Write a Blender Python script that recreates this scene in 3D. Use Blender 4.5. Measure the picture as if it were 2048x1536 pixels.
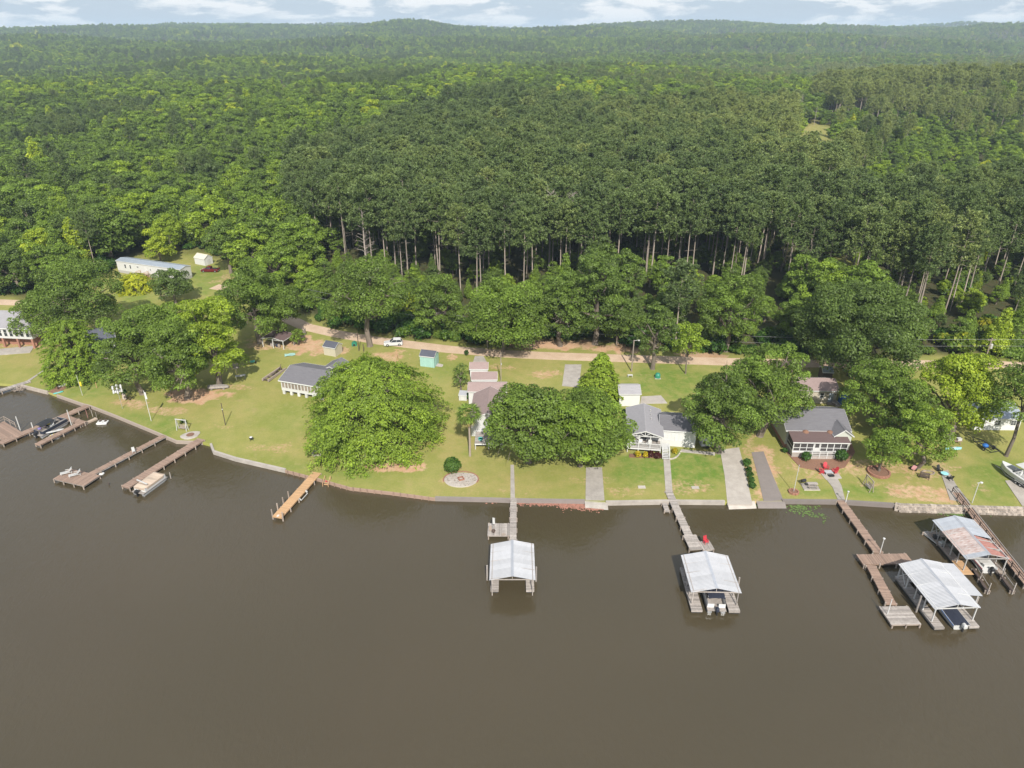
import bpy, math, random
import numpy as np
from mathutils import Vector, Matrix, Euler

for _o in list(bpy.data.objects):
    bpy.data.objects.remove(_o)
SC = bpy.context.scene
COL = SC.collection
rnd = random.Random(7)
RNG = np.random.default_rng(11)

# ------------------------------------------------------------------ camera, sky, sun, exposure
FPX = 1420.0                       # focal length in photo pixels (2048 wide)
CAMH = 70.0
PITCH = math.atan((768 - 66) / FPX)
SP, CP = math.sin(PITCH), math.cos(PITCH)
cam_d = bpy.data.cameras.new('drone_camera')
cam_d.sensor_width = 36.0
cam_d.lens = 36.0 * FPX / 2048.0
cam_d.clip_start = 1.0
cam_d.clip_end = 30000.0
cam = bpy.data.objects.new('drone_camera', cam_d)
COL.objects.link(cam)
cam.location = (0, 0, CAMH)
cam.rotation_euler = (math.pi / 2 - PITCH, 0, 0)
SC.camera = cam

SUN_EL = math.radians(41.0)
SUN_DIR = Vector((0.125 * math.cos(SUN_EL), -0.992 * math.cos(SUN_EL), math.sin(SUN_EL))).normalized()   # towards the sun
w = bpy.data.worlds.new('World')
SC.world = w
w.use_nodes = True
nt = w.node_tree
nt.nodes.clear()
def wn(t, **kw):
    n = nt.nodes.new(t)
    for k, v in kw.items():
        setattr(n, k, v)
    return n
out = wn('ShaderNodeOutputWorld')
bg = wn('ShaderNodeBackground')
bg.inputs['Strength'].default_value = 0.10
sky = wn('ShaderNodeTexSky', sky_type='NISHITA', sun_disc=False, sun_elevation=SUN_EL,
         sun_rotation=math.atan2(SUN_DIR.x, SUN_DIR.y), altitude=100.0, air_density=1.0, dust_density=1.2, ozone_density=1.0)
tc = wn('ShaderNodeTexCoord')
mp = wn('ShaderNodeMapping')
mp.inputs['Scale'].default_value = (11.0, 11.0, 44.0)
nt.links.new(tc.outputs['Generated'], mp.inputs['Vector'])
cn = wn('ShaderNodeTexNoise')
cn.inputs['Scale'].default_value = 1.0
cn.inputs['Detail'].default_value = 8.0
cn.inputs['Roughness'].default_value = 0.58
cn.inputs['Distortion'].default_value = 0.25
nt.links.new(mp.outputs[0], cn.inputs['Vector'])
cr = wn('ShaderNodeValToRGB')
cr.color_ramp.elements[0].position = 0.48
cr.color_ramp.elements[0].color = (0, 0, 0, 1)
cr.color_ramp.elements[1].position = 0.57
cr.color_ramp.elements[1].color = (1, 1, 1, 1)
nt.links.new(cn.outputs['Fac'], cr.inputs['Fac'])
# thin veil of pale cloud everywhere, brighter cumulus where the noise is high
veil = wn('ShaderNodeMixRGB')
veil.inputs['Fac'].default_value = 0.72
veil.inputs['Color2'].default_value = (3.3, 4.1, 5.4, 1)
nt.links.new(sky.outputs[0], veil.inputs['Color1'])
cl = wn('ShaderNodeMixRGB')
cl.inputs['Color2'].default_value = (7.2, 7.2, 7.2, 1)
nt.links.new(cr.outputs['Color'], cl.inputs['Fac'])
nt.links.new(veil.outputs[0], cl.inputs['Color1'])
nt.links.new(cl.outputs[0], bg.inputs['Color'])
nt.links.new(bg.outputs[0], out.inputs['Surface'])

sd = bpy.data.lights.new('sun', 'SUN')
sd.energy = 4.8
sd.angle = math.radians(0.53)
sd.color = (1.0, 0.95, 0.87)
sun = bpy.data.objects.new('sun', sd)
COL.objects.link(sun)
sun.rotation_euler = SUN_DIR.to_track_quat('Z', 'Y').to_euler()
sun.location = (0, 0, 300)

SC.view_settings.view_transform = 'Standard'
SC.view_settings.look = 'None'
SC.view_settings.exposure = 0.5
SC.view_settings.gamma = 1.0
SC.view_settings.use_curve_mapping = False
SC.render.engine = 'CYCLES'
cy = SC.cycles
cy.max_bounces = 5
cy.diffuse_bounces = 3
cy.glossy_bounces = 2
cy.transmission_bounces = 3
cy.transparent_max_bounces = 4
cy.volume_bounces = 0
cy.caustics_reflective = False
cy.caustics_refractive = False
cy.sample_clamp_indirect = 6.0
cy.use_denoising = True
cy.denoising_input_passes = 'RGB_ALBEDO_NORMAL'
cy.denoising_prefilter = 'ACCURATE'
SC.render.use_persistent_data = False

# ------------------------------------------------------------------ photo pixel -> place in the world
def W(u, v, z=0.0):
    a = (u - 1024) / FPX
    b = -(v - 768) / FPX
    d = (a, CP + b * SP, -SP + b * CP)
    t = (z - CAMH) / d[2]
    return Vector((d[0] * t, d[1] * t, z))

def project(x, y, z):
    Z = z - CAMH
    dz = y * CP - Z * SP
    return 1024 + FPX * x / dz, 768 - FPX * (y * SP + Z * CP) / dz, dz

def ztop(Y, v):
    k = (768 - v) / FPX
    return CAMH + Y * (k * CP - SP) / (CP + k * SP)

SHORE_PX = [(33, 769), (94, 784), (96, 783), (113, 790), (165, 808), (178, 811), (225, 829), (320, 868), (352, 882), (405, 884), (420, 888), (426, 903),
            (470, 917), (570, 940), (640, 958), (700, 975), (780, 984), (870, 996), (1000, 999), (1030, 1000), (1170, 1002),
            (1212, 1005), (1330, 1003), (1450, 1004), (1510, 1002), (1565, 1002), (1680, 1003), (1790, 1010), (1800, 1013), (2048, 1020)]
_s = [W(u, v, 0.6) for u, v in SHORE_PX]
SHX = np.array([-6500, -700, -220, -150, -122] + [p.x for p in _s] + [130, 300, 6500])
SHY = np.array([700, 230, 166, 150, 142] + [p.y for p in _s] + [93, 60, -400])
_ord = np.argsort(SHX, kind='stable')
SHX, SHY = SHX[_ord], SHY[_ord]

def shore_y(x):
    return np.interp(x, SHX, SHY)

def vnoise(x, y, seed=0):
    x = np.asarray(x, float); y = np.asarray(y, float)
    xi = np.floor(x).astype(np.int64); yi = np.floor(y).astype(np.int64)
    xf = x - xi; yf = y - yi
    def h(a, b):
        n = (a * 374761393 + b * 668265263 + seed * 974634777) & 0x7fffffff
        n = ((n ^ (n >> 13)) * 1274126177) & 0x7fffffff
        return ((n ^ (n >> 16)) & 0xffff) / 65535.0
    u = xf * xf * (3 - 2 * xf); v = yf * yf * (3 - 2 * yf)
    return (h(xi, yi) * (1 - u) + h(xi + 1, yi) * u) * (1 - v) + (h(xi, yi + 1) * (1 - u) + h(xi + 1, yi + 1) * u) * v

def sstep(a, b, x):
    t = np.clip((x - a) / (b - a), 0, 1)
    return t * t * (3 - 2 * t)

def ground(x, y):
    x = np.asarray(x, float); y = np.asarray(y, float)
    d = np.maximum(0, y - shore_y(x))
    z = 0.5 + 0.034 * np.minimum(d, 75) + 0.012 * np.clip(d - 75, 0, 300)
    R = np.hypot(x, y)
    far = sstep(230, 700, R)
    z = z + far * (26 * (vnoise(x / 420, y / 330, 1) - 0.55) + 8 * (vnoise(x / 150, y / 150, 4) - .5))
    z = z + 62 * sstep(1500, 4300, R) + sstep(1300, 3000, R) * (84 * (vnoise(x / 1000, y / 520, 2) - 0.55) + 20 * (vnoise(x / 420, y / 300, 6) - .5))
    az = x / np.maximum(y, 1.0)
    z = z + 35 * np.exp(-((az + 0.135) / 0.05) ** 2) * np.exp(-((R - 3100) / 420) ** 2)
    z = z + 16 * np.exp(-((az + 0.19) / 0.03) ** 2) * np.exp(-((R - 3000) / 350) ** 2)
    z = z + 9 * sstep(0.35, 0.55, az) * np.exp(-((R - 780) / 120) ** 2) - 9 * sstep(0.2, 0.5, az) * np.exp(-((R - 1150) / 250) ** 2)
    return z

def gz(x, y):
    return float(ground(x, y))

def G(u, v):
    """point of the ground sheet seen at a photo pixel"""
    z = 1.5
    for _ in range(12):
        p = W(u, v, z)
        z = gz(p.x, p.y)
    return Vector((p.x, p.y, z))

# ------------------------------------------------------------------ materials
def new_mat(name):
    m = bpy.data.materials.new(name)
    m.use_nodes = True
    t = m.node_tree
    t.nodes.clear()
    return m, t

def nd(t, typ, ins=None, **kw):
    n = t.nodes.new(typ)
    for k, v in kw.items():
        setattr(n, k, v)
    if ins:
        for k, v in ins.items():
            if hasattr(v, 'is_output'):
                t.links.new(v, n.inputs[k])
            else:
                n.inputs[k].default_value = v
    return n

def C4(c):
    return (c[0], c[1], c[2], 1.0)

def pm(name, col, rough=0.7, var=0.25, scale=2.5, metal=0.0, col2=None, pieces=0.35, bump=0.0, stretch=(1, 1, 1)):
    """painted or plain surface: colour, noise wear, piece-to-piece difference"""
    m, t = new_mat(name)
    o = nd(t, 'ShaderNodeOutputMaterial')
    co = nd(t, 'ShaderNodeTexCoord')
    mpn = nd(t, 'ShaderNodeMapping', {'Vector': co.outputs['Object'], 'Scale': stretch})
    n1 = nd(t, 'ShaderNodeTexNoise', {'Vector': mpn.outputs[0], 'Scale': scale, 'Detail': 5.0, 'Roughness': 0.65})
    rr = nd(t, 'ShaderNodeMapRange', {'Value': n1.outputs['Fac'], 'From Min': 0.3, 'From Max': 0.7, 'To Min': 0.0, 'To Max': 1.0})
    c2 = col2 or tuple(c * 0.55 for c in col)
    fm = nd(t, 'ShaderNodeMath', {0: rr.outputs[0], 1: var}, operation='MULTIPLY')
    mx = nd(t, 'ShaderNodeMixRGB', {'Fac': fm.outputs[0], 'Color1': C4(col), 'Color2': C4(c2)})
    at = nd(t, 'ShaderNodeAttribute', attribute_name='v')
    ob = nd(t, 'ShaderNodeObjectInfo')
    sm = nd(t, 'ShaderNodeMath', {0: at.outputs['Fac'], 1: ob.outputs['Random']}, operation='ADD')
    fr = nd(t, 'ShaderNodeMath', {0: sm.outputs[0]}, operation='FRACT')
    pv = nd(t, 'ShaderNodeMapRange', {'Value': fr.outputs[0], 'To Min': 1 - pieces * 0.5, 'To Max': 1 + pieces * 0.25})
    hs = nd(t, 'ShaderNodeHueSaturation', {'Color': mx.outputs[0], 'Value': pv.outputs[0]})
    b = nd(t, 'ShaderNodeBsdfPrincipled', {'Base Color': hs.outputs[0], 'Roughness': rough, 'Metallic': metal})
    if bump > 0:
        bp = nd(t, 'ShaderNodeBump', {'Height': n1.outputs['Fac'], 'Strength': bump, 'Distance': 0.05})
        t.links.new(bp.outputs[0], b.inputs['Normal'])
    t.links.new(b.outputs[0], o.inputs['Surface'])
    return m

def leaf_mat(name, ramp, trans=0.42, per_tree=0.25, sheen=0.015):
    """foliage: species ramp driven by the tree's own tint, leaf-to-leaf difference by the v attribute"""
    m, t = new_mat(name)
    o = nd(t, 'ShaderNodeOutputMaterial')
    ti = nd(t, 'ShaderNodeAttribute', attribute_name='tint', attribute_type='INSTANCER')
    at = nd(t, 'ShaderNodeAttribute', attribute_name='v')
    cr_ = nd(t, 'ShaderNodeValToRGB')
    el = cr_.color_ramp.elements
    el[0].position, el[0].color = ramp[0][0], C4(ramp[0][1])
    el[1].position, el[1].color = ramp[-1][0], C4(ramp[-1][1])
    for p, c in ramp[1:-1]:
        e = el.new(p)
        e.color = C4(c)
    ad = nd(t, 'ShaderNodeMapRange', {'Value': at.outputs['Fac'], 'To Min': -0.10, 'To Max': 0.10})
    sm = nd(t, 'ShaderNodeMath', {0: ti.outputs['Fac'], 1: ad.outputs[0]}, operation='ADD')
    t.links.new(sm.outputs[0], cr_.inputs['Fac'])
    pv = nd(t, 'ShaderNodeMapRange', {'Value': at.outputs['Fac'], 'To Min': 0.62, 'To Max': 1.38})
    hs = nd(t, 'ShaderNodeHueSaturation', {'Color': cr_.outputs[0], 'Value': pv.outputs[0]})
    d = nd(t, 'ShaderNodeBsdfDiffuse', {'Color': hs.outputs[0]})
    tr = nd(t, 'ShaderNodeBsdfTranslucent', {'Color': hs.outputs[0]})
    mx = nd(t, 'ShaderNodeMixShader', {'Fac': trans, 1: d.outputs[0], 2: tr.outputs[0]})
    gl = nd(t, 'ShaderNodeBsdfGlossy', {'Color': (1, 1, 1, 1), 'Roughness': 0.5})
    m2 = nd(t, 'ShaderNodeMixShader', {'Fac': sheen, 1: mx.outputs[0], 2: gl.outputs[0]})
    t.links.new(m2.outputs[0], o.inputs['Surface'])
    return m

M = {}
M['leaf'] = leaf_mat('broadleaf_foliage', [(0.0, (.088, .128, .040)), (.3, (.128, .192, .038)), (.55, (.190, .285, .036)), (.78, (.30, .395, .034)), (1.0, (.48, .49, .030))])
M['pine'] = leaf_mat('pine_needles', [(0.0, (.096, .140, .052)), (.5, (.155, .215, .066)), (1.0, (.29, .335, .10))], trans=0.3)
M['shrub'] = leaf_mat('shrub_foliage', [(0.0, (.08, .012, .012)), (.2, (.035, .08, .015)), (.5, (.06, .14, .02)), (.8, (.15, .21, .02)), (1.0, (.50, .38, .01))])
M['bark'] = pm('grey_bark', (.20, .165, .13), .9, .8, 1.2, col2=(.09, .07, .055), stretch=(1, 1, .25))
M['pinebark'] = pm('pine_bark', (.38, .325, .27), .9, .8, 1.0, col2=(.21, .165, .13), stretch=(1, 1, .3))
M['deadwood'] = pm('dead_wood', (.36, .31, .27), .9, .6, 1.5)
M['white'] = pm('white_paint', (.56, .56, .545), .55, .22, 1.5, col2=(.40, .39, .36))
M['trim'] = pm('white_trim', (.60, .60, .585), .5, .15, 2)
M['cream'] = pm('cream_siding', (.54, .49, .38), .6, .2, 1.0)
M['tan'] = pm('tan_siding', (.40, .36, .29), .65, .3, 1.0)
M['sage'] = pm('pale_sage_siding', (.46, .48, .42), .65, .2, 1.0)
M['mint'] = pm('mint_paint', (.34, .55, .49), .6, .18, 1.2)
M['shingle_grey'] = pm('grey_shingle', (.165, .16, .17), .9, .7, 2.2, col2=(.105, .10, .11), stretch=(.4, 2.5, 2.5))
M['shingle_light'] = pm('light_grey_shingle', (.30, .29, .30), .9, .6, 2.0, col2=(.21, .20, .21), stretch=(.4, 2.5, 2.5))
M['shingle_dark'] = pm('dark_slate_shingle', (.085, .09, .115), .85, .5, 2.2)
M['shingle_mauve'] = pm('mauve_shingle', (.29, .215, .20), .9, .5, 1.8, col2=(.20, .145, .135))
M['shingle_brown'] = pm('brown_shingle', (.13, .085, .08), .9, .5, 1.8, col2=(.08, .055, .052), stretch=(.4, 2.5, 2.5))
M['metal_roof'] = pm('white_metal_roof', (.395, .40, .42), .5, .5, .8, col2=(.31, .32, .335), pieces=.22)
M['metal_blue'] = pm('blue_grey_metal_roof', (.26, .295, .335), .4, .35, .8, pieces=.2)
M['pale_blue_metal'] = pm('pale_blue_metal_roof', (.345, .37, .41), .45, .4, .8, pieces=.2)
M['ridge'] = pm('ridge_cap_metal', (.36, .38, .42), .4, .3, 2)
M['rust'] = pm('rust_streaked_metal', (.46, .43, .42), .6, .85, 1.6, col2=(.24, .125, .095), pieces=.25, stretch=(.8, 5, 1))
M['rusty'] = pm('rusty_metal', (.36, .19, .165), .7, .9, 2.0, col2=(.25, .10, .08), pieces=.3, stretch=(1, 4, 1))
M['oldwood'] = pm('weathered_wood', (.32, .265, .22), .85, .7, 3, col2=(.26, .21, .175), pieces=.5)
M['greywood'] = pm('pale_grey_wood', (.40, .36, .325), .85, .8, 3, col2=(.24, .21, .19), pieces=.7)
M['redwood'] = pm('brown_stained_wood', (.30, .205, .155), .85, .6, 3, col2=(.20, .14, .105), pieces=.5)
M['newwood'] = pm('new_tan_lumber', (.46, .285, .15), .75, .4, 3, col2=(.46, .28, .14), pieces=.35)
M['darkwood'] = pm('dark_brown_wood', (.085, .06, .048), .85, .5, 3)
M['concrete'] = pm('concrete', (.39, .355, .315), .9, .8, .8, col2=(.25, .225, .20), bump=.15)
M['concrete_dark'] = pm('aged_concrete', (.215, .185, .17), .9, .8, .7, col2=(.18, .155, .14))
M['concrete_light'] = pm('pale_concrete', (.47, .425, .375), .9, .8, .7, col2=(.32, .285, .25))
M['stone'] = pm('pale_stone', (.42, .365, .31), .9, .7, 2, col2=(.22, .18, .15), pieces=.8)
M['brick'] = pm('red_brick', (.33, .16, .11), .9, .5, 4)
M['glass'] = pm('window_glass', (.035, .042, .05), .12, .2, 1)
M['screen'] = pm('porch_screen', (.055, .05, .05), .8, .5, 1.5)
M['black'] = pm('black_plastic', (.02, .02, .022), .5, .2, 3)
M['navy'] = pm('navy_canvas', (.020, .025, .045), .8, .3, 3)
M['blue'] = pm('blue_tarp', (.02, .13, .42), .6, .4, 2)
M['red'] = pm('red_plastic', (.50, .04, .055), .5, .2, 3)
M['green'] = pm('green_plastic', (.03, .22, .14), .5, .2, 3)
M['teal'] = pm('teal_plastic', (.10, .45, .40), .5, .2, 3)
M['beige'] = pm('beige_boat_cover', (.42, .335, .26), .8, .5, 1.2, col2=(.42, .33, .25))
M['alu'] = pm('aluminium', (.55, .56, .58), .35, .25, 2, metal=.6)
M['galv'] = pm('galvanised_steel', (.44, .43, .41), .5, .4, 2)
M['gel'] = pm('white_gelcoat', (.60, .60, .585), .25, .1, 2)
M['yellow'] = pm('yellow_cloth', (.70, .55, .03), .8, .1, 2)
M['pink'] = pm('faded_pink_cloth', (.55, .28, .28), .8, .3, 4)
M['purple'] = pm('purple_cloth', (.20, .16, .40), .8, .3, 4)
M['maroon'] = pm('maroon_car_paint', (.13, .012, .018), .3, .1, 2)
M['carwhite'] = pm('white_car_paint', (.62, .62, .62), .25, .05, 2)
M['tyre'] = pm('tyre_rubber', (.02, .02, .02), .8, .2, 2)
M['lamp'] = pm('clear_lens', (.7, .7, .68), .2, .05, 2)
M['redlens'] = pm('red_lens', (.35, .01, .01), .25, .05, 2)
M['cable'] = pm('cable', (.30, .30, .30), .6, .1, 1)
M['treated'] = pm('utility_pole_wood', (.33, .27, .22), .85, .4, 2)
M['mulch'] = pm('bark_mulch', (.235, .125, .08), .95, .8, 4)
M['turq'] = pm('turquoise_float', (.30, .62, .66), .5, .3, 2)

# ------------------------------------------------------------------ mesh builder
class MB:
    def __init__(s):
        s.v = []; s.f = []; s.c = []
    def add(s, vs, fs, c=None):
        b = len(s.v)
        s.v += [tuple(p) for p in vs]
        for f in fs:
            s.f.append(tuple(i + b for i in f))
            s.c.append(rnd.random() if c == 'r' else (0.5 if c is None else c))
        return s
    def box(s, cx, cy_, cz, sx, sy, sz, rz=0.0, c=None, rx=0.0, ry=0.0):
        R = Euler((rx, ry, rz)).to_matrix()
        vs = []
        for z in (-.5, .5):
            for x, y in ((-.5, -.5), (.5, -.5), (.5, .5), (-.5, .5)):
                vs.append(R @ Vector((x * sx, y * sy, z * sz)) + Vector((cx, cy_, cz)))
        if c == 'r':
            c = rnd.random()
        return s.add(vs, [(0, 3, 2, 1), (4, 5, 6, 7), (0, 1, 5, 4), (1, 2, 6, 5), (2, 3, 7, 6), (3, 0, 4, 7)], c)
    def bar(s, a, b, t, h=None, c=None):
        """square bar from a to b"""
        a, b = Vector(a), Vector(b)
        d = b - a
        L = d.length
        if L < 1e-6:
            return s
        z = d / L
        up = Vector((0, 0, 1)) if abs(z.z) < .95 else Vector((0, 1, 0))
        x = z.cross(up).normalized()
        y = x.cross(z)
        h = h or t
        vs = []
        for p in (a, b):
            for i, j in ((-1, -1), (1, -1), (1, 1), (-1, 1)):
                vs.append(p + x * (i * t / 2) + y * (j * h / 2))
        return s.add(vs, [(0, 3, 2, 1), (4, 5, 6, 7), (0, 1, 5, 4), (1, 2, 6, 5), (2, 3, 7, 6), (3, 0, 4, 7)], c)
    def tube(s, pts, rad, n=6, c=None, cap=True):
        pts = [Vector(p) for p in pts]
        if not hasattr(rad, '__len__'):
            rad = [rad] * len(pts)
        rings = []
        for i, p in enumerate(pts):
            d = (pts[min(i + 1, len(pts) - 1)] - pts[max(i - 1, 0)])
            d = d.normalized() if d.length > 1e-7 else Vector((0, 0, 1))
            up = Vector((0, 0, 1)) if abs(d.z) < .9 else Vector((1, 0, 0))
            x = d.cross(up).normalized()
            y = x.cross(d)
            rings.append([p + (x * math.cos(2 * math.pi * k / n) + y * math.sin(2 * math.pi * k / n)) * rad[i] for k in range(n)])
        return s.loft(rings, cap, c)
    def loft(s, rings, cap=True, c=None, closed=True):
        n = len(rings[0])
        vs = [p for r in rings for p in r]
        fs = []
        for i in range(len(rings) - 1):
            for k in range(n if closed else n - 1):
                a = i * n + k; b = i * n + (k + 1) % n
                fs.append((a, b, b + n, a + n))
        if cap:
            fs.append(tuple(range(n))[::-1])
            fs.append(tuple((len(rings) - 1) * n + k for k in range(n)))
        return s.add(vs, fs, c)
    def lathe(s, prof, n=12, c=None, at=(0, 0, 0)):
        rings = [[Vector((at[0] + r * math.cos(2 * math.pi * k / n), at[1] + r * math.sin(2 * math.pi * k / n), at[2] + z)) for k in range(n)] for r, z in prof]
        return s.loft(rings, True, c)
    def prism(s, poly, a, b, axis='x', c=None):
        """polygon in the two other axes extruded along axis from a to b"""
        def P(p, t):
            return {'x': (t, p[0], p[1]), 'y': (p[0], t, p[1]), 'z': (p[0], p[1], t)}[axis]
        return s.loft([[P(p, a) for p in poly], [P(p, b) for p in poly]], True, c)
    def mesh(s, name):
        me = bpy.data.meshes.new(name)
        me.from_pydata(s.v, [], s.f)
        at = me.attributes.new('v', 'FLOAT', 'FACE')
        at.data.foreach_set('value', s.c)
        import bmesh
        bm = bmesh.new(); bm.from_mesh(me)
        bmesh.ops.recalc_face_normals(bm, faces=bm.faces)
        bm.to_mesh(me); bm.free()
        return me
    def build(s, name, mat, parent=None, kind=None, smooth=False):
        return mesh_obj(name, s.mesh(name), mat, parent, kind=kind, smooth=smooth)

def mesh_obj(name, me, mat, parent=None, loc=(0, 0, 0), rot=(0, 0, 0), kind=None, smooth=False):
    o = bpy.data.objects.new(name, me)
    COL.objects.link(o)
    if mat is not None and not me.materials:
        me.materials.append(M[mat] if isinstance(mat, str) else mat)
    if smooth:
        me.polygons.foreach_set('use_smooth', [True] * len(me.polygons))
    o.parent = parent
    o.location = loc
    o.rotation_euler = rot
    if kind:
        o['kind'] = kind
    return o

def thing(name, label, cat, loc=(0, 0, 0), rz=0.0, group=None):
    o = bpy.data.objects.new(name, None)
    o.empty_display_size = 0.5
    COL.objects.link(o)
    o.location = loc
    o.rotation_euler = (0, 0, rz)
    o['label'] = label
    o['category'] = cat
    if group:
        o['group'] = group
    return o

def tag(o, label, cat, group=None):
    o['label'] = label
    o['category'] = cat
    if group:
        o['group'] = group
    return o

def kids(o):
    return [c for c in CHILD.get(o.name, [])]

def copy_tree(o, parent=None):
    c = o.copy()
    COL.objects.link(c)
    c.parent = parent
    for ch in list(o.children):
        copy_tree(ch, c)
    return c
# ------------------------------------------------------------------ ground sheet, water
def axis_points(lo, hi, step, far, grow):
    a = list(np.arange(lo, hi + 1e-6, step))
    x, s_ = hi, step
    while x < far:
        s_ *= grow; x += s_; a.append(x)
    x, s_ = lo, step
    while x > -far:
        s_ *= grow; x -= s_; a.insert(0, x)
    return np.array(a)

gx = np.unique(np.concatenate([axis_points(-150, 130, 0.9, 6000, 1.18), SHX[(SHX > -150) & (SHX < 130)]]))
gd = [0.0, 0.25]
st = 0.9
while gd[-1] < 9000:
    if gd[-1] > 85:
        st *= 1.09
    gd.append(gd[-1] + min(st, 260))
gd = np.array(gd)
XX = np.repeat(gx[None, :], len(gd), 0)
YY = shore_y(gx)[None, :] + gd[:, None]
ZZ = ground(XX, YY)
rows = len(gd) + 1
cols = len(gx)
V = np.empty((rows, cols, 3))
V[1:, :, 0], V[1:, :, 1], V[1:, :, 2] = XX, YY, ZZ
V[0] = V[1]
V[0, :, 2] = -2.0
idx = np.arange(rows * cols).reshape(rows, cols)
quads = np.stack([idx[:-1, :-1], idx[:-1, 1:], idx[1:, 1:], idx[1:, :-1]], -1).reshape(-1, 4)

def np_mesh(name, verts, quads, fattr=None, vattrs=None, fa_name='v'):
    me = bpy.data.meshes.new(name)
    n = len(quads)
    me.vertices.add(len(verts))
    me.vertices.foreach_set('co', np.ascontiguousarray(verts, np.float32).ravel())
    me.loops.add(n * 4)
    me.loops.foreach_set('vertex_index', np.ascontiguousarray(quads, np.int32).ravel())
    me.polygons.add(n)
    me.polygons.foreach_set('loop_start', np.arange(0, n * 4, 4, dtype=np.int32))
    if fattr is not None:
        a = me.attributes.new(fa_name, 'FLOAT', 'FACE')
        a.data.foreach_set('value', np.ascontiguousarray(fattr, np.float32))
    for k, val in (vattrs or {}).items():
        a = me.attributes.new(k, 'FLOAT', 'POINT')
        a.data.foreach_set('value', np.ascontiguousarray(val, np.float32))
    me.update(calc_edges=True)
    return me

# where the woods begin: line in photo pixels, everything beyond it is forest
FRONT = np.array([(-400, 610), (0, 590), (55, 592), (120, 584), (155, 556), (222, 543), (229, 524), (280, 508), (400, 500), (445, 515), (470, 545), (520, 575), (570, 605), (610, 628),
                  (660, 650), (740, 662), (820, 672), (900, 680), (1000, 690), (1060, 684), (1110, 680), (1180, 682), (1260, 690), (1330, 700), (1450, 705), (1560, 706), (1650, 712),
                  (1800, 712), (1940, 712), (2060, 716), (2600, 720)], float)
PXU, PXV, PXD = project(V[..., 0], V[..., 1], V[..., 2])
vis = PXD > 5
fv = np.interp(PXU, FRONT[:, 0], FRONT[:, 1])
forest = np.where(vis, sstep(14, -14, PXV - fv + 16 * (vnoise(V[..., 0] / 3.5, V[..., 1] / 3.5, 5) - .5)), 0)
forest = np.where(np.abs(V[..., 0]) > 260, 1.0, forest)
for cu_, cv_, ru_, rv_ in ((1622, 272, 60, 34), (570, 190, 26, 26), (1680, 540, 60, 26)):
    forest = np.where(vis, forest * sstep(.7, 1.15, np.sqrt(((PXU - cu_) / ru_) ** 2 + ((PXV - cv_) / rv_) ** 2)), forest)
def blobs(lst):
    m = np.zeros(PXU.shape)
    for u, v, ru, rv, s_ in lst:
        d = np.sqrt(((PXU - u) / ru) ** 2 + ((PXV - v) / rv) ** 2) + 0.9 * (vnoise(V[..., 0] / 1.8, V[..., 1] / 1.8, 9) - .5)
        m = np.maximum(m, s_ * sstep(1.25, .6, d))
    return np.where(vis, m, 0)
dirt = blobs([(395, 792, 70, 15, 1), (470, 775, 40, 7, .6), (330, 822, 50, 10, .65), (262, 806, 36, 14, .7), (790, 936, 75, 12, 1), (650, 700, 60, 14, .8), (612, 690, 34, 22, .9), (785, 712, 45, 14, .75),
              (905, 714, 16, 7, .8), (1088, 748, 36, 13, .7), (1110, 690, 110, 11, 1), (1245, 694, 60, 14, 1), (1400, 712, 60, 9, 1), (545, 895, 50, 10, .55), (1500, 920, 25, 60, .6),
              (1530, 940, 24, 70, .85), (1590, 935, 40, 16, .6), (1690, 935, 60, 10, .7), (1640, 945, 70, 16, .6), (1830, 985, 90, 16, .75), (1860, 945, 60, 22, .6), (1750, 935, 90, 22, .65),
              (1770, 968, 60, 10, .5), (1900, 990, 30, 20, .6), (1960, 975, 30, 8, .5), (20, 655, 60, 20, .8), (60, 690, 80, 8, .7), (540, 690, 60, 12, .7), (130, 757, 20, 9, .8), (1380, 975, 60, 16, .55),
              (1250, 985, 60, 14, .5), (1310, 965, 60, 10, .4), (920, 958, 40, 16, .55), (1180, 960, 60, 14, .45), (990, 985, 120, 10, .35), (450, 855, 30, 8, .5), (1860, 1000, 60, 8, .8), (1700, 735, 200, 10, .5),
              (460, 560, 40, 14, .6), (1620, 262, 30, 12, .25), (1000, 735, 30, 8, .6), (1300, 755, 40, 12, .35), (1500, 1000, 30, 6, .6)])
lush = blobs([(1300, 940, 90, 36, .9), (1400, 940, 70, 40, 1), (1340, 760, 90, 34, .8), (900, 740, 50, 20, .35), (600, 840, 120, 30, .3), (160, 770, 90, 22, .7), (1740, 985, 90, 14, .8), (1640, 985, 60, 8, .6),
              (1990, 960, 60, 50, .65), (280, 840, 50, 14, .6), (330, 850, 40, 20, .7), (700, 950, 70, 16, .5), (420, 560, 40, 30, .6), (270, 590, 40, 20, .6), (1265, 775, 30, 14, .6), (590, 930, 40, 14, .4)])
dry = blobs([(700, 900, 140, 40, .6), (560, 780, 60, 30, .35), (930, 880, 60, 70, .75), (1000, 970, 160, 22, .7), (1060, 740, 60, 30, .55), (780, 730, 60, 26, .5), (1580, 940, 40, 60, .55), (40, 715, 50, 20, .6), (1620, 262, 40, 22, .7),
             (1830, 980, 110, 30, .6), (430, 830, 90, 26, .5), (1280, 985, 160, 14, .5)])
lane = np.zeros(PXU.shape)
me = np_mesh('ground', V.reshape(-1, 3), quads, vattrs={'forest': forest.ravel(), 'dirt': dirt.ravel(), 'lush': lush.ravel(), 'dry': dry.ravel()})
m, t = new_mat('lawn_and_earth')
o_ = nd(t, 'ShaderNodeOutputMaterial')
pos = nd(t, 'ShaderNodeNewGeometry')
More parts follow.
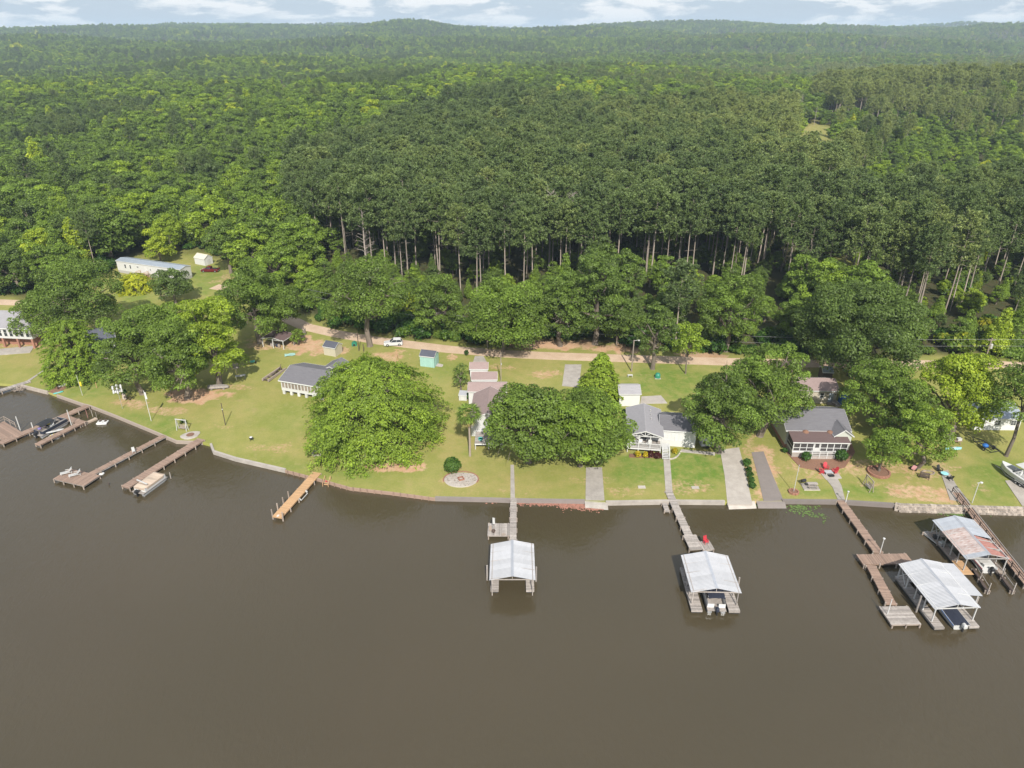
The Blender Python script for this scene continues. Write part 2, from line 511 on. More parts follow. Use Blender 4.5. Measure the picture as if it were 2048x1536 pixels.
def tn(scale, det=4.0, rough=.6, st=(1, 1, 1)):
    mm = nd(t, 'ShaderNodeMapping', {'Vector': pos.outputs['Position'], 'Scale': st})
    return nd(t, 'ShaderNodeTexNoise', {'Vector': mm.outputs[0], 'Scale': scale, 'Detail': det, 'Roughness': rough}).outputs['Fac']
def rng_(sock, a, b, lo=0.0, hi=1.0):
    return nd(t, 'ShaderNodeMapRange', {'Value': sock, 'From Min': a, 'From Max': b, 'To Min': lo, 'To Max': hi}).outputs[0]
def mixc(f, a, b):
    n = nd(t, 'ShaderNodeMixRGB')
    for k, vv in (('Fac', f), ('Color1', a), ('Color2', b)):
        if hasattr(vv, 'is_output'):
            t.links.new(vv, n.inputs[k])
        else:
            n.inputs[k].default_value = vv if k == 'Fac' else C4(vv)
    return n.outputs[0]
def attr(n):
    return nd(t, 'ShaderNodeAttribute', attribute_name=n).outputs['Fac']
def mul(a, b, op='MULTIPLY'):
    n = nd(t, 'ShaderNodeMath', operation=op)
    for i, vv in enumerate((a, b)):
        if hasattr(vv, 'is_output'):
            t.links.new(vv, n.inputs[i])
        else:
            n.inputs[i].default_value = vv
    return n.outputs[0]
big = rng_(tn(.10, 3), .35, .65)
mid = rng_(tn(.55, 5), .3, .7)
fine = rng_(tn(3.2, 5, .7), .25, .75)
grass = mixc(big, (.245, .24, .066), (.345, .30, .11))
grass = mixc(mul(mid, .55), grass, (.165, .215, .035))
drym = mul(attr('dry'), rng_(tn(.4, 4), .3, .62))
grass = mixc(drym, grass, (.36, .285, .115))
bare = mul(rng_(tn(.33, 5, .65), .60, .72), .55)
grass = mixc(bare, grass, (.37, .265, .14))
lushm = mul(attr('lush'), rng_(tn(.5, 4), .25, .6))
grass = mixc(lushm, grass, (.095, .190, .024))
grass = mixc(mul(fine, .55), grass, (.13, .15, .03))
grass = mixc(mul(rng_(tn(1.1, 6, .75), .5, .72), .5), grass, (.34, .28, .12))
soil = mixc(mid, (.44, .255, .155), (.54, .38, .25))
soil = mixc(mul(fine, .4), soil, (.30, .175, .10))
dm = rng_(mul(mul(attr('dirt'), .62), mul(rng_(tn(1.3, 8, .75), .25, .75), .62), 'ADD'), .58, .86)
dm = mul(dm, rng_(attr('dirt'), .02, .2))
nearc = mixc(dm, grass, soil)
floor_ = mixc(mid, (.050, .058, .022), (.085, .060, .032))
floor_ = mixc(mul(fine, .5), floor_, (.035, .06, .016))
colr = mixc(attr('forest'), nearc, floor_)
bp = nd(t, 'ShaderNodeBump', {'Height': tn(6, 4, .7), 'Strength': .5, 'Distance': .08})
b = nd(t, 'ShaderNodeBsdfPrincipled', {'Base Color': colr, 'Roughness': .95, 'Normal': bp.outputs[0]})
b.inputs['Specular IOR Level'].default_value = .15
t.links.new(b.outputs[0], o_.inputs['Surface'])
ground_o = mesh_obj('ground', me, m, kind='structure', smooth=True)

# water
m, t = new_mat('murky_lake_water')
o_ = nd(t, 'ShaderNodeOutputMaterial')
pos = nd(t, 'ShaderNodeNewGeometry')
silt = mixc(rng_(tn(.018, 3, .5), .3, .7), (.064, .050, .029), (.055, .045, .025))
w1 = tn(2.6, 3, .55, (1, .45, 1))
w2 = tn(.7, 2, .5, (1, .5, 1))
ww = nd(t, 'ShaderNodeMath', {0: w1, 1: mul(w2, 1.2)}, operation='ADD').outputs[0]
bp = nd(t, 'ShaderNodeBump', {'Height': ww, 'Strength': rng_(tn(.03, 3, .6),   .35, .65, .16, .48), 'Distance': .14})
b = nd(t, 'ShaderNodeBsdfPrincipled', {'Base Color': silt, 'Roughness': .07, 'IOR': 1.33, 'Normal': bp.outputs[0]})
b.inputs['Specular IOR Level'].default_value = .85
t.links.new(b.outputs[0], o_.inputs['Surface'])
mb = MB()
mb.add([(-5500, -2500, 0), (5500, -2500, 0), (5500, 60, 0), (300, 260, 0), (-700, 260, 0), (-5500, 600, 0)], [(0, 1, 2, 3, 4, 5)])
mb.build('lake_water', m, kind='structure')

# ------------------------------------------------------------------ draped sheets: road, drives, ramps, paths
LAYER = [0.02]
def drape(name, left, right, mat, dz=None, sub=5, across=4, px=True):
    """sheet between two edge lines, laid on the ground a little above it"""
    if dz is None:
        LAYER[0] += 0.004
        dz = LAYER[0]
    L = [G(*p) if px else Vector((p[0], p[1], 0)) for p in left]
    R = [G(*p) if px else Vector((p[0], p[1], 0)) for p in right]
    rows_ = []
    for i in range(len(L) - 1):
        for k in range(sub + (1 if i == len(L) - 2 else 0)):
            f = k / sub
            a = L[i].lerp(L[i + 1], f); b2 = R[i].lerp(R[i + 1], f)
            rows_.append((a, b2))
    vs = []; fs = []
    nc = across + 1
    for a, b2 in rows_:
        for j in range(nc):
            p = a.lerp(b2, j / across)
            vs.append((p.x, p.y, gz(p.x, p.y) + dz))
    for i in range(len(rows_) - 1):
        for j in range(across):
            q = i * nc + j
            fs.append((q, q + 1, q + 1 + nc, q + nc))
    mm = MB(); mm.add(vs, fs)
    # real thickness: outer edge turned down into the ground
    n0 = len(mm.v)
    border = [i * nc for i in range(len(rows_))] + [(len(rows_) - 1) * nc + j for j in range(1, nc)] + [i * nc + nc - 1 for i in range(len(rows_) - 2, -1, -1)] + list(range(nc - 2, 0, -1))
    low = [(vs[i][0], vs[i][1], vs[i][2] - dz - .12) for i in border]
    nb = len(border)
    mm.v += low
    for i in range(nb):
        mm.f.append((border[i], border[(i + 1) % nb], n0 + (i + 1) % nb, n0 + i)); mm.c.append(.5)
    o = mm.build(name, mat, kind='structure')
    return o

def ribbon(center_px, width):
    P = [G(*p) for p in center_px]
    Lf, Rt = [], []
    for i, p in enumerate(P):
        d = (P[min(i + 1, len(P) - 1)] - P[max(i - 1, 0)])
        n = Vector((-d.y, d.x, 0)).normalized() * width / 2
        Lf.append(p + n); Rt.append(p - n)
    return Lf, Rt

m, t = new_mat('sandy_dirt_road')
o_ = nd(t, 'ShaderNodeOutputMaterial')
pos = nd(t, 'ShaderNodeNewGeometry')
rc = mixc(rng_(tn(.35, 5, .6), .3, .7), (.54, .41, .30), (.42, .30, .205))
rc = mixc(mul(rng_(tn(2.5, 5, .7), .4, .75), .5), rc, (.34, .24, .15))
b = nd(t, 'ShaderNodeBsdfPrincipled', {'Base Color': rc, 'Roughness': .95})
t.links.new(b.outputs[0], o_.inputs['Surface'])
M['road'] = m
Lf, Rt = ribbon([(-160, 598), (-60, 602), (20, 605), (85, 607), (125, 607)], 3.9)
drape('dirt_road', Lf, Rt, 'road', sub=6, px=False)
Lf, Rt = ribbon([(428, 573), (470, 580), (515, 600), (552, 625), (612, 654), (680, 669), (760, 682), (900, 699), (1000, 707), (1100, 712), (1250, 717), (1400, 722), (1600, 727), (1800, 728), (1970, 729), (2200, 737)], 3.9)
drape('dirt_road', Lf, Rt, 'road', sub=6, px=False)
drape('gravel_path', [(950, 712), (944, 730)], [(967, 712), (977, 730)], 'concrete', sub=4)
drape('driveway', [(1130, 729), (1124, 772)], [(1163, 729), (1158, 775)], 'concrete', sub=5)
drape('patio_slab', [(1283, 793), (1280, 808)], [(1322, 791), (1335, 807)], 'concrete_light', sub=3)
drape('concrete_boat_ramp', [(1440, 900), (1449, 950), (1455, 1009)], [(1478, 895), (1490, 940), (1505, 1009)], 'concrete_light')
drape('brown_boat_ramp', [(1503, 905), (1515, 950), (1527, 1002)], [(1527, 903), (1545, 950), (1567, 1001)], 'concrete_dark')
drape('short_boat_ramp', [(1172, 935), (1171, 1001)], [(1204, 935), (1209, 1001)], 'concrete')
def ramp_toe(name, l, r, mat):
    a, b2 = G(*l), G(*r)
    a.y = float(shore_y(a.x)) + .15; b2.y = float(shore_y(b2.x)) + .15
    mm = MB()
    mm.loft([[Vector((q.x, q.y, gz(q.x, q.y) + .03)), Vector((q.x, q.y - .7, .34)), Vector((q.x, q.y - 2.4, -.5)), Vector((q.x, q.y - 2.4, -1.2)), Vector((q.x, q.y, -.6))] for q in (a, b2)])
    mm.build(name, mat, kind='structure')
ramp_toe('concrete_boat_ramp_toe', (1454, 1003), (1509, 1002), 'concrete_light')
ramp_toe('brown_boat_ramp_toe', (1512, 1001), (1568, 1001), 'concrete_dark')
ramp_toe('short_boat_ramp_toe', (1169, 1000), (1214, 1000), 'concrete')
drape('mud_boat_slip', [(140, 757), (97, 784)], [(156, 760), (113, 789)], 'mulch')
drape('garden_path', [(1021, 930), (1021, 999)], [(1028, 930), (1030, 999)], 'concrete', across=2)
drape('garden_path', [(1326, 906), (1331, 982)], [(1339, 906), (1345, 982)], 'concrete', across=2)
drape('garden_path', [(1362, 899), (1430, 905)], [(1361, 904), (1430, 911)], 'concrete', across=2)
drape('garden_path', [(1594, 915), (1606, 934), (1640, 943), (1665, 975), (1676, 1001)], [(1612, 917), (1619, 930), (1664, 937), (1683, 972), (1690, 1000)], 'concrete', across=2)
drape('fire_pit_patio', [(1636, 941), (1652, 960)], [(1668, 935), (1684, 957)], 'concrete')
drape('garden_path', [(1880, 943), (1889, 968), (1900, 1000)], [(1896, 941), (1912, 970), (1940, 1006)], 'concrete', across=2)
drape('trailer_parking_pad', [(2010, 962), (2044, 1012)], [(2052, 958), (2100, 1010)], 'concrete_light')
drape('garden_path', [(60, 760), (22, 782)], [(108, 727), (55, 766)][::-1], 'concrete', across=2)
drape('house_apron', [(-20, 700), (70, 692)], [(-20, 712), (60, 706)], 'concrete')
drape('side_walk_slab', [(1236, 873), (1240, 838)], [(1247, 874), (1250, 838)], 'concrete_light', across=2)
drape('mulch_bed', [(1572, 905), (1600, 935), (1650, 945)], [(1700, 880), (1710, 905), (1690, 935)], 'mulch', sub=4)
drape('flower_bed', [(1258, 915), (1258, 908)], [(1330, 917), (1328, 910)], 'mulch', sub=2)
# ------------------------------------------------------------------ tree making
def unit(v):
    return v / np.maximum(1e-9, np.linalg.norm(v, axis=-1, keepdims=True))

def leaf_mesh(name, P, N, T, size, elong, val):
    """one bent-diamond sprig per point: P centre, N facing, T long axis"""
    n = len(P)
    N = unit(N)
    T = unit(T - N * (T * N).sum(-1, keepdims=True))
    B = np.cross(N, T)
    hl = (size * elong * .5)[:, None]
    hw = (size * .5)[:, None]
    vs = np.stack([P - T * hl, P + B * hw - T * hl * .15 + N * hw * .2, P + T * hl - N * hw * .35, P - B * hw - T * hl * .15 + N * hw * .2], 1).reshape(-1, 3)
    q = np.arange(n * 4).reshape(n, 4)
    return np_mesh(name, vs, q, fattr=np.clip(val, 0, 1))

def cloud(rng, lobes, dens, size, elong=1.5, out=.55, droop=0.0, core=.25):
    """leaf sprigs over a list of lobes (cx,cy,cz,rx,ry,rz)"""
    Ps, Ns, Ts, Ss, Vs = [], [], [], [], []
    for L in lobes:
        c = np.array(L[:3]); r = np.array(L[3:6])
        area = 4 * math.pi * ((r[0] * r[1] + r[0] * r[2] + r[1] * r[2]) / 3)
        n = max(6, int(area * dens))
        d = unit(rng.normal(size=(n, 3)))
        flip = (d[:, 2] < -.2) & (rng.random(n) < .7)
        d[flip, 2] *= -1
        rad = np.where(rng.random(n) < core, rng.random(n) ** .5 * .8, .82 + .26 * rng.random(n))
        P = c + d * r * rad[:, None]
        nn = unit(d / r) + out * rng.normal(size=(n, 3)) + np.array([0, 0, .35])
        T = rng.normal(size=(n, 3))
        if droop:
            o = unit(np.array([c[0], c[1], 0.0]) * .6 + d * np.array([1, 1, 0]) + 1e-3)
            T = T * (1 - droop) * .6 + (o + np.array([0, 0, -.55])) * droop
            nn = nn * .7 + np.array([0, 0, .5])
        Ps.append(P); Ns.append(nn); Ts.append(T)
        Ss.append(size * (.55 + .9 * rng.random(n)))
        Vs.append(np.clip(rng.normal(.5, .17, n) + rng.normal(0, .14), 0, 1))
    return [np.concatenate(a) for a in (Ps, Ns, Ts, Ss, Vs)], elong

def limb(mb, rng, a, b, r0, r1, n=5, sag=.15, seg=4):
    a, b = np.array(a, float), np.array(b, float)
    L = np.linalg.norm(b - a)
    pts = []
    for i in range(seg + 1):
        f = i / seg
        p = a + (b - a) * f + np.array([0, 0, math.sin(math.pi * f) * sag * L * .5]) + (rng.normal(size=3) * .035 * L if 0 < i < seg else 0)
        pts.append(p)
    mb.tube(pts, [r0 + (r1 - r0) * i / seg for i in range(seg + 1)], n)
    return pts

def fib(n, zmin=-.45, rng=None):
    i = np.arange(n) + .5
    z = 1 - (1 - zmin) * i / n
    ph = i * 2.399963 + (rng.random() * 6.28 if rng is not None else 0)
    r = np.sqrt(np.maximum(0, 1 - z * z))
    return np.stack([r * np.cos(ph), r * np.sin(ph), z], 1)

def oak(name, rng, R, H, base=.22, n=26, dens=3.0, size=.55, lob=.34, flat=.75, elong=1.5, droop=0.0, limbs=9, trunk_r=None, lean=0.0, out=.55, core=.14):
    zc = H * (base + (1 - base) * .42)
    hz = H - zc
    D = fib(n, -.6, rng)
    lobes = []
    f1, f2, f3 = rng.random(3) * 6.283
    keepers = []
    for d in D:
        if rng.random() < .20 and len(keepers) > 4:
            continue
        az = math.atan2(d[1], d[0])
        am = 1 + .13 * math.sin(az + f1) + .12 * math.sin(2 * az + f2) + .09 * math.sin(3 * az + f3) + .10 * math.sin(5 * d[2] + f1)
        d = d * np.array([am, am, 1.0])
        keepers.append(d)
        k = .50 + .36 * rng.random() ** .6
        rr = R * lob * (.6 + .8 * rng.random())
        dn = hz if d[2] > 0 else (zc - H * base) * 1.05
        lobes.append((d[0] * R * k * (1 + lean), d[1] * R * k, zc + d[2] * dn * (k + .06), rr * (.8 + .5 * rng.random()), rr * (.8 + .5 * rng.random()), rr * flat * (.7 + .5 * rng.random())))
    for _ in range(max(2, n // 6)):
        a = rng.random() * 6.28; rr = R * lob * 1.1
        lobes.append((math.cos(a) * R * .25, math.sin(a) * R * .25, zc + hz * (.1 + .35 * rng.random()), rr, rr, rr * .8))
    (P, N, T, S, Vv), el = cloud(rng, lobes, dens, size, elong, out, droop, core)
    crown = leaf_mesh(name + '_crown', P, N, T, S, el, Vv)
    mb = MB()
    tr = trunk_r or .028 * H
    fork = zc * .62
    mb.tube([(0, 0, -.4), (0, 0, .25), (.03 * H * rng.normal(), .02 * H * rng.normal(), fork * .5), (0, 0, fork), (0, 0, zc + hz * .35)], [tr * 1.7, tr * 1.15, tr * .95, tr * .85, tr * .3], 8)
    order = rng.permutation(len(keepers))[:limbs]
    for i in order:
        L = lobes[i]
        e = np.array(L[:3]) * np.array([1.12, 1.12, 1.0])
        st_ = (0, 0, fork * (.85 + .5 * rng.random()))
        pts = limb(mb, rng, st_, e, tr * .5, tr * .10)
        for _ in range(2):
            q = np.array(pts[2 + rng.integers(0, 2)])
            limb(mb, rng, q, q + (e - q) * .6 + rng.normal(size=3) * R * .16, tr * .18, tr * .05, n=4, seg=2)
    return crown, mb.mesh(name + '_trunk')

def poplar(name, rng, R, H, dens=3.0, size=.5, n=24):
    """tall narrow hardwood: lobes up a cone"""
    lobes = []
    for i in range(n):
        f = (i + .5) / n
        z = H * (.10 + .86 * f)
        rr = R * (1.0 - .75 * max(0, f - .25) / .75)
        a = i * 2.4 + rng.random()
        k = rr * .55
        s_ = rr * (.45 + .2 * rng.random())
        lobes.append((math.cos(a) * k, math.sin(a) * k, z, s_, s_, s_ * 1.1))
    (P, N, T, S, Vv), el = cloud(rng, lobes, dens, size, 1.4, .6, 0, .2)
    mb = MB()
    tr = .014 * H
    mb.tube([(0, 0, -.4), (0, 0, H * .3), (.1, 0, H * .6), (0, 0, H * .92)], [tr * 1.3, tr, tr * .7, tr * .15], 7)
    for i in range(3, n, 4):
        limb(mb, rng, (0, 0, lobes[i][2] * .9), lobes[i][:3], tr * .3, tr * .1, n=4, seg=2)
    return leaf_mesh(name + '_crown', P, N, T, S, el, Vv), mb.mesh(name + '_trunk')

def feathery(name, rng, R, H, cone=.35, nspray=320, leaves=34, size=.42, base=.05):
    """spreading bald-cypress habit: drooping flat sprays set over a dome or cone in layers"""
    Ps, Ns, Ts, Ss, Vs = [], [], [], [], []
    mb = MB()
    tr = .03 * H
    mb.tube([(0, 0, -.4), (0, 0, .3), (.1, 0, H * .5), (0, 0, H * .94)], [tr * 1.8, tr * 1.2, tr * .8, tr * .1], 8)
    ph1, ph2 = rng.random(2) * 6.283
    for i in range(nspray):
        f = ((i + .5) / nspray) ** .9
        a = i * 2.399963 + rng.normal() * .25
        top = 1 - f
        am = 1 + .09 * math.sin(a + ph1) + .08 * math.sin(3 * a + ph2) + .06 * math.sin(5 * a + ph1 * 2)
        if cone > .6:
            rr = R * (f ** .75) * am
        else:
            rr = R * math.sqrt(max(0, 1 - top ** 2.2)) * am
        k = .42 + .58 * rng.random() ** .55
        z = H * (base + (1 - base) * top) * (.86 + .14 * k) + rng.normal() * .02 * H
        z = min(z, H)
        ca, sa = math.cos(a), math.sin(a)
        o = np.array([ca, sa, 0.0]); sd_ = np.array([-sa, ca, 0.0])
        c = o * rr * k + np.array([0, 0, z])
        Ls = R * (.15 + .16 * rng.random()) * (1.15 if f > .5 else .9)
        n = int(leaves * (.7 + .6 * rng.random()))
        s_ = rng.random(n) * 1.1 - .35
        wdt = (1 - np.abs(s_ - .1) * .9).clip(.15, 1) * Ls * .36
        tt = rng.normal(size=n) * wdt * .7
        P = c + o * (s_ * Ls)[:, None] + sd_ * tt[:, None]
        P[:, 2] += -.42 * Ls * np.maximum(0, s_ + .1) ** 1.5 - .25 * np.abs(tt) + rng.normal(size=n) * .06 * Ls
        T = o * .9 + sd_ * (np.sign(tt) * .7)[:, None] + np.array([0, 0, -.45]) + rng.normal(size=(n, 3)) * .25
        N = np.array([0, 0, 1.0]) + o * .35 + rng.normal(size=(n, 3)) * .38
        Ps.append(P); Ns.append(N); Ts.append(T)
        Ss.append(size * (.6 + .8 * rng.random(n)))
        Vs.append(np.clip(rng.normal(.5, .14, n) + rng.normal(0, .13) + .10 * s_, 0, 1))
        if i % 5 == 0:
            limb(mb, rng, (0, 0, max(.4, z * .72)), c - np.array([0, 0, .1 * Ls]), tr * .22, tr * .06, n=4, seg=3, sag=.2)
    # inner sprays: the crown's inner shade is painted in as darker leaf values
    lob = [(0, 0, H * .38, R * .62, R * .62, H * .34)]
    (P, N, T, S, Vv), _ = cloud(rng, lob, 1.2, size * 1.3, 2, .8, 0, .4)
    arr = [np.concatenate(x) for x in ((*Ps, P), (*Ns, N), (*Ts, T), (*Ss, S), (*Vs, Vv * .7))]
    return leaf_mesh(name + '_crown', *arr[:4], 1.75, arr[4]), mb.mesh(name + '_trunk')

def pine(name, rng, H, Rc, nb=36, tufts=5, blades=12, cb=.55, dead=5, size=.165):
    Ps, Ns, Ts, Ss, Vs = [], [], [], [], []
    mb = MB()
    tr = .0072 * H
    bend = rng.normal(size=2) * .012 * H
    def axis(z):
        f = z / H
        return np.array([bend[0] * math.sin(f * 2.2), bend[1] * f * f, z])
    mb.tube([axis(0) - np.array([0, 0, .4]), axis(H * .02), axis(H * .3), axis(H * .6), axis(H * .97)], [tr * 1.35, tr * 1.05, tr * .9, tr * .65, tr * .12], 7)
    for i in range(nb):
        f = (i + .4) / nb
        z = H * (cb + (1 - cb) * f * .97)
        prof = math.sin(math.pi * min(1, .22 + .80 * f)) ** .7
        Lb = Rc * (.30 + .72 * prof) * (.75 + .45 * rng.random())
        a = i * 2.399963 + rng.normal() * .3
        tilt = math.radians(5 + 40 * f + rng.normal() * 8)
        d = np.array([math.cos(a) * math.cos(tilt), math.sin(a) * math.cos(tilt), math.sin(tilt)])
        s0 = axis(z)
        e = s0 + d * Lb
        if i % 3 == 0:
            mb.tube([s0, s0 + d * Lb * .5 + np.array([0, 0, -.05 * Lb]), e], [tr * .28, tr * .18, tr * .06], 4)
        for k in range(tufts):
            q = .38 + .66 * (k + rng.random()) / tufts
            c = s0 + d * Lb * q + rng.normal(size=3) * .13 * Lb * np.array([1, 1, .7]) * (.6 + q)
            n = blades
            dd = unit(rng.normal(size=(n, 3)) + np.array([0, 0, .9]) + d * .5)
            ln = .55 + .40 * rng.random(n)
            P = c + dd * (ln * .55)[:, None]
            N = unit(np.cross(dd, rng.normal(size=(n, 3)))) 
            N = N * np.sign(N[:, 2:3] + 1e-6) + np.array([0, 0, .2])
            Ps.append(P); Ns.append(N); Ts.append(dd); Ss.append(size * (.8 + .8 * rng.random(n)) * 1.0)
            Vs.append(np.clip(rng.normal(.5, .14, n) + rng.normal(0, .16), 0, 1))
    for _ in range(dead):
        z = H * (.28 + .27 * rng.random()); a = rng.random() * 6.28
        s0 = axis(z)
        mb.tube([s0, s0 + np.array([math.cos(a), math.sin(a), .1]) * (1 + 1.6 * rng.random())], [tr * .16, tr * .04], 3)
    arr = [np.concatenate(x) for x in (Ps, Ns, Ts, Ss, Vs)]
    return leaf_mesh(name + '_crown', *arr[:4], 3.2, arr[4]), mb.mesh(name + '_trunk')

def bare_tree(name, rng, H, R, nb=30, cb=.4):
    mb = MB()
    tr = .011 * H
    mb.tube([(0, 0, -.3), (0, 0, H * .5), (.15, 0, H * .8), (.1, .1, H)], [tr * 1.2, tr * .9, tr * .5, tr * .1], 7)
    br = MB()
    for i in range(nb):
        f = i / nb
        z = H * (cb + (1 - cb) * f * .96)
        a = i * 2.4 + rng.normal() * .3
        L = R * (1 - .6 * f) * (.6 + .6 * rng.random())
        e = np.array([math.cos(a) * L, math.sin(a) * L, z + L * (.35 + .5 * f)])
        pts = limb(br, rng, (0, 0, z), e, tr * .34, tr * .07, n=4, seg=3, sag=.05)
        for _ in range(3):
            q = np.array(pts[1 + rng.integers(0, 2)])
            limb(br, rng, q, q + (e - q) * .7 + rng.normal(size=3) * L * .25, tr * .14, tr * .05, n=3, seg=2, sag=0)
    return br.mesh(name + '_limb'), mb.mesh(name + '_trunk')

def shrub_mesh(name, rng, R, H, dens=9, size=.22, n=9, ball=False):
    lobes = [(0, 0, H * .5, R * .8, R * .8, H * .5)] if ball else []
    for d in fib(n, -.1, rng):
        k = .45
        lobes.append((d[0] * R * k, d[1] * R * k, H * .4 + d[2] * H * .28, R * .5, R * .5, H * .33))
    (P, N, T, S, Vv), el = cloud(rng, lobes, dens, size, 1.5, .6, 0, .15)
    return leaf_mesh(name, P, N, T, S, el, Vv)

def put_tree(name, meshes, label, loc, rz, scale, tint, leaf='leaf', bark='bark', group=None, cat='tree'):
    t_ = thing(name, label, cat, loc, rz, group)
    t_.scale = scale if hasattr(scale, '__len__') else (scale,) * 3
    c = mesh_obj('crown', meshes[0], leaf, t_)
    c['tint'] = float(tint)
    mesh_obj('trunk', meshes[1], bark, t_)
    return t_

# ------------------------------------------------------------------ yard trees, each built for its place
def rg(k):
    return np.random.default_rng(1000 + k)

def yard(kind, key, u, v, vtop, wpx, tint, label, name='shade_tree', dy=0.0, top_k=.35, bark='bark', rz=None, **kw):
    p = G(u, v)
    p.y += dy
    p.z = gz(p.x, p.y)
    d = project(p.x, p.y, p.z + 6)[2]
    R = wpx * d / FPX / 2
    H = max(3.0, ztop(p.y + R * top_k, vtop) - p.z)
    f = {'oak': oak, 'feathery': feathery, 'poplar': poplar}[kind]
    ms = f(name, rg(key), R, H, **kw)
    return put_tree(name, ms, label, p, key * 1.7 if rz is None else rz, 1.0, tint, bark=bark)

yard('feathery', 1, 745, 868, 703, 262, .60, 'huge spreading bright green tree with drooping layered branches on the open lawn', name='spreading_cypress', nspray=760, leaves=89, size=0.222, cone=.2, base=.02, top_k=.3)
yard('oak', 2, 1058, 925, 752, 172, .40, 'dark green oak over the walkway beside the grey wooden deck', name='oak_tree', n=64, dens=14.4, size=0.258, lob=0.216, base=.12)
yard('oak', 53, 1160, 932, 765, 188, .50, 'broad fresh green tree leaning over the short boat ramp', name='shade_tree', n=95, dens=13, size=.24, lob=.19, base=.03, droop=.15, elong=1.7)
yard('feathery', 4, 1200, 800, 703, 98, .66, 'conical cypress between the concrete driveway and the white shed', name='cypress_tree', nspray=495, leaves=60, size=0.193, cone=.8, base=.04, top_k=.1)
yard('oak', 5, 1436, 905, 715, 160, .36, 'dark oak overhanging the pale concrete boat ramp', name='oak_tree', n=64, dens=14.4, size=0.236, lob=0.216, base=.05)
yard('oak', 6, 1520, 872, 668, 172, .42, 'tallest green oak behind the brown boat ramp', name='oak_tree', n=83, dens=13.2, size=0.247, lob=0.194, base=.08)
yard('oak', 7, 1757, 945, 852, 86, .52, 'small tree growing inside the round brick planter', name='shade_tree', n=38, dens=15.8, size=0.202, lob=0.245, base=.16)
yard('oak', 8, 1742, 850, 704, 152, .44, 'grey green spreading tree behind the blue tarp', name='shade_tree', n=60, dens=13.2, size=0.247, lob=0.202, base=.06)
yard('oak', 9, 1890, 880, 682, 166, .77, 'tall yellow green tree above the empty boat trailer', name='yellow_tree', n=68, dens=13.2, size=0.258, lob=0.202, base=.04)
yard('oak', 10, 1836, 936, 800, 106, .55, 'mid green tree with low branches beside the lawn swing', name='shade_tree', n=49, dens=15.8, size=0.214, lob=0.230, base=.05)
yard('oak', 11, 2012, 912, 690, 150, .42, 'leaning green tree by the white boat on its trailer', name='shade_tree', n=57, dens=11.9, size=0.247, lob=0.202, base=.30, trunk_r=.30)
yard('oak', 12, 1700, 752, 548, 255, .22, 'very large dark oak spreading over the dirt road', name='oak_tree', n=114, dens=9.4, size=0.292, lob=0.173, base=.10)
yard('oak', 13, 376, 796, 612, 148, .42, 'dense dark green tree with a pale trunk on bare earth', name='shade_tree', n=72, dens=13.2, size=0.247, lob=0.202, base=.05)
yard('oak', 14, 285, 788, 618, 134, .38, 'dark green tree beside the white purple martin gourds', name='shade_tree', n=68, dens=13.2, size=0.247, lob=0.202, base=.05)
yard('oak', 15, 440, 772, 575, 136, .72, 'light yellow green tree overhanging the metal yard table', name='shade_tree', n=68, dens=13.2, size=0.258, lob=0.202, base=.05)
yard('oak', 16, 322, 705, 600, 140, .45, 'green tree growing right against the dark roofed house', name='shade_tree', n=57, dens=11.9, size=0.258, lob=0.202, base=.08)
yard('oak', 17, 165, 682, 515, 188, .36, 'sparse dark tree with bare pale limbs beside the big white house', name='oak_tree', n=76, dens=9.0, size=0.270, lob=0.180, base=.12, limbs=20)
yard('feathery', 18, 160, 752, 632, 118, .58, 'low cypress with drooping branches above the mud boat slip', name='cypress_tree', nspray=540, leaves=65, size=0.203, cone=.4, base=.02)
yard('oak', 19, 85, 688, 590, 96, .40, 'loose dark tree at the corner of the big white house', name='shade_tree', n=45, dens=10.5, size=0.258, lob=0.202, base=.12, limbs=14)
yard('oak', 20, 740, 692, 515, 178, .38, 'old oak with a thick pale trunk standing beside the white car', name='oak_tree', n=83, dens=8.4, size=0.270, lob=0.180, base=.30, limbs=22, trunk_r=.62)
yard('oak', 21, 520, 686, 515, 158, .40, 'dark spreading tree over the white framed carport', name='oak_tree', n=72, dens=11.1, size=0.270, lob=0.187, base=.05)
yard('oak', 22, 556, 672, 545, 128, .40, 'green tree hanging over the bend of the dirt road', name='shade_tree', n=64, dens=11.1, size=0.270, lob=0.194, base=.10)
yard('oak', 23, 352, 606, 530, 86, .20, 'very dark round oak in front of the mobile home', name='oak_tree', n=53, dens=11.1, size=0.281, lob=0.209, base=.05)
yard('oak', 24, 462, 546, 434, 88, .34, 'dark spreading tree beside the small white garden shed', name='shade_tree', n=60, dens=9, size=.34, lob=.2, base=.2)
yard('oak', 25, 322, 527, 452, 66, .80, 'round yellow green tree behind the mobile home', name='shade_tree', n=45, dens=10.5, size=0.309, lob=0.216, base=.04)
yard('feathery', 26, 272, 582, 543, 66, .93, 'low weeping yellow green bush on the lawn by the mobile home', name='weeping_bush', nspray=300, leaves=46, size=0.203, cone=.1, base=.02)
yard('oak', 27, 1006, 703, 555, 196, .46, 'broad bright green oak at the far side of the dirt road', name='oak_tree', n=87, dens=9.4, size=0.281, lob=0.180, base=.14)
yard('oak', 28, 880, 674, 535, 108, .38, 'rounded green tree at the edge of the pine stand', name='shade_tree', n=64, dens=11.1, size=0.270, lob=0.194, base=.05)
yard('oak', 29, 1305, 738, 595, 84, .30, 'grey green tree with a pale trunk beside the road lamp', name='shade_tree', n=53, dens=13.2, size=0.236, lob=0.216, base=.16)
yard('oak', 30, 1371, 747, 640, 76, .64, 'young light green tree with a slim trunk above the green well cover', name='young_tree', n=40, dens=12, size=.24, lob=.22, base=.30, trunk_r=.16)
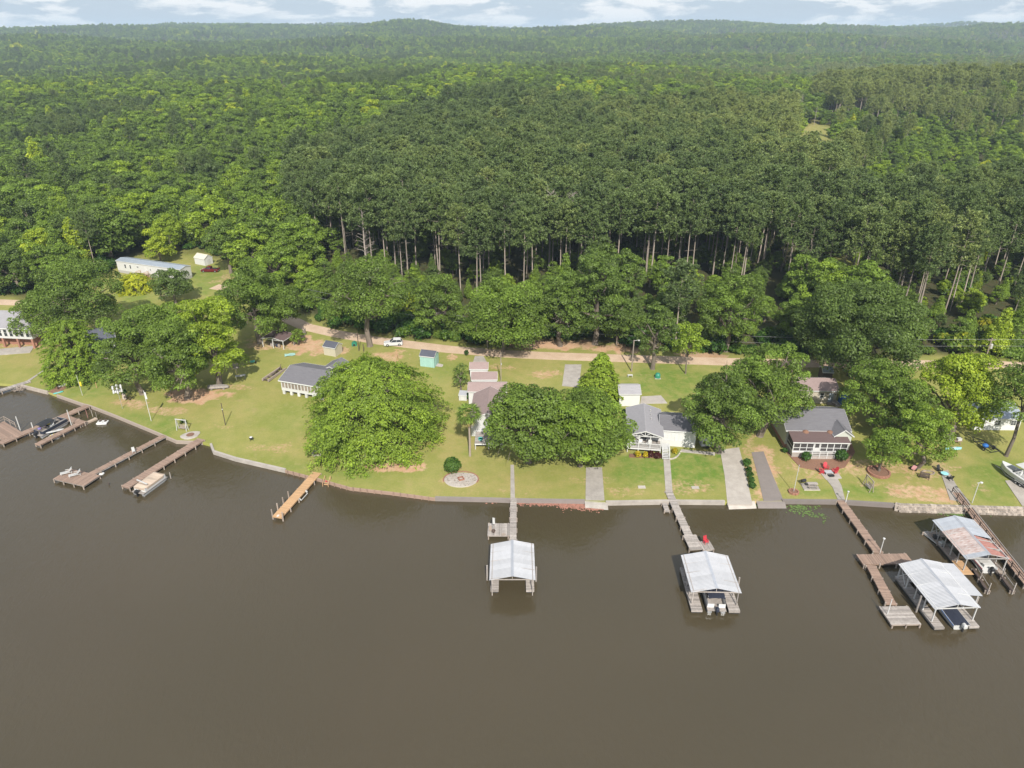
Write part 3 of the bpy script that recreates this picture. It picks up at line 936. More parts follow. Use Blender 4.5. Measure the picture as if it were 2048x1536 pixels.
yard('oak', 31, 1450, 702, 520, 140, .40, 'tall green tree on the far verge behind the lake oaks', name='shade_tree', n=83, dens=9.9, size=0.281, lob=0.180, base=.05)
yard('oak', 32, 1190, 688, 492, 150, .30, 'tall dark tree behind the roadside utility pole', name='shade_tree', n=83, dens=9.9, size=0.281, lob=0.180, base=.05)
yard('oak', 33, 922, 780, 722, 36, .34, 'small dark tree against the end of the mauve roofed shed', name='small_tree', n=26, dens=18.3, size=0.191, lob=0.259, base=.02)
yard('oak', 34, 598, 690, 655, 34, .55, 'leafy bush beside the grey board fence', name='bush', n=19, dens=18.3, size=0.191, lob=0.288, base=.0)
yard('oak', 35, 1120, 692, 530, 110, .36, 'leafy green tree over the orange earth bank', name='shade_tree', n=68, dens=10.5, size=0.281, lob=0.187, base=.04)

yard('oak', 36, 1796, 890, 742, 112, .44, 'green tree filling the gap between the yellow green tree and the blue tarp', name='shade_tree', n=50, dens=12.0, size=0.250, lob=.21, base=.05)

# ------------------------------------------------------------------ the woods
PINES = [[(590, 520), (700, 535), (800, 570), (960, 602), (1100, 596), (1250, 580), (1400, 566), (1520, 596), (1640, 604), (1830, 648), (1920, 628), (2048, 604), (2300, 600), (2300, 470), (1930, 455), (1690, 455),
          (1720, 380), (1640, 300), (1500, 262), (1000, 255), (800, 300), (640, 375), (575, 450)],
         [(1640, 236), (1720, 236), (2300, 212), (2300, 160), (1640, 160)]]
CLEAR = [[(1574, 385), (1680, 385), (1660, 252), (1588, 252)], [(553, 222), (590, 222), (578, 168), (560, 168)], [(1640, 560), (1720, 560), (1700, 520), (1650, 520)], [(-40, 206), (14, 206), (14, 186), (-40, 186)]]
def inpoly(u, v, poly):
    c = np.zeros(len(u), bool)
    j = len(poly) - 1
    for i in range(len(poly)):
        x0, y0 = poly[i]; x1, y1 = poly[j]
        hit = ((y0 > v) != (y1 > v)) & (u < (x1 - x0) * (v - y0) / ((y1 - y0) or 1e-9) + x0)
        c ^= hit
        j = i
    return c

def scatter():
    rng = np.random.default_rng(5)
    X, Y = [], []
    r = 150.0
    while r < 6200:
        s_ = 7.0 if r < 420 else (8.2 if r < 900 else (11.0 if r < 1700 else 15.0 + (r - 1700) / 280))
        n = int(1.50 * r / s_)
        a = np.linspace(-.75, .75, n) + rng.normal(size=n) * .28 * s_ / r
        rr = r + rng.normal(size=n) * .30 * s_
        X.append(np.sin(a) * rr); Y.append(np.cos(a) * rr)
        r += s_ * .92
    return np.concatenate(X), np.concatenate(Y), rng

X, Y, rng = scatter()
Z = ground(X, Y)
U, VV, DD = project(X, Y, Z)
ok = (Y > shore_y(X) + 20) & (VV < np.interp(U, FRONT[:, 0], FRONT[:, 1])) & (U > -330) & (U < 2380)
for poly in CLEAR:
    ok &= ~inpoly(U, VV, poly)
X, Y, Z, U, VV, DD = (a[ok] for a in (X, Y, Z, U, VV, DD))
n = len(X)
stand = np.zeros(n, bool)
jU = U + 70 * (vnoise(X / 45, Y / 45, 31) - .5) + 40 * (vnoise(X / 14, Y / 14, 33) - .5); jV = VV + np.where(VV < 450, 60, 8) * (vnoise(X / 45, Y / 45, 32) - .5)
for poly in PINES:
    stand |= inpoly(jU, jV, poly)
patch = vnoise(X / 60, Y / 60, 21)
pinep = np.where(stand, .97, np.where(DD > 420, .07 + .45 * (vnoise(X / 140, Y / 140, 22) > .70), .02))
pinep = np.where(stand & (VV > 452) & (U > 1560), .60, pinep)
pinep = np.where(stand & (VV < 330), .68, pinep)
is_pine = rng.random(n) < pinep
# the oaks stand wider apart than the pines
keep = is_pine | (rng.random(n) < np.where(DD < 420, .66, .8))
X, Y, Z, U, VV, DD, is_pine, stand, patch = (a[keep] for a in (X, Y, Z, U, VV, DD, is_pine, stand, patch))
# saplings and young hardwoods under the pines near the open edge
fr0 = np.interp(U, FRONT[:, 0], FRONT[:, 1]) - VV
ui = np.nonzero(stand & is_pine & (fr0 < 240) & (fr0 > 15) & (rng.random(len(X)) < .95))[0]
ux = X[ui] + rng.normal(size=len(ui)) * 2.2; uy = Y[ui] - 2.5 + rng.normal(size=len(ui)) * 1.5
uz = ground(ux, uy); uU, uV, uD = project(ux, uy, uz)
n_under = len(ui)
X = np.concatenate([X, ux]); Y = np.concatenate([Y, uy]); Z = np.concatenate([Z, uz]); U = np.concatenate([U, uU]); VV = np.concatenate([VV, uV]); DD = np.concatenate([DD, uD])
is_pine = np.concatenate([is_pine, np.zeros(n_under, bool)]); stand = np.concatenate([stand, np.ones(n_under, bool)]); patch = np.concatenate([patch, patch[ui]])
n = len(X)
front = np.interp(U, FRONT[:, 0], FRONT[:, 1]) - VV     # pixels behind the edge of the woods
hgt = np.where(is_pine, rng.normal(24.5, 1.6, n), 15.5 + 4.0 * (patch - .5) + rng.normal(0, 1.8, n))
hgt = np.where(~is_pine & (front < 60), hgt * np.where(U < 560, .95, .66), hgt)
hgt = np.where(~is_pine & stand, hgt * .42, hgt)
hgt = np.where(~is_pine & (front < 130) & (((U > 630) & (U < 1090)) | ((U > 1370) & (U < 1560))), np.minimum(hgt, rng.normal(6.5, 1.2, n)), hgt)
hgt = np.where(~is_pine & (U > 1770) & (VV > 560), np.minimum(hgt, rng.normal(8.0, 1.6, n)), hgt)
hgt = np.where(~is_pine & (U > 1640) & (VV > 235) & (VV < 470), hgt * .62, hgt)
hgt = np.where(is_pine & ~stand, hgt * .78, hgt)
hgt = np.where(~is_pine & (DD > 420), hgt * 1.12, hgt)
tint = np.where(is_pine, np.clip(rng.normal(.40, .15, n) + .36 * sstep(500, 260, VV) * sstep(900, 1500, U) + .35 * sstep(560, 380, DD * 0 + VV) * (U > 1500) * .6, 0, 1),
                np.clip(rng.normal(.42, .14, n) + .22 * (patch - .5) + np.where(rng.random(n) < .10, .22, 0), .05, .92))
tint = np.where(~is_pine & (U > 1830) & (VV > 540), np.clip(tint + .14, 0, 1), tint)
yaw = rng.random(n) * 6.283

# kinds of woodland tree (height 1 unit = metres of the model below)
r_ = rg(100)
BRO = [oak('wood_oak', rg(101), 6.2, 16, base=.08, n=60, dens=9, size=.33, lob=.20, limbs=14),
       oak('wood_oak', rg(102), 7.0, 16, base=.08, n=70, dens=8.5, size=.34, lob=.19, limbs=14),
       oak('wood_oak', rg(103), 5.4, 16, base=.05, n=50, dens=9, size=.33, lob=.23, limbs=10),
       poplar('wood_poplar', rg(104), 4.2, 17, dens=9, size=.33, n=34),
       poplar('wood_poplar', rg(105), 3.6, 17, dens=9, size=.33, n=28),
       oak('wood_oak', rg(106), 6.4, 15, base=.05, n=80, dens=9, size=.32, lob=.17, limbs=18)]
PIN = [pine('wood_pine', rg(110), 24.5, 4.5, cb=.58, nb=46, tufts=8, blades=25), pine('wood_pine', rg(111), 24.5, 4.1, cb=.62, nb=42, tufts=8, blades=25), pine('wood_pine', rg(112), 24.5, 4.9, cb=.55, nb=50, tufts=8, blades=25),
       pine('wood_pine', rg(113), 24.5, 3.9, cb=.64, nb=40, tufts=8, blades=25), pine('wood_pine', rg(114), 24.5, 4.6, cb=.60, nb=46, tufts=8, blades=25, dead=9)]
bk = rng.integers(0, len(BRO), n)
pk = rng.integers(0, len(PIN), n)
BH = np.array([16, 16, 16, 16, 16, 15.0])
FAR = 1500

def woods(mask, protos, heights, ki, leaf, bark, base_name, variants, group, mass_name):
    ids = np.nonzero(mask)[0]
    ids = ids[np.argsort(DD[ids])]
    inview = (U[ids] > -60) & (U[ids] < 2108)
    first = ids[inview][:292]
    firsts = set(first.tolist())
    src = {}
    made = []
    for i in first:
        k = int(ki[i])
        s_ = hgt[i] / heights[k]
        wd = s_ * (1.0 + .14 * math.sin(i * 12.9))
        nm, lb = variants(i)
        o = put_tree(nm, protos[k], lb, (X[i], Y[i], Z[i] - .1), yaw[i], (wd, wd, s_), tint[i], leaf, bark, lb)
        made.append(o)
        if k not in src:
            src[k] = o
    rest = np.array([i for i in ids if i not in firsts])
    # the rest of the wood: one object, one instance per tree
    me_ = bpy.data.meshes.new(mass_name)
    me_.vertices.add(len(rest))
    me_.vertices.foreach_set('co', np.stack([X[rest], Y[rest], Z[rest] - .1], 1).astype(np.float32).ravel())
    s_ = hgt[rest] / heights[ki[rest]]
    grow = (1 + .35 * sstep(1500, 4000, DD[rest])) * np.where(is_pine[rest], 1.0, 1.18)
    for nm, val in (('tint', tint[rest]), ('hs', s_ * (1 + .15 * (grow - 1))), ('ws', s_ * grow * (1 + .16 * np.sin(rest * 12.9))), ('yaw', yaw[rest])):
        a = me_.attributes.new(nm, 'FLOAT', 'POINT')
        a.data.foreach_set('value', val.astype(np.float32))
    a = me_.attributes.new('pick', 'INT', 'POINT')
    keys = sorted(src)
    lut = np.array([keys.index(k) if k in keys else 0 for k in range(len(protos))])
    a.data.foreach_set('value', lut[ki[rest]].astype(np.int32))
    mo = bpy.data.objects.new(mass_name, me_)
    COL.objects.link(mo)
    mo['kind'] = 'stuff'
    ng = bpy.data.node_groups.new(mass_name, 'GeometryNodeTree')
    ng.interface.new_socket('Geometry', in_out='INPUT', socket_type='NodeSocketGeometry')
    ng.interface.new_socket('Geometry', in_out='OUTPUT', socket_type='NodeSocketGeometry')
    gi = ng.nodes.new('NodeGroupInput'); go = ng.nodes.new('NodeGroupOutput')
    inst = ng.nodes.new('GeometryNodeInstanceOnPoints')
    g2i = ng.nodes.new('GeometryNodeGeometryToInstance')
    for k in reversed(keys):
        jn = ng.nodes.new('GeometryNodeJoinGeometry')
        for ch in src[k].children:
            oi = ng.nodes.new('GeometryNodeObjectInfo')
            oi.transform_space = 'ORIGINAL'
            oi.inputs['Object'].default_value = ch
            oi.inputs['As Instance'].default_value = False
            ng.links.new(oi.outputs['Geometry'], jn.inputs[0])
        ng.links.new(jn.outputs[0], g2i.inputs[0])
    def na(nm, typ):
        q = ng.nodes.new('GeometryNodeInputNamedAttribute')
        q.data_type = typ
        q.inputs['Name'].default_value = nm
        return q.outputs[0]
    cx = ng.nodes.new('ShaderNodeCombineXYZ')
    wsn = na('ws', 'FLOAT')
    ng.links.new(wsn, cx.inputs[0]); ng.links.new(wsn, cx.inputs[1]); ng.links.new(na('hs', 'FLOAT'), cx.inputs[2])
    rx = ng.nodes.new('ShaderNodeCombineXYZ')
    ng.links.new(na('yaw', 'FLOAT'), rx.inputs[2])
    er = ng.nodes.new('FunctionNodeEulerToRotation')
    ng.links.new(rx.outputs[0], er.inputs[0])
    ng.links.new(gi.outputs[0], inst.inputs['Points'])
    ng.links.new(g2i.outputs[0], inst.inputs['Instance'])
    inst.inputs['Pick Instance'].default_value = True
    ng.links.new(na('pick', 'INT'), inst.inputs['Instance Index'])
    ng.links.new(er.outputs[0], inst.inputs['Rotation'])
    ng.links.new(cx.outputs[0], inst.inputs['Scale'])
    ng.links.new(inst.outputs[0], go.inputs[0])
    md = mo.modifiers.new('scatter', 'NODES')
    md.node_group = ng
    return mo

def place_words(i):
    for lim, wd in ((240, 'past the big white house'), (460, 'behind the mobile home'), (690, 'above the carport'), (860, 'behind the pale trunked old oak'), (1000, 'behind the mauve sheds'), (1130, 'behind the broad roadside oak'),
                    (1290, 'behind the conical cypress'), (1420, 'behind the white porch house'), (1560, 'behind the pale ramp'), (1690, 'behind the tan outbuilding'), (1850, 'behind the very large dark oak'), (1980, 'behind the yellow green tree')):
        if U[i] < lim:
            return wd
    return 'past the transformer pole'
def depth_words(i):
    return 'at the forest edge' if front[i] < 45 else ('a few rows in' if front[i] < 100 else 'deep in the forest')
def pine_words(i):
    tone = 'olive' if tint[i] > .48 else ('dark' if tint[i] < .33 else 'green')
    return 'pine_tree', 'tall %s pine %s, %s' % (tone, depth_words(i), place_words(i))
def leafy_words(i):
    tone = 'dark green' if tint[i] < .34 else ('mid green' if tint[i] < .52 else 'bright green')
    size = 'tall' if hgt[i] > 14 else ('low' if hgt[i] < 9 else 'medium')
    return 'broadleaf_tree', '%s %s %s tree %s, %s' % (size, tone, 'narrow' if bk[i] in (3, 4) else 'rounded', depth_words(i), place_words(i))
woods(is_pine, PIN, np.full(len(PIN), 24.5), pk, 'pine', 'pinebark', 'pine_tree',
      pine_words, None, 'pine_forest')
woods(~is_pine, BRO, BH, bk, 'leaf', 'bark', 'broadleaf_tree',
      leafy_words, None, 'broadleaf_forest')
print('TREES', n, int(is_pine.sum()))
# ------------------------------------------------------------------ sea walls
def shore_run(u0, u1, n=None):
    """points of the shoreline between two photo columns"""
    pts = [W(u, v, .6) for u, v in SHORE_PX if u0 <= u <= u1]
    return [(p.x, p.y) for p in pts]

def wall_along(name, label, pts, mat, w_=.32, top=.72, out_=.06, cat='sea wall', posts=None, blocks=None):
    p0 = pts[0]
    t_ = thing(name, label, cat, (p0[0], p0[1], 0))
    mb = MB()
    rel = [Vector((x - p0[0], y - p0[1], 0)) for x, y in pts]
    def off(i, d):
        a = rel[max(0, i - 1)]; b = rel[min(len(rel) - 1, i + 1)]
        n_ = Vector((b.y - a.y, -(b.x - a.x), 0)).normalized()   # towards the lake
        return rel[i] + n_ * d
    rings = []
    for i in range(len(rel)):
        a = off(i, out_); b = off(i, -w_)
        rings.append([Vector((a.x, a.y, -1.6)), Vector((a.x, a.y, top)), Vector((b.x, b.y, top + .02)), Vector((b.x, b.y, -.2))])
    mb.loft(rings, True)
    mb.build('wall', mat, t_)
    if posts:
        m2 = MB()
        for i in range(len(rel) - 1):
            L = (rel[i + 1] - rel[i]).length
            for k in range(int(L / posts)):
                q = off(i, out_ + .09).lerp(off(i + 1, out_ + .09), (k + .5) * posts / L)
                m2.box(q.x, q.y, -.3, .16, .16, 2.1 + .2 * rnd.random(), c='r')
        m2.build('piling', mat, t_, kind='stuff')
    if blocks:
        m2 = MB()
        for i in range(len(rel) - 1):
            L = (rel[i + 1] - rel[i]).length
            ang = math.atan2(rel[i + 1].y - rel[i].y, rel[i + 1].x - rel[i].x)
            for row in range(4):
                k = 0.0
                while k < L:
                    s_ = .28 + .3 * rnd.random()
                    q = off(i, out_ + .55 - row * .27).lerp(off(i + 1, out_ + .55 - row * .27), min(1, (k + s_ / 2) / L))
                    m2.box(q.x, q.y, .05 + row * .24 + .05 * rnd.random(), s_ * .94, .34 + .12 * rnd.random(), .30 + .1 * rnd.random(), ang + rnd.uniform(-.12, .12), 'r')
                    k += s_
        m2.build('stones', 'stone', t_, kind='stuff')
    return t_

wall_along('sea_wall', 'low stone edging wall beside the mud boat slip', shore_run(33, 96), 'stone')
wall_along('sea_wall', 'old grey timber edge along the lawn with the swing frame', shore_run(110, 408), 'oldwood', w_=.2, top=.66)
wall_along('sea_wall', 'grey concrete wall from the fire ring slab to the new tan dock', shore_run(418, 575), 'concrete', w_=.35)
wall_along('sea_wall', 'rough timber bulkhead with pilings beside the new tan dock', shore_run(568, 875), 'redwood', w_=.10, top=.60, posts=1.25)
wall_along('sea_wall', 'brownish concrete wall below the lawn of the round bush', shore_run(868, 1172), 'concrete_dark', w_=.35)
wall_along('sea_wall', 'pale capped wall below the lush lawn of the white porch house', shore_run(1211, 1452), 'concrete_light', w_=.4)
wall_along('sea_wall', 'grey concrete wall below the flagpole and picnic slab', shore_run(1564, 1795), 'concrete_dark', w_=.45)
wall_along('stone_wall', 'wall of pale stacked stones at the foot of the railed walkway', shore_run(1789, 2050) + [(100, 93.9)], 'stone', w_=.6, top=.8, blocks=True)

M['curtain'] = pm('curtained_glass', (.26, .215, .18), .4, .4, 1.5, col2=(.12, .10, .09))
# ------------------------------------------------------------------ houses
def face_fn(face, w_, d_):
    return {'f': (lambda a, z, o: (a, -d_ / 2 - o, z)), 'b': (lambda a, z, o: (-a, d_ / 2 + o, z)),
            'l': (lambda a, z, o: (-w_ / 2 - o, -a, z)), 'r': (lambda a, z, o: (w_ / 2 + o, a, z))}[face]

def add_window(t_, fn, a, z, ww, hh, frame='trim', glass='glass', mull=(1, 1), fw=.08, name='window'):
    """frame proud of the wall, mullions, pane set back in the frame"""
    mb = MB()
    for x0, x1, z0, z1 in ((a - ww / 2, a + ww / 2, z - hh / 2, z - hh / 2 + fw), (a - ww / 2, a + ww / 2, z + hh / 2 - fw, z + hh / 2),
                           (a - ww / 2, a - ww / 2 + fw, z - hh / 2 + fw, z + hh / 2 - fw), (a + ww / 2 - fw, a + ww / 2, z - hh / 2 + fw, z + hh / 2 - fw)):
        mb.loft([[fn(x0, z0, .0), fn(x1, z0, .0), fn(x1, z1, .0), fn(x0, z1, .0)], [fn(x0, z0, .06), fn(x1, z0, .06), fn(x1, z1, .06), fn(x0, z1, .06)]])
    for i in range(mull[0]):
        x = a - ww / 2 + ww * (i + 1) / (mull[0] + 1)
        mb.loft([[fn(x - .02, z - hh / 2 + fw, .0), fn(x + .02, z - hh / 2 + fw, .0), fn(x + .02, z + hh / 2 - fw, .0), fn(x - .02, z + hh / 2 - fw, .0)],
                 [fn(x - .02, z - hh / 2 + fw, .05), fn(x + .02, z - hh / 2 + fw, .05), fn(x + .02, z + hh / 2 - fw, .05), fn(x - .02, z + hh / 2 - fw, .05)]])
    for i in range(mull[1]):
        y = z - hh / 2 + hh * (i + 1) / (mull[1] + 1)
        mb.loft([[fn(a - ww / 2 + fw, y - .025, .0), fn(a + ww / 2 - fw, y - .025, .0), fn(a + ww / 2 - fw, y + .025, .0), fn(a - ww / 2 + fw, y + .025, .0)],
                 [fn(a - ww / 2 + fw, y - .025, .052), fn(a + ww / 2 - fw, y - .025, .052), fn(a + ww / 2 - fw, y + .025, .052), fn(a - ww / 2 + fw, y + .025, .052)]])
    o = mb.build(name, frame, t_)
    m2 = MB()
    x0, x1, z0, z1 = a - ww / 2 + fw, a + ww / 2 - fw, z - hh / 2 + fw, z + hh / 2 - fw
    m2.loft([[fn(x0, z0, -.02), fn(x1, z0, -.02), fn(x1, z1, -.02), fn(x0, z1, -.02)], [fn(x0, z0, .02), fn(x1, z0, .02), fn(x1, z1, .02), fn(x0, z1, .02)]])
    if o.parent is not None and o.parent.parent is None:
        m2.build('pane', glass, o)
    return o

def add_door(t_, fn, a, z0, ww, hh, mat='white'):
    mb = MB()
    mb.loft([[fn(a - ww / 2, z0, .0), fn(a + ww / 2, z0, .0), fn(a + ww / 2, z0 + hh, .0), fn(a - ww / 2, z0 + hh, .0)],
             [fn(a - ww / 2, z0, .05), fn(a + ww / 2, z0, .05), fn(a + ww / 2, z0 + hh, .05), fn(a - ww / 2, z0 + hh, .05)]])
    o = mb.build('door', mat, t_)
    m2 = MB()
    p = fn(a + ww * .36, z0 + 1.0, .08)
    m2.box(*p, .06, .06, .06)
    m2.build('handle', 'alu', o)
    return o

def shell(t_, w_, d_, z0, hw, rise, ridge, wm, rm, over=.35, th=.13, fascia='trim', cx=0.0, cy_=0.0, gable=True):
    """walls with gables and a roof of two thick slopes with fascia boards"""
    mb = MB()
    W2, D2 = w_ / 2, d_ / 2
    if ridge == 'x':
        mb.prism([(cy_ - D2, z0), (cy_ + D2, z0), (cy_ + D2, hw), (cy_, hw + rise), (cy_ - D2, hw)], cx - W2, cx + W2, 'x')
    elif ridge == 'y':
        mb.prism([(cx - W2, z0), (cx + W2, z0), (cx + W2, hw), (cx, hw + rise), (cx - W2, hw)], cy_ - D2, cy_ + D2, 'y')
    else:
        mb.prism([(cy_ - D2, z0), (cy_ + D2, z0), (cy_ + D2, hw + rise), (cy_ - D2, hw)], cx - W2, cx + W2, 'x')
    if wm:
        mb.build('wall', wm, t_)
    r = MB(); f = MB()
    def slab(p0, p1, ax, a, b):
        """slope from eave p0 to ridge p1 (2D), extruded a..b"""
        r.prism([p0, p1, (p1[0], p1[1] + th), (p0[0], p0[1] + th)], a, b, ax)
        f.prism([(p0[0], p0[1] - .06), (p0[0] + .03 * (1 if p1[0] < p0[0] else -1), p0[1] - .06), (p0[0] + .03 * (1 if p1[0] < p0[0] else -1), p0[1] + th + .01), (p0[0], p0[1] + th + .01)], a, b, ax)
        for e, s_ in ((a, -1), (b, 1)):
            f.prism([(p0[0], p0[1] - .05), (p1[0], p1[1] - .05), (p1[0], p1[1] + th + .012), (p0[0], p0[1] + th + .012)], e + (0 if s_ > 0 else -.03), e + (.03 if s_ > 0 else 0), ax)
    if ridge in 'xy':
        D = D2 if ridge == 'x' else W2
        c = cy_ if ridge == 'x' else cx
        lo, hi = (cx - W2 - over, cx + W2 + over) if ridge == 'x' else (cy_ - D2 - over, cy_ + D2 + over)
        s_ = rise / D
        slab((c - D - over, hw - over * s_ + .02), (c, hw + rise + .02), ridge, lo, hi)
        slab((c + D + over, hw - over * s_ + .02), (c, hw + rise + .02), ridge, lo, hi)
    else:
        s_ = rise / d_
        slab((cy_ - D2 - over, hw - over * s_ + .02), (cy_ + D2, hw + rise + .02), 'x', cx - W2 - over, cx + W2 + over)
    ro = r.build('roof', rm, t_)
    f.build('fascia', fascia, ro)
    if ridge in 'xy':
        cap = MB()
        if ridge == 'x':
            cap.prism([(cy_ - .16, hw + rise + th - .02), (cy_, hw + rise + th + .07), (cy_ + .16, hw + rise + th - .02)], lo, hi, 'x')
        else:
            cap.prism([(cx - .16, hw + rise + th - .02), (cx, hw + rise + th + .07), (cx + .16, hw + rise + th - .02)], lo, hi, 'y')
        cap.build('ridge_cap', rm, ro)
    return ro

def eave(uL, vL, uR, vR, h):
    p = W(uL, vL, 4.5); q = W(uR, vR, 4.5)
    for _ in range(4):
        zz = gz((p.x + q.x) / 2, (p.y + q.y) / 2 + 2) + h
        p = W(uL, vL, zz); q = W(uR, vR, zz)
    return p, q

def house(name, label, cat, px, h, depth, rise, ridge, wm, rm, z0=-.3, over=.35, width=None, group=None):
    """front eave line from two photo pixels; returns the Empty, wall width and wall depth"""
    A, B = eave(*px, h)
    d = B - A
    yaw = math.atan2(d.y, d.x)
    if width:
        B = A + d.normalized() * width
    nrm = Vector((-math.sin(yaw), math.cos(yaw), 0))
    c = (A + B) / 2 + nrm * depth / 2
    wd = (B - A).length
    t_ = thing(name, label, cat, (c.x, c.y, gz(c.x, c.y)), yaw, group)
    ww, dd = wd - 2 * over, depth - 2 * over
    shell(t_, ww, dd, z0, h, rise, ridge, wm, rm, over)
    return t_, ww, dd

# white house at the frame edge, raised on columns
t_, ww, dd = house('house', 'white house with a grey roof and tall windows on brick columns at the frame edge', 'house', (-70, 655, 60, 660), 5.0, 11, 2.3, 'x', 'white', 'shingle_light', z0=2.3)
f = face_fn('f', ww, dd)
for i in range(11):
    add_window(t_, f, -ww / 2 + 1.0 + i * (ww - 2) / 10, 3.75, .95, 1.9, mull=(0, 1))
add_window(t_, face_fn('r', ww, dd), 0, 3.8, 1.2, 1.3)
add_window(t_, face_fn('r', ww, dd), 2.8, 3.8, 1.2, 1.3)
for i in range(5):
    m_ = MB(); m_.box(-ww / 2 + .4 + i * (ww - .8) / 4, -dd / 2 + .25, 1.0, .45, .45, 2.6); m_.build('column', 'brick', t_)
m_ = MB(); m_.box(0, .8, .9, ww - .6, dd - 2.4, 2.78); m_.build('foundation', 'brick', t_)
# dark roofed house among the trees
t_, ww, dd = house('house', 'white house with a dark slate roof hidden between dense trees', 'house', (172, 690, 232, 680), 3.2, 9, 1.9, 'x', 'white', 'shingle_dark')
f = face_fn('f', ww, dd)
for i in range(4):
    add_window(t_, f, -ww / 2 + 1.1 + i * (ww - 2.2) / 3, 1.9, .9, 1.2)
add_window(t_, face_fn('r', ww, dd), 0, 1.9, .9, 1.2)
# mobile home
t_, ww, dd = house('mobile_home', 'long white mobile home with a pale metal roof at the forest edge', 'mobile home', (230.6, 522, 360, 540), 3.7, 4.4, .45, 'x', 'white', 'metal_blue', z0=.85, over=.12)
m_ = MB(); m_.box(0, 0, .25, ww - .05, dd - .05, 1.2); m_.build('skirt', 'galv', t_)
f = face_fn('f', ww, dd)
for a in (-9.3, -7.2):
    add_window(t_, f, a, 2.4, .75, 1.25, mull=(0, 1))
add_window(t_, f, -4.2, 2.7, .9, .6); add_window(t_, f, .9, 2.4, .6, .8); add_window(t_, f, 4.2, 2.5, 1.2, 1.1); add_window(t_, f, 8, 2.5, 1.2, 1.1)
add_door(t_, f, -1.1, 1.0, .9, 2.0)
add_window(t_, face_fn('l', ww, dd), 0, 2.5, 1.1, 1.0)
m_ = MB()
for i in range(7):
    m_.box(-1.6, -dd / 2 - .3 - i * .3, .95, 3.4, .27, .05, c='r')
m_.build('deck', 'oldwood', t_, kind='stuff')
for x in (-3.2, -.1):
    m_ = MB(); m_.bar((x, -dd / 2 - .1, 1.9), (x, -dd / 2 - 2.2, 1.9), .07)
    for k in range(8):
        m_.bar((x, -dd / 2 - .15 - k * .28, .9), (x, -dd / 2 - .15 - k * .28, 1.9), .05)
    m_.build('railing', 'newwood', t_)
m_ = MB()
for i in range(5):
    m_.box(1.0 + i * .3, -dd / 2 - 1.4, .8 - i * .18, .3, 1.2, .05)
m_.bar((.2, -dd / 2 - .8, 1.8), (2.4, -dd / 2 - .8, .9), .07); m_.bar((.2, -dd / 2 - 2, 1.8), (2.4, -dd / 2 - 2, .9), .07)
m_.build('stairs', 'newwood', t_)
# sheds
t_, ww, dd = house('shed', 'small white barn shaped shed on the grass behind the mobile home', 'shed', (387, 515, 408, 519), 2.1, 3.4, 1.0, 'x', 'white', 'cream', over=.1)
add_door(t_, face_fn('r', ww, dd), 0, 0, 1.2, 1.8)
t_, ww, dd = house('shed', 'cream shed with a dark roof on bare ground', 'shed', (644.5, 693, 670, 697.5), 2.1, 3.1, .85, 'x', 'cream', 'shingle_dark', over=.15)
add_door(t_, face_fn('b', ww, dd), 0, 0, 1.2, 1.8, 'cream')
t_, ww, dd = house('shed', 'mint green shed with a dark roof beside the road', 'shed', (838, 712, 868.5, 715.5), 2.5, 3.1, .85, 'x', 'mint', 'shingle_dark', over=.12)
add_door(t_, face_fn('r', ww, dd), 0, .1, 1.3, 1.9, 'mint')
for k in range(7):
    m_ = MB(); x = -ww / 2 + .2 + k * (ww - .4) / 6; m_.box(x, -dd / 2 - .012, 1.1, .05, .024, 2.6); m_.build('batten', 'mint', t_)
m_ = MB(); m_.prism([(ww / 2 + .05, .0), (ww / 2 + 1.5, 0), (ww / 2 + .05, .16)], -.7, .7, 'y'); m_.build('ramp', 'greywood', t_)
# row of mauve roofed sheds
t_, ww, dd = house('shed', 'narrow white shed with a mauve roof nearest the dirt road', 'shed', (938.5, 739, 976.5, 739), 2.4, 3.6, .8, 'x', 'white', 'shingle_mauve', over=.15)
add_window(t_, face_fn('f', ww, dd), .6, 1.5, .6, .6)
t_, ww, dd = house('shed', 'middle white shed of the row with mauve roofs', 'shed', (942, 760.5, 995, 760), 2.6, 4.0, .8, 'x', 'white', 'shingle_mauve', over=.15)
add_window(t_, face_fn('f', ww, dd), -1.2, 1.5, .6, .6); add_window(t_, face_fn('f', ww, dd), 1.2, 1.5, .6, .6)
t_, ww, dd = house('garage', 'wide white garage with a mauve roof behind the palm', 'garage', (935, 784, 1014, 784), 2.8, 4.6, .9, 'x', 'white', 'shingle_mauve', over=.2)
add_window(t_, face_fn('f', ww, dd), 2.2, 1.5, .8, .8)
t_, ww, dd = house('house', 'white cottage with a mauve roof half hidden by the oak', 'house', (938, 842, 1010, 843), 3.4, 11.2, 1.5, 'y', 'white', 'shingle_mauve', over=.3)
f = face_fn('f', ww, dd)
add_window(t_, f, 1.2, 2.1, 1.4, 1.3); add_door(t_, f, -.4, .9, .95, 2.0)
for a in (-2.5, 0, 2.5):
    add_window(t_, face_fn('l', ww, dd), a, 2.1, .9, 1.1)
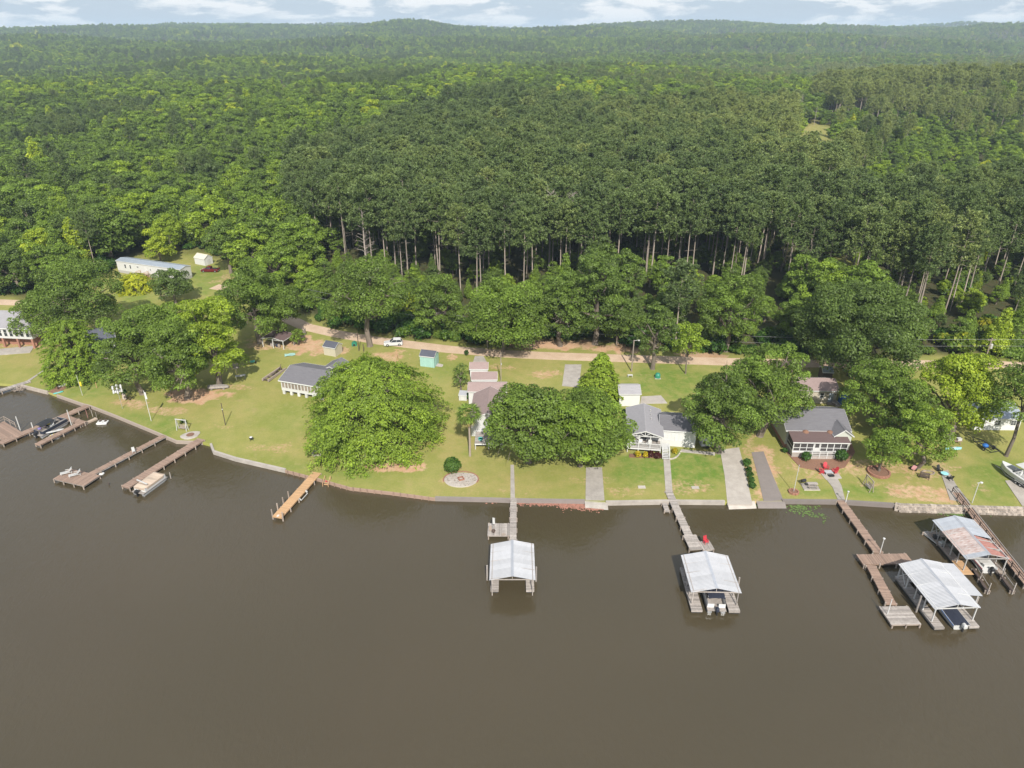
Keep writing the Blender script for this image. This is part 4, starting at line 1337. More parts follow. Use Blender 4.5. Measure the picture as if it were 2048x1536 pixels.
# its deck
P = G(950, 899); Q = G(990, 900)
t_ = thing('deck', 'grey wooden deck on posts in front of the mauve roofed cottage', 'deck', (P.x, P.y, P.z), 0)
dw, dl = 5.2, 4.4
m_ = MB()
for i in range(int(dl / .15)):
    m_.box(dw / 2, .08 + i * .15, 1.25, dw, .138, .04, c='r')
m_.build('planks', 'greywood', t_, kind='stuff')
m_ = MB(); m_.box(dw / 2, 0, 1.12, dw, .06, .24); m_.box(dw / 2, dl, 1.12, dw, .06, .24); m_.box(0, dl / 2, 1.12, .06, dl - .1, .24); m_.box(dw, dl / 2, 1.12, .06, dl - .1, .24); m_.build('rim_joist', 'trim', t_)
for x in (.1, 2.5, dw - .1):
    for y in (.12, dl - .15):
        m_ = MB(); m_.box(x, y, .5, .14, .14, 1.2); m_.build('post', 'trim', t_)
t2 = thing('tub', 'round turquoise tub standing on the grey deck', 'tub', (P.x + 1.0, P.y + 1.4, P.z + 1.27))
m_ = MB(); m_.lathe([(.05, .02), (.42, .02), (.46, .34), (.40, .34), (.36, .08)], 14); m_.build('tub_shell', 'teal', t2); m_ = MB(); m_.lathe([(.36, .2), (.0, .2)], 14); m_.build('water', 'turq', t2)
# pump house by the garage
t_, ww, dd = house('pump_house', 'tiny white well house with a slanted grey lid beside the garage', 'pump house', (917, 791, 933.5, 792), 1.1, 1.6, .35, 's', 'white', 'metal_roof', over=.05)
add_door(t_, face_fn('f', ww, dd), 0, .05, .7, .85)
# white porch house
t_, ww, dd = house('house', 'white lake house with a grey gable roof over an open front porch', 'house', (1253, 872, 1328, 877), 3.6, 10.8, 1.0, 'y', None, 'shingle_light', over=.3)
zf = 1.0
m_ = MB()
m_.prism([(-ww / 2, -.2), (ww / 2, -.2), (ww / 2, 3.58), (0, 3.58 + .99), (-ww / 2, 3.58)], -dd / 2 + 3.0, dd / 2, 'y'); m_.build('wall', 'white', t_)
m_ = MB()
for i in range(20):
    m_.box(0, -dd / 2 + .075 + i * .15, zf, ww, .14, .05, c='r')
m_.build('porch_floor', 'greywood', t_, kind='stuff')
fn = lambda a, z, o: (a, -dd / 2 + 3.0 - o, z)
for a in (-2.0, 1.9):
    add_window(t_, fn, a, 2.2, 1.3, 1.3)
add_door(t_, fn, 0, zf, 1.0, 2.05, 'glass')
for x in (-ww / 2 + .08, -ww / 6, ww / 6, ww / 2 - .08):
    m_ = MB(); m_.box(x, -dd / 2 + .08, 1.75, .13, .13, 3.7); m_.build('post', 'trim', t_)
m_ = MB()
y = -dd / 2 - .02
m_.bar((-ww / 2, y, 3.5), (ww / 2, y, 3.5), .14); m_.bar((0, y, 3.5), (0, y, 4.5), .13)
for s_ in (-1, 1):
    m_.bar((s_ * ww / 2, y, 3.55), (0, y, 4.52), .12); m_.bar((0, y, 3.55), (s_ * ww / 6, y, 4.2), .1); m_.bar((s_ * ww / 4, y, 3.5), (s_ * ww / 4, y, 4.0), .09)
m_.build('gable_truss', 'trim', t_)
m_ = MB()
m_.bar((-ww / 2, y + .1, zf + .95), (ww / 2, y + .1, zf + .95), .09); m_.bar((-ww / 2, y + .1, zf + .12), (ww / 2, y + .1, zf + .12), .07)
for k in range(int(ww / .14)):
    x = -ww / 2 + k * .14 + .07
    m_.bar((x, y + .1, zf + .12), (x, y + .1, zf + .95), .045)
m_.build('railing', 'trim', t_)
m_ = MB(); m_.box(0, -dd / 2 + 1.5, zf - .2, ww, 2.98, .3); m_.build('porch_skirt', 'trim', t_)
for k in range(3):
    m_ = MB(); m_.lathe([(.0, 0), (.08, 0), (.08, .4), (.12, .42), (.0, .5)], 8, at=(1.2, -.2 + k * 1.6, 3.62 + 1.0 * .65)); m_.build('vent', 'galv', t_)
# wing
wg = bpy.data.objects.new('wing', None); COL.objects.link(wg); wg.parent = t_
wg.location = (ww / 2 + 3.2, 1.4, 0)
shell(wg, 6.4, 6.6, -.2, 3.3, 1.2, 'x', 'white', 'shingle_grey', .3)
fw_ = face_fn('f', 6.4, 6.6)
for a in (-1.9, .2, 2.1):
    add_window(wg, fw_, a, 2.0, 1.5, 1.6, mull=(1, 0), glass='glass')
# landing and stairs
lx, ly = ww / 2 + .9, -dd / 2 + 1.2
m_ = MB(); m_.box(lx, ly, zf, 1.5, 2.0, .08); m_.build('landing', 'trim', t_)
for k in range(6):
    m_ = MB(); m_.box(lx, ly - 1.1 - k * .3, zf - .16 - k * .16, 1.2, .28, .05); m_.build('tread', 'trim', t_)
for s_ in (-.62, .62):
    m_ = MB(); m_.bar((lx + s_, ly - .95, zf - .05), (lx + s_, ly - 2.8, .0), .06, .26); m_.bar((lx + s_, ly - .95, zf + .85), (lx + s_, ly - 2.8, .85), .06)
    for k in range(3):
        m_.bar((lx + s_, ly - .95 - k * .92, zf - k * .5), (lx + s_, ly - .95 - k * .92, zf + .87 - k * .5 + .05), .07)
    m_.build('stair_rail', 'trim', t_)
PORCH = t_
# white shed with patio
t_, ww, dd = house('shed', 'white shed with a light grey roof next to the concrete patio slab', 'shed', (1238, 789, 1283, 789), 2.7, 4.8, .95, 'x', 'white', 'shingle_light', over=.2)
add_door(t_, face_fn('r', ww, dd), 0, .05, 1.6, 2.0)
# brown roofed house with screened porch
t_, ww, dd = house('house', 'pale green house with a grey roof and a brown roofed screened porch', 'house', (1572, 862, 1704, 864), 3.7, 9.6, 1.9, 'x', 'sage', 'shingle_grey', over=.35)
m_ = MB(); m_.box(0, 0, .0, ww + .06, dd + .06, 1.3); m_.build('foundation', 'brick', t_)
# front gable wing
wg = bpy.data.objects.new('gable_wing', None); COL.objects.link(wg); wg.parent = t_
wg.location = (ww / 2 - 1.7, -dd / 2 - .1, 0)
shell(wg, 3.0, 3.4, .6, 3.7, 1.1, 'y', 'sage', 'shingle_grey', .3)
fg = face_fn('f', 3.0, 3.4)
add_window(wg, fg, 0, 2.6, .9, 1.2, mull=(0, 1))
m_ = MB(); m_.box(0, 0, .1, 3.04, 3.44, 1.1); m_.build('foundation', 'brick', wg)
# porch
pw, pd = 9.6, 3.2
px_, py_ = -ww / 2 + .35 + pw / 2, -dd / 2 - pd / 2 - .02
m_ = MB()
ro = MB()
ro.prism([(py_ - pd / 2 - .35, 3.02), (py_ + pd / 2 + .3, 3.62), (py_ + pd / 2 + .3, 3.75), (py_ - pd / 2 - .35, 3.15)], px_ - pw / 2 - .3, px_ + pw / 2 + .3, 'x')
r_o = ro.build('porch_roof', 'shingle_brown', t_)
m_ = MB(); m_.box(px_, py_ - pd / 2 - .37, 3.06, pw + .64, .03, .2); m_.build('fascia', 'trim', r_o)
m_ = MB(); m_.box(px_, py_, .75, pw, pd, .16); m_.build('porch_floor', 'greywood', t_)
m_ = MB(); m_.box(px_, py_ + .05, .2, pw - .1, pd - .1, .9); m_.build('porch_base', 'concrete', t_)
yb = py_ - pd / 2 + .05
nb = 8
bw = pw / nb
for k in range(nb + 1):
    m_ = MB(); m_.box(px_ - pw / 2 + k * bw, yb, 1.95, .13, .13, 2.3); m_.build('post', 'trim', t_)
m_ = MB(); m_.box(px_, yb, 1.0, pw, .1, .36); m_.box(px_, yb, 1.82, pw, .08, .08); m_.box(px_, yb, 3.03, pw, .1, .14); m_.build('rail', 'trim', t_)
for k in range(nb):
    if k == 3:
        m_ = MB(); m_.box(px_ - pw / 2 + (k + .5) * bw, yb - .03, 1.85, bw - .2, .05, 2.1); d_o = m_.build('screen_door', 'trim', t_)
        m_ = MB(); m_.box(px_ - pw / 2 + (k + .5) * bw, yb - .062, 2.35, bw - .5, .02, .9); m_.build('pane', 'screen', d_o)
        continue
    for z0, z1 in ((1.19, 1.77), (1.87, 2.95)):
        m_ = MB(); m_.box(px_ - pw / 2 + (k + .5) * bw, yb + .01, (z0 + z1) / 2, bw - .14, .015, z1 - z0 - .01); m_.build('screen_panel', 'screen', t_)
for s_ in (-1, 1):
    for z0, z1 in ((1.19, 1.77), (1.87, 2.95)):
        m_ = MB(); m_.box(px_ + s_ * (pw / 2), py_, (z0 + z1) / 2, .015, pd - .2, z1 - z0); m_.build('screen_panel', 'screen', t_)
    m_ = MB(); m_.box(px_ + s_ * (pw / 2), py_, 1.0, .1, pd - .2, .36); m_.box(px_ + s_ * pw / 2, py_, 1.82, .08, pd - .2, .08); m_.build('rail', 'trim', t_)
for k, x in enumerate((-2.0, 2.4)):
    m_ = MB(); m_.lathe([(.62, 3.5), (.55, 3.72), (.25, 3.9), (0, 3.95)], 9, at=(px_ + x, py_ + pd / 2 - .5, 0)); m_.build('leaf_litter', 'mulch', t_)
DHOUSE = (t_, px_, py_, pw, pd)
# front deck of that house, lower, with white railing
P = G(1621, 919)
t_ = thing('deck', 'small deck with white railing in front of the screened porch', 'deck', (P.x, P.y, P.z))
m_ = MB()
for i in range(18):
    m_.box(2.1, .08 + i * .15, .75, 4.2, .138, .04, c='r')
m_.build('planks', 'greywood', t_, kind='stuff')
m_ = MB(); m_.box(2.1, .02, .35, 4.2, .06, .7); m_.box(.02, 1.3, .35, .06, 2.6, .7); m_.box(4.18, 1.3, .35, .06, 2.6, .7); m_.build('skirt', 'greywood', t_)
for x in (.05, 1.43, 2.8, 4.15):
    m_ = MB(); m_.box(x, -.04, 1.0, .1, .1, 1.5); m_.build('post', 'trim', t_)
m_ = MB(); m_.bar((0, -.04, 1.72), (4.2, -.04, 1.72), .09); m_.bar((0, -.04, 1.3), (4.2, -.04, 1.3), .06); m_.bar((0, -.04, .92), (4.2, -.04, .92), .06)
m_.bar((0, 0, 1.72), (0, 2.6, 1.72), .07); m_.bar((4.2, 0, 1.72), (4.2, 2.6, 1.72), .07); m_.build('railing', 'trim', t_)
DECK2 = P
# tan garage behind
t_, ww, dd = house('garage', 'tan outbuilding with a pale blue door behind the brown roofed house', 'garage', (1600, 782, 1680, 783), 2.9, 6.4, 1.2, 'x', 'tan', 'shingle_mauve', over=.3)
f = face_fn('f', ww, dd)
add_window(t_, f, .7, 1.75, .9, 1.25, mull=(0, 1)); add_door(t_, f, 2.6, .25, .95, 2.05, 'metal_blue')
for a in (1.75, 3.4):
    m_ = MB(); m_.box(a, -dd / 2 - .08, 2.1, .14, .16, .22); m_.build('lantern', 'black', t_)
m_ = MB(); m_.box(2.6, -dd / 2 - .5, .1, 1.4, .9, .2); m_.build('step', 'oldwood', t_)
# dark shed and the house at the frame edge
t_, ww, dd = house('shed', 'small dark board shed in deep shade behind the tan outbuilding', 'shed', (1646, 745, 1668, 746), 2.4, 3, .7, 'x', 'darkwood', 'metal_blue', over=.12)
add_door(t_, face_fn('f', ww, dd), 0, 0, .9, 1.9, 'darkwood')
t_, ww, dd = house('house', 'low house with a pale blue grey roof behind the yellow green tree', 'house', (1950, 838, 2050, 839), 2.5, 8, 1.3, 'x', 'white', 'metal_blue', over=.3)
for a in (-3, 0, 3):
    add_window(t_, face_fn('f', ww, dd), a, 1.5, 1.1, 1.1)
# screened porch house on the open lawn
t_, ww, dd = house('house', 'white cottage with a grey roof and a long window wall beside the spreading cypress', 'house', (556, 762, 620, 772.5), 3.1, 9.5, 1.4, 'x', 'white', 'shingle_grey', z0=.75, over=.35, width=10.5)
f = face_fn('f', ww, dd)
for k in range(12):
    add_window(t_, f, -ww / 2 + .55 + k * (ww - 1.1) / 11, 2.05, .74, 1.35, glass='curtain', mull=(0, 0), fw=.07)
for k in range(3):
    add_window(t_, face_fn('l', ww, dd), -3 + k * 2, 2.0, .9, 1.1)
for k in range(6):
    for y in (-dd / 2 + .25, dd / 2 - .25):
        m_ = MB(); m_.box(-ww / 2 + .35 + k * (ww - .7) / 5, y, .3, .55, .4, .95); m_.build('pier', 'white', t_)
wg = bpy.data.objects.new('rear_wing', None); COL.objects.link(wg); wg.parent = t_
wg.location = (ww / 2 - 2.2, dd / 2 + .8, 0)
shell(wg, 4.4, 4.5, .3, 3.1, 1.0, 'y', 'white', 'shingle_grey', .3)
# carport
A = G(527, 693.5); B = G(568, 699)
d = B - A; yaw = math.atan2(d.y, d.x); L = d.length
t_ = thing('carport', 'open white framed carport full of stored things under the trees', 'carport', ((A.x + B.x) / 2, (A.y + B.y) / 2, A.z), yaw)
for x in (-L / 2, 0, L / 2):
    for y in (0, 4.5):
        m_ = MB(); m_.box(x, y, 1.1, .12, .12, 2.4 + (.55 if x == 0 else 0) * 1); m_.build('post', 'trim', t_)
m_ = MB(); m_.bar((-L / 2 - .2, 0, 2.25), (0, 0, 2.75), .12); m_.bar((0, 0, 2.75), (L / 2 + .2, 0, 2.25), .12); m_.bar((-L / 2, 0, 2.2), (L / 2, 0, 2.2), .08); m_.build('gable_frame', 'trim', t_)
shell(t_, L, 4.4, 2.2, 2.25, .55, 'y', None, 'shingle_brown', .2, .06, cy_=2.25)
cx_, cy0, yw = (A.x + B.x) / 2, (A.y + B.y) / 2, yaw
def loc(x, y):
    return (cx_ + x * math.cos(yw) - y * math.sin(yw), cy0 + x * math.sin(yw) + y * math.cos(yw), A.z)
for k, (x, y, mt, nm, lb) in enumerate(((-.9, 1.0, 'greywood', 'crate', 'grey wooden crate stored inside the white carport'), (.3, 1.3, 'navy', 'tarp_bundle', 'dark tarp bundle stored inside the white carport'), (1.0, .8, 'oldwood', 'barrel', 'brown barrel at the mouth of the white carport'))):
    q = thing(nm, lb, nm.replace('_', ' '), loc(x, y), yw)
    m_ = MB()
    if nm == 'barrel':
        m_.lathe([(.28, 0), (.34, .4), (.28, .85), (.0, .85)], 12); m_.build('barrel_body', mt, q)
    elif nm == 'crate':
        for i in range(5):
            m_.box(0, 0, .1 + i * .17, .9, .7, .13, c='r')
        m_.build('slats', mt, q)
    else:
        m_.loft([[Vector((r_ * math.cos(a) * .6, r_ * math.sin(a) * .5, z)) for a in [i * .628 for i in range(10)]] for r_, z in ((1, 0), (1.05, .3), (.7, .65), (.2, .75))]); m_.build('tarp', mt, q)
# plank fence panel behind the bush
A = G(588, 691); B = G(613, 669)
d = B - A; L = d.length
t_ = thing('board_fence', 'grey board fence panel beside the bend of the road', 'fence', A, math.atan2(d.y, d.x))
n_ = int(L / .3)
bmsh = MB().box(0, 0, 1.0, .28, .03, 2.0).mesh('fence_board')
for k in range(n_):
    mesh_obj('board', bmsh, 'greywood', t_, (.15 + k * .3, 0, rnd.uniform(-.03, .03)))
for x in (.05, L / 2, L - .05):
    m_ = MB(); m_.box(x, .09, 1.0, .1, .1, 2.2); m_.build('post', 'oldwood', t_)
# ------------------------------------------------------------------ piers and docks
PILE = MB().tube([(0, 0, -2.2), (0, 0, 0)], .11, 8).mesh('pile')

def pier(name, label, segs, mat, post='oldwood', z=.72, step=2.6, cat='dock', tall=None, plank=.15, frame=None, low=.02, group=None):
    """segs: (start, end, width, side planks?) in world xy; one thing, decks of single boards on stringers and piles"""
    o0 = Vector((segs[0][0][0], segs[0][0][1], 0))
    t_ = thing(name, label, cat, o0, 0, group)
    for sg in segs:
        a = Vector((sg[0][0], sg[0][1], 0)) - o0; b = Vector((sg[1][0], sg[1][1], 0)) - o0
        wd = sg[2]
        zz = sg[3] if len(sg) > 3 and sg[3] else z
        d = (b - a); L = d.length; d.normalize(); n_ = Vector((-d.y, d.x, 0)); ang = math.atan2(d.y, d.x)
        m_ = MB()
        if len(sg) > 4 and sg[4]:
            k = 0.0
            while k < wd - .05:
                q = (a + b) / 2 + n_ * (-wd / 2 + k + plank / 2)
                m_.box(q.x, q.y, zz + rnd.uniform(-.008, .008), L + rnd.uniform(-.06, .06), plank * .92, .045, ang, 'r')
                k += plank
        else:
            k = 0.0
            while k < L - .02:
                q = a + d * (k + plank / 2)
                m_.box(q.x, q.y, zz + rnd.uniform(-.008, .008), plank * .92, wd + rnd.uniform(-.05, .05), .045, ang, 'r')
                k += plank
        m_.build('planks', mat, t_, kind='stuff')
        for s_ in (-1, 1):
            m_ = MB(); p = a + n_ * s_ * (wd / 2 - .08); q = b + n_ * s_ * (wd / 2 - .08)
            m_.bar((p.x, p.y, zz - .14), (q.x, q.y, zz - .14), .07, .22); m_.build('stringer', frame or mat, t_)
        for e_ in (a + d * .04, b - d * .04):
            m_ = MB(); p = e_ + n_ * (wd / 2); q = e_ - n_ * (wd / 2)
            m_.bar((p.x, p.y, zz - .13), (q.x, q.y, zz - .13), .06, .2); m_.build('end_board', frame or mat, t_)
        np_ = max(1, int(round(L / step)))
        for i in range(np_ + 1):
            for s_ in (-1, 1):
                p = a + d * min(L - .15, max(.15, L * i / np_)) + n_ * s_ * (wd / 2 + .04)
                mesh_obj('pile', PILE, post, t_, (p.x, p.y, zz - .03 + (rnd.random() * .12 if low else 0)))
    return t_

def xy(u, v, z=.72):
    p = W(u, v, z)
    return (p.x, p.y)

def mid(a, b):
    return ((a[0] + b[0]) / 2, (a[1] + b[1]) / 2)

def pole(name, label, u, v, top_v, mat='greywood', r=.09, z=0.0, cat='post', group=None, ground_=False):
    p = G(u, v) if ground_ else W(u, v, z)
    h = ztop(p.y, top_v) - p.z
    m_ = MB(); m_.tube([(0, 0, -1.6 if not ground_ else -.4), (0, 0, h * .5), (0, 0, h)], [r * 1.05, r, r * .92], 8)
    o = m_.build(name, mat)
    o.location = p
    return tag(o, label, cat, group), p, h

# dock at the frame edge with the pontoon boat slip
pier('dock', 'brown dock reaching the left frame edge with a railed platform and boat slip',
     [(xy(175, 811), xy(0, 886), 1.5), (xy(-12, 850), xy(24, 872), 3.6, None, True), (xy(121, 831), xy(167, 846), 1.3), (xy(166, 843), xy(74, 889), 1.3)], 'redwood')
for u, v, tv, lb in ((41.5, 862, 833, 'tall pale mooring pole beside the railed platform'), (68, 862, 845, 'short pale mooring pole at the stern of the canopy pontoon boat'), (145, 856, 820, 'tallest white mooring pole in front of the canopy pontoon boat')):
    pole('mooring_pole', lb, u, v, tv, 'white', .09, 0, 'pole')
for u, v, tv, lb in ((176, 836, 819, 'rusty thin stake beside the plank raft'), (186, 834, 820, 'pale thin stake nearest the rusty one'), (194, 836, 824, 'pale thin stake nearest the floating white tub boat')):
    pole('stake', lb, u, v, tv, 'rusty' if u == 176 else 'greywood', .05, 0, 'stake')
a, b = xy(0, 858), xy(0, 858)
t_ = thing('platform_railing', 'weathered wooden railing around the platform at the frame edge', 'railing', (*xy(10, 842), .74))
o0 = Vector((*xy(10, 842), .74))
pts = [Vector((*xy(u, v), .74)) - o0 for u, v in ((-12, 853), (10, 842), (32, 854))]
m_ = MB()
for p, q in zip(pts[:-1], pts[1:]):
    m_.bar(p + Vector((0, 0, 1)), q + Vector((0, 0, 1)), .1, .06); m_.bar(p + Vector((0, 0, .5)), q + Vector((0, 0, .5)), .05, .09)
m_.build('rail', 'oldwood', t_)
for p in pts + [(pts[0] + pts[1]) / 2, (pts[1] + pts[2]) / 2]:
    m_ = MB(); m_.bar(p - Vector((0, 0, .1)), p + Vector((0, 0, 1.05)), .1); m_.build('post', 'oldwood', t_)
# gangway further in
pier('dock', 'pale walkway crossing the inlet wall at the frame edge', [(xy(60, 762), xy(-30, 790), 1.3)], 'greywood')
# L shaped dock
pier('dock', 'L shaped brown dock ending in a square platform with white loungers', [(xy(329, 871), xy(168, 955), 1.25), (mid(xy(111, 955), xy(135, 940)), mid(xy(172, 970), xy(196, 953)), 3.4, None, False)], 'redwood', frame='greywood')
# straight dock with beige pontoon
pier('dock', 'straight brown dock beside the beige covered pontoon boat', [(xy(403, 878), xy(250, 974), 1.7)], 'redwood')
# new tan dock
t_ = pier('dock', 'new tan lumber dock with tall posts along one side', [(xy(634, 945), xy(554, 1034), 1.65)], 'newwood', 'newwood', frame='newwood')
o0 = t_.location
A = Vector((*xy(634, 945), 0)); B = Vector((*xy(554, 1034), 0)); d = (B - A).normalized(); n_ = Vector((d.y, -d.x, 0))
for k in (.60, .73, .86, .985):
    p = A.lerp(B, k) + n_ * .95 - o0
    mesh_obj('tall_post', PILE, 'newwood', t_, (p.x, p.y, 1.9))
p = A.lerp(B, .99) - n_ * .95 - o0
mesh_obj('tall_post', PILE, 'newwood', t_, (p.x, p.y, 1.7))
m_ = MB(); p = B - o0
m_.box(p.x - d.x * .3, p.y - d.y * .3, .765, .5, .3, .03, math.atan2(d.y, d.x)); m_.build('bumper', 'white', t_)
# side bench rail
m_ = MB(); p = A.lerp(B, .42) - n_ * 1.15 - o0; q = A.lerp(B, .58) - n_ * 1.15 - o0
m_.bar((p.x, p.y, .3), (q.x, q.y, .3), .09); m_.bar((p.x, p.y, .55), (p.x + n_.x * .4, p.y + n_.y * .4, .68), .07, .3); m_.bar((q.x, q.y, .3), (q.x + n_.x * .4, q.y + n_.y * .4, .68), .07, .2); m_.build('boat_step', 'white', t_)
# bank steps
P = W(655, 962, .5)
t_ = thing('bank_steps', 'small wooden steps with rails into the water beside the new tan dock', 'steps', (P.x, P.y, 0), -.15)
for k in range(4):
    m_ = MB(); m_.box(0, -k * .28, .55 - k * .2, .9, .27, .05); m_.build('tread', 'newwood', t_)
for s_ in (-.5, .5):
    m_ = MB(); m_.bar((s_, .3, 1.4), (s_, -1.0, .5), .07); m_.bar((s_, .3, -.2), (s_, .3, 1.4), .08); m_.bar((s_, -1.0, -.8), (s_, -1.0, .55), .08); m_.build('rail', 'newwood', t_)
m_ = MB(); m_.box(0, -.5, .8, .35, .05, .2); m_.build('sign', 'red', t_)
# walkway to the centre boathouse with side float
t_ = pier('dock', 'pale walkway to the centre boathouse with a square side float', [(xy(1027, 996), xy(1026, 1080), 1.05), (mid(xy(976, 1043), xy(975, 1075)), mid(xy(1019, 1043), xy(1018, 1075)), 3.0)], 'greywood', frame='greywood')
# walkway to the second boathouse
pier('dock', 'pale bent walkway to the boathouse with the dark topped boat', [(xy(1337, 982), xy(1379, 1074), 1.25), (xy(1379, 1070), xy(1393, 1098), 2.0), (mid(xy(1398, 1082), xy(1404, 1102)), mid(xy(1420, 1078), xy(1428, 1102)), 2.0)], 'greywood', frame='greywood')
pier('kayak_float', 'little plank float beside the bent walkway', [(xy(1329, 1004), xy(1335, 1020), .8)], 'greywood', cat='float', z=.5)
# long dock with T and float
pier('dock', 'long brown walkway with a wide T platform and a floating end platform',
     [(xy(1681, 1001), xy(1757, 1105), 1.35), (mid(xy(1712, 1107), xy(1727, 1131)), mid(xy(1814, 1106), xy(1824, 1128)), 2.2, None, False), (xy(1742, 1131), xy(1783, 1208), 1.35)], 'redwood', frame='redwood')
pier('floating_platform', 'floating platform of weathered grey boards at the end of the long walkway', [(mid(xy(1759, 1210), xy(1783, 1249)), mid(xy(1817, 1209), xy(1843, 1248)), 3.3, .55, True)], 'greywood', cat='float', plank=.3, frame='oldwood')
# railed walkway
t_ = pier('dock', 'railed brown walkway running past the rusty roofed boathouse', [(xy(1912, 985), xy(2060, 1172), 1.25)], 'redwood', 'darkwood', frame='darkwood')
A = Vector((*xy(1912, 985), 0)); B = Vector((*xy(2060, 1172), 0)); d = (B - A); L = d.length; d.normalize(); n_ = Vector((-d.y, d.x, 0))
s_ = -1 if (n_.x > 0) else 1
npst = int(L / 1.75)
m_ = MB()
for k in range(npst + 1):
    p = A + d * (L * k / npst) + n_ * s_ * .66 - t_.location
    q = MB(); q.box(p.x, p.y, 1.15, .11, .11, 1.1); q.build('rail_post', 'darkwood', t_)
p = A + n_ * s_ * .66 - t_.location; q = B + n_ * s_ * .66 - t_.location
for z in (1.65, 1.3):
    m_.bar((p.x, p.y, z), (q.x, q.y, z), .06, .1)
m_.build('rail', 'darkwood', t_)
m_ = MB(); p = A - n_ * s_ * .64 - t_.location; q = B - n_ * s_ * .64 - t_.location
m_.bar((p.x, p.y, .82), (q.x, q.y, .82), .14, .12); m_.build('kerb_board', 'greywood', t_)
# plank raft
a, b = xy(161, 850, .25), xy(193, 836, .25)
pier('plank_raft', 'narrow raft of pale planks floating beside the boat slip', [(a, b, .8, .25, True)], 'beige', cat='raft', z=.25, frame='beige', step=9)

# ------------------------------------------------------------------ boathouses
def panel_mesh(width, length, ribs=4, h=.07):
    """one sheet of ribbed metal: corrugation across its width (y), running down the slope (x from 0 to length)"""
    m_ = MB()
    prof = []
    for k in range(ribs):
        y0 = -width / 2 + width * k / ribs
        s_ = width / ribs
        prof += [(y0, 0), (y0 + s_ * .55, 0), (y0 + s_ * .68, h), (y0 + s_ * .87, h)]
    prof.append((width / 2 + .004, 0))
    vs = [(0, y, z) for y, z in prof] + [(length, y, z) for y, z in prof]
    n_ = len(prof)
    m_.add(vs, [(k, k + 1, n_ + k + 1, n_ + k) for k in range(n_ - 1)])
    return m_.mesh('roof_panel')

def boathouse(label, c, yaw, Wd, L, ze, rise, mats, wall='greywood', front=1.5, deck='greywood', posts=5, back=.0, deckw=1.15):
    t_ = thing('boathouse', label, 'boathouse', (c[0], c[1], 0), yaw)
    half = Wd / 2
    slope = math.atan2(rise, half)
    sl = half / math.cos(slope)
    n_ = int(round(L / .92))
    pw = L / n_
    me_ = panel_mesh(pw, sl)
    for side in (-1, 1):
        for k in range(n_):
            mt = mats(side, k, n_)
            if mt is None:
                continue
            o = mesh_obj('roof_panel', me_, None, t_, (0, -L / 2 + (k + .5) * pw, ze + rise), (0, slope, 0 if side > 0 else math.pi))
            if side < 0:
                o.rotation_euler = Euler((0, slope, math.pi)) if False else Matrix.Rotation(math.pi, 3, 'Z').to_4x4().to_3x3().__matmul__(Matrix.Rotation(slope, 3, 'Y')).to_euler()
            if not me_.materials:
                me_.materials.append(M['metal_roof'])
            o.material_slots[0].link = 'OBJECT'
            o.material_slots[0].material = M[mt]
    m_ = MB(); m_.prism([(-.22, ze + rise - .02), (0, ze + rise + .075), (.22, ze + rise - .02), (0, ze + rise - .0)], -L / 2 - .02, L / 2 + .02, 'y'); m_.build('ridge_cap', 'ridge', t_)
    # posts, plates, trusses
    inx = half - .35
    for s_ in (-1, 1):
        for k in range(posts):
            y = -L / 2 + .25 + k * (L - .5) / (posts - 1)
            m_ = MB(); m_.box(s_ * inx, y, ze / 2 - .35, .13, .13, ze + .62); m_.build('post', wall, t_)
        m_ = MB(); m_.bar((s_ * inx, -L / 2 + .05, ze + .06), (s_ * inx, L / 2 - .05, ze + .06), .1, .2); m_.build('plate', wall, t_)
        m_ = MB(); m_.bar((s_ * inx, L / 2 - .25, .9), (s_ * inx, L / 2 - 2.0, ze - .1), .08); m_.bar((s_ * inx, L / 2 - .25, ze - .1), (s_ * inx, L / 2 - 2.0, .9), .08); m_.build('brace', wall, t_)
    for k in range(posts):
        y = -L / 2 + .18 + k * (L - .36) / (posts - 1)
        m_ = MB(); m_.bar((-half + .2, y, ze - .03), (half - .2, y, ze - .03), .07, .14)
        m_.bar((-half + .1, y, ze + .02), (0, y, ze + rise - .1), .07, .12); m_.bar((half - .1, y, ze + .02), (0, y, ze + rise - .1), .07, .12); m_.bar((0, y, ze), (0, y, ze + rise - .1), .07)
        m_.build('truss', wall, t_)
    # side decks on floats
    for s_ in (-1, 1):
        m_ = MB()
        x = s_ * (half - .1 - deckw / 2)
        k = -L / 2 - front
        while k < L / 2:
            m_.box(x, k + .075, .6 + rnd.uniform(-.006, .006), deckw, .14, .045, c='r'); k += .15
        m_.build('planks', deck, t_, kind='stuff')
        m_ = MB(); m_.box(x, -front / 2, .44, deckw - .02, L + front, .26); m_.build('deck_frame', deck, t_)
        m_ = MB(); m_.box(x, -front / 2, .12, deckw - .2, L + front - .4, .5); m_.build('float', 'black', t_)
    m_ = MB(); k = 0
    while k < 1.2:
        m_.box(0, L / 2 - .08 - k, .6, Wd - 2 * deckw - .24, .14, .045, c='r'); k += .15
    m_.build('planks', deck, t_, kind='stuff')
    return t_

yf = W(991, 1183, .5).y
boathouse('pale metal roofed boathouse standing empty at the end of the centre walkway', (.05, 79.0), .0, 6.3, 7.7, 2.9, .72, lambda s_, k, n_: 'metal_roof', front=75.2 - yf - .15)
boathouse('pale metal roofed boathouse sheltering the boat with a dark top', (27.45, 76.5), -.03, 6.7, 7.6, 2.9, .8, lambda s_, k, n_: 'metal_roof', front=.9, deckw=1.5)
t_ = boathouse('long pale roofed boathouse with a lean to and a blue covered boat', (57.75, 74.2), .045, 6.2, 8.9, 2.9, .8, lambda s_, k, n_: 'metal_roof', wall='white', front=.9, deckw=1.35)
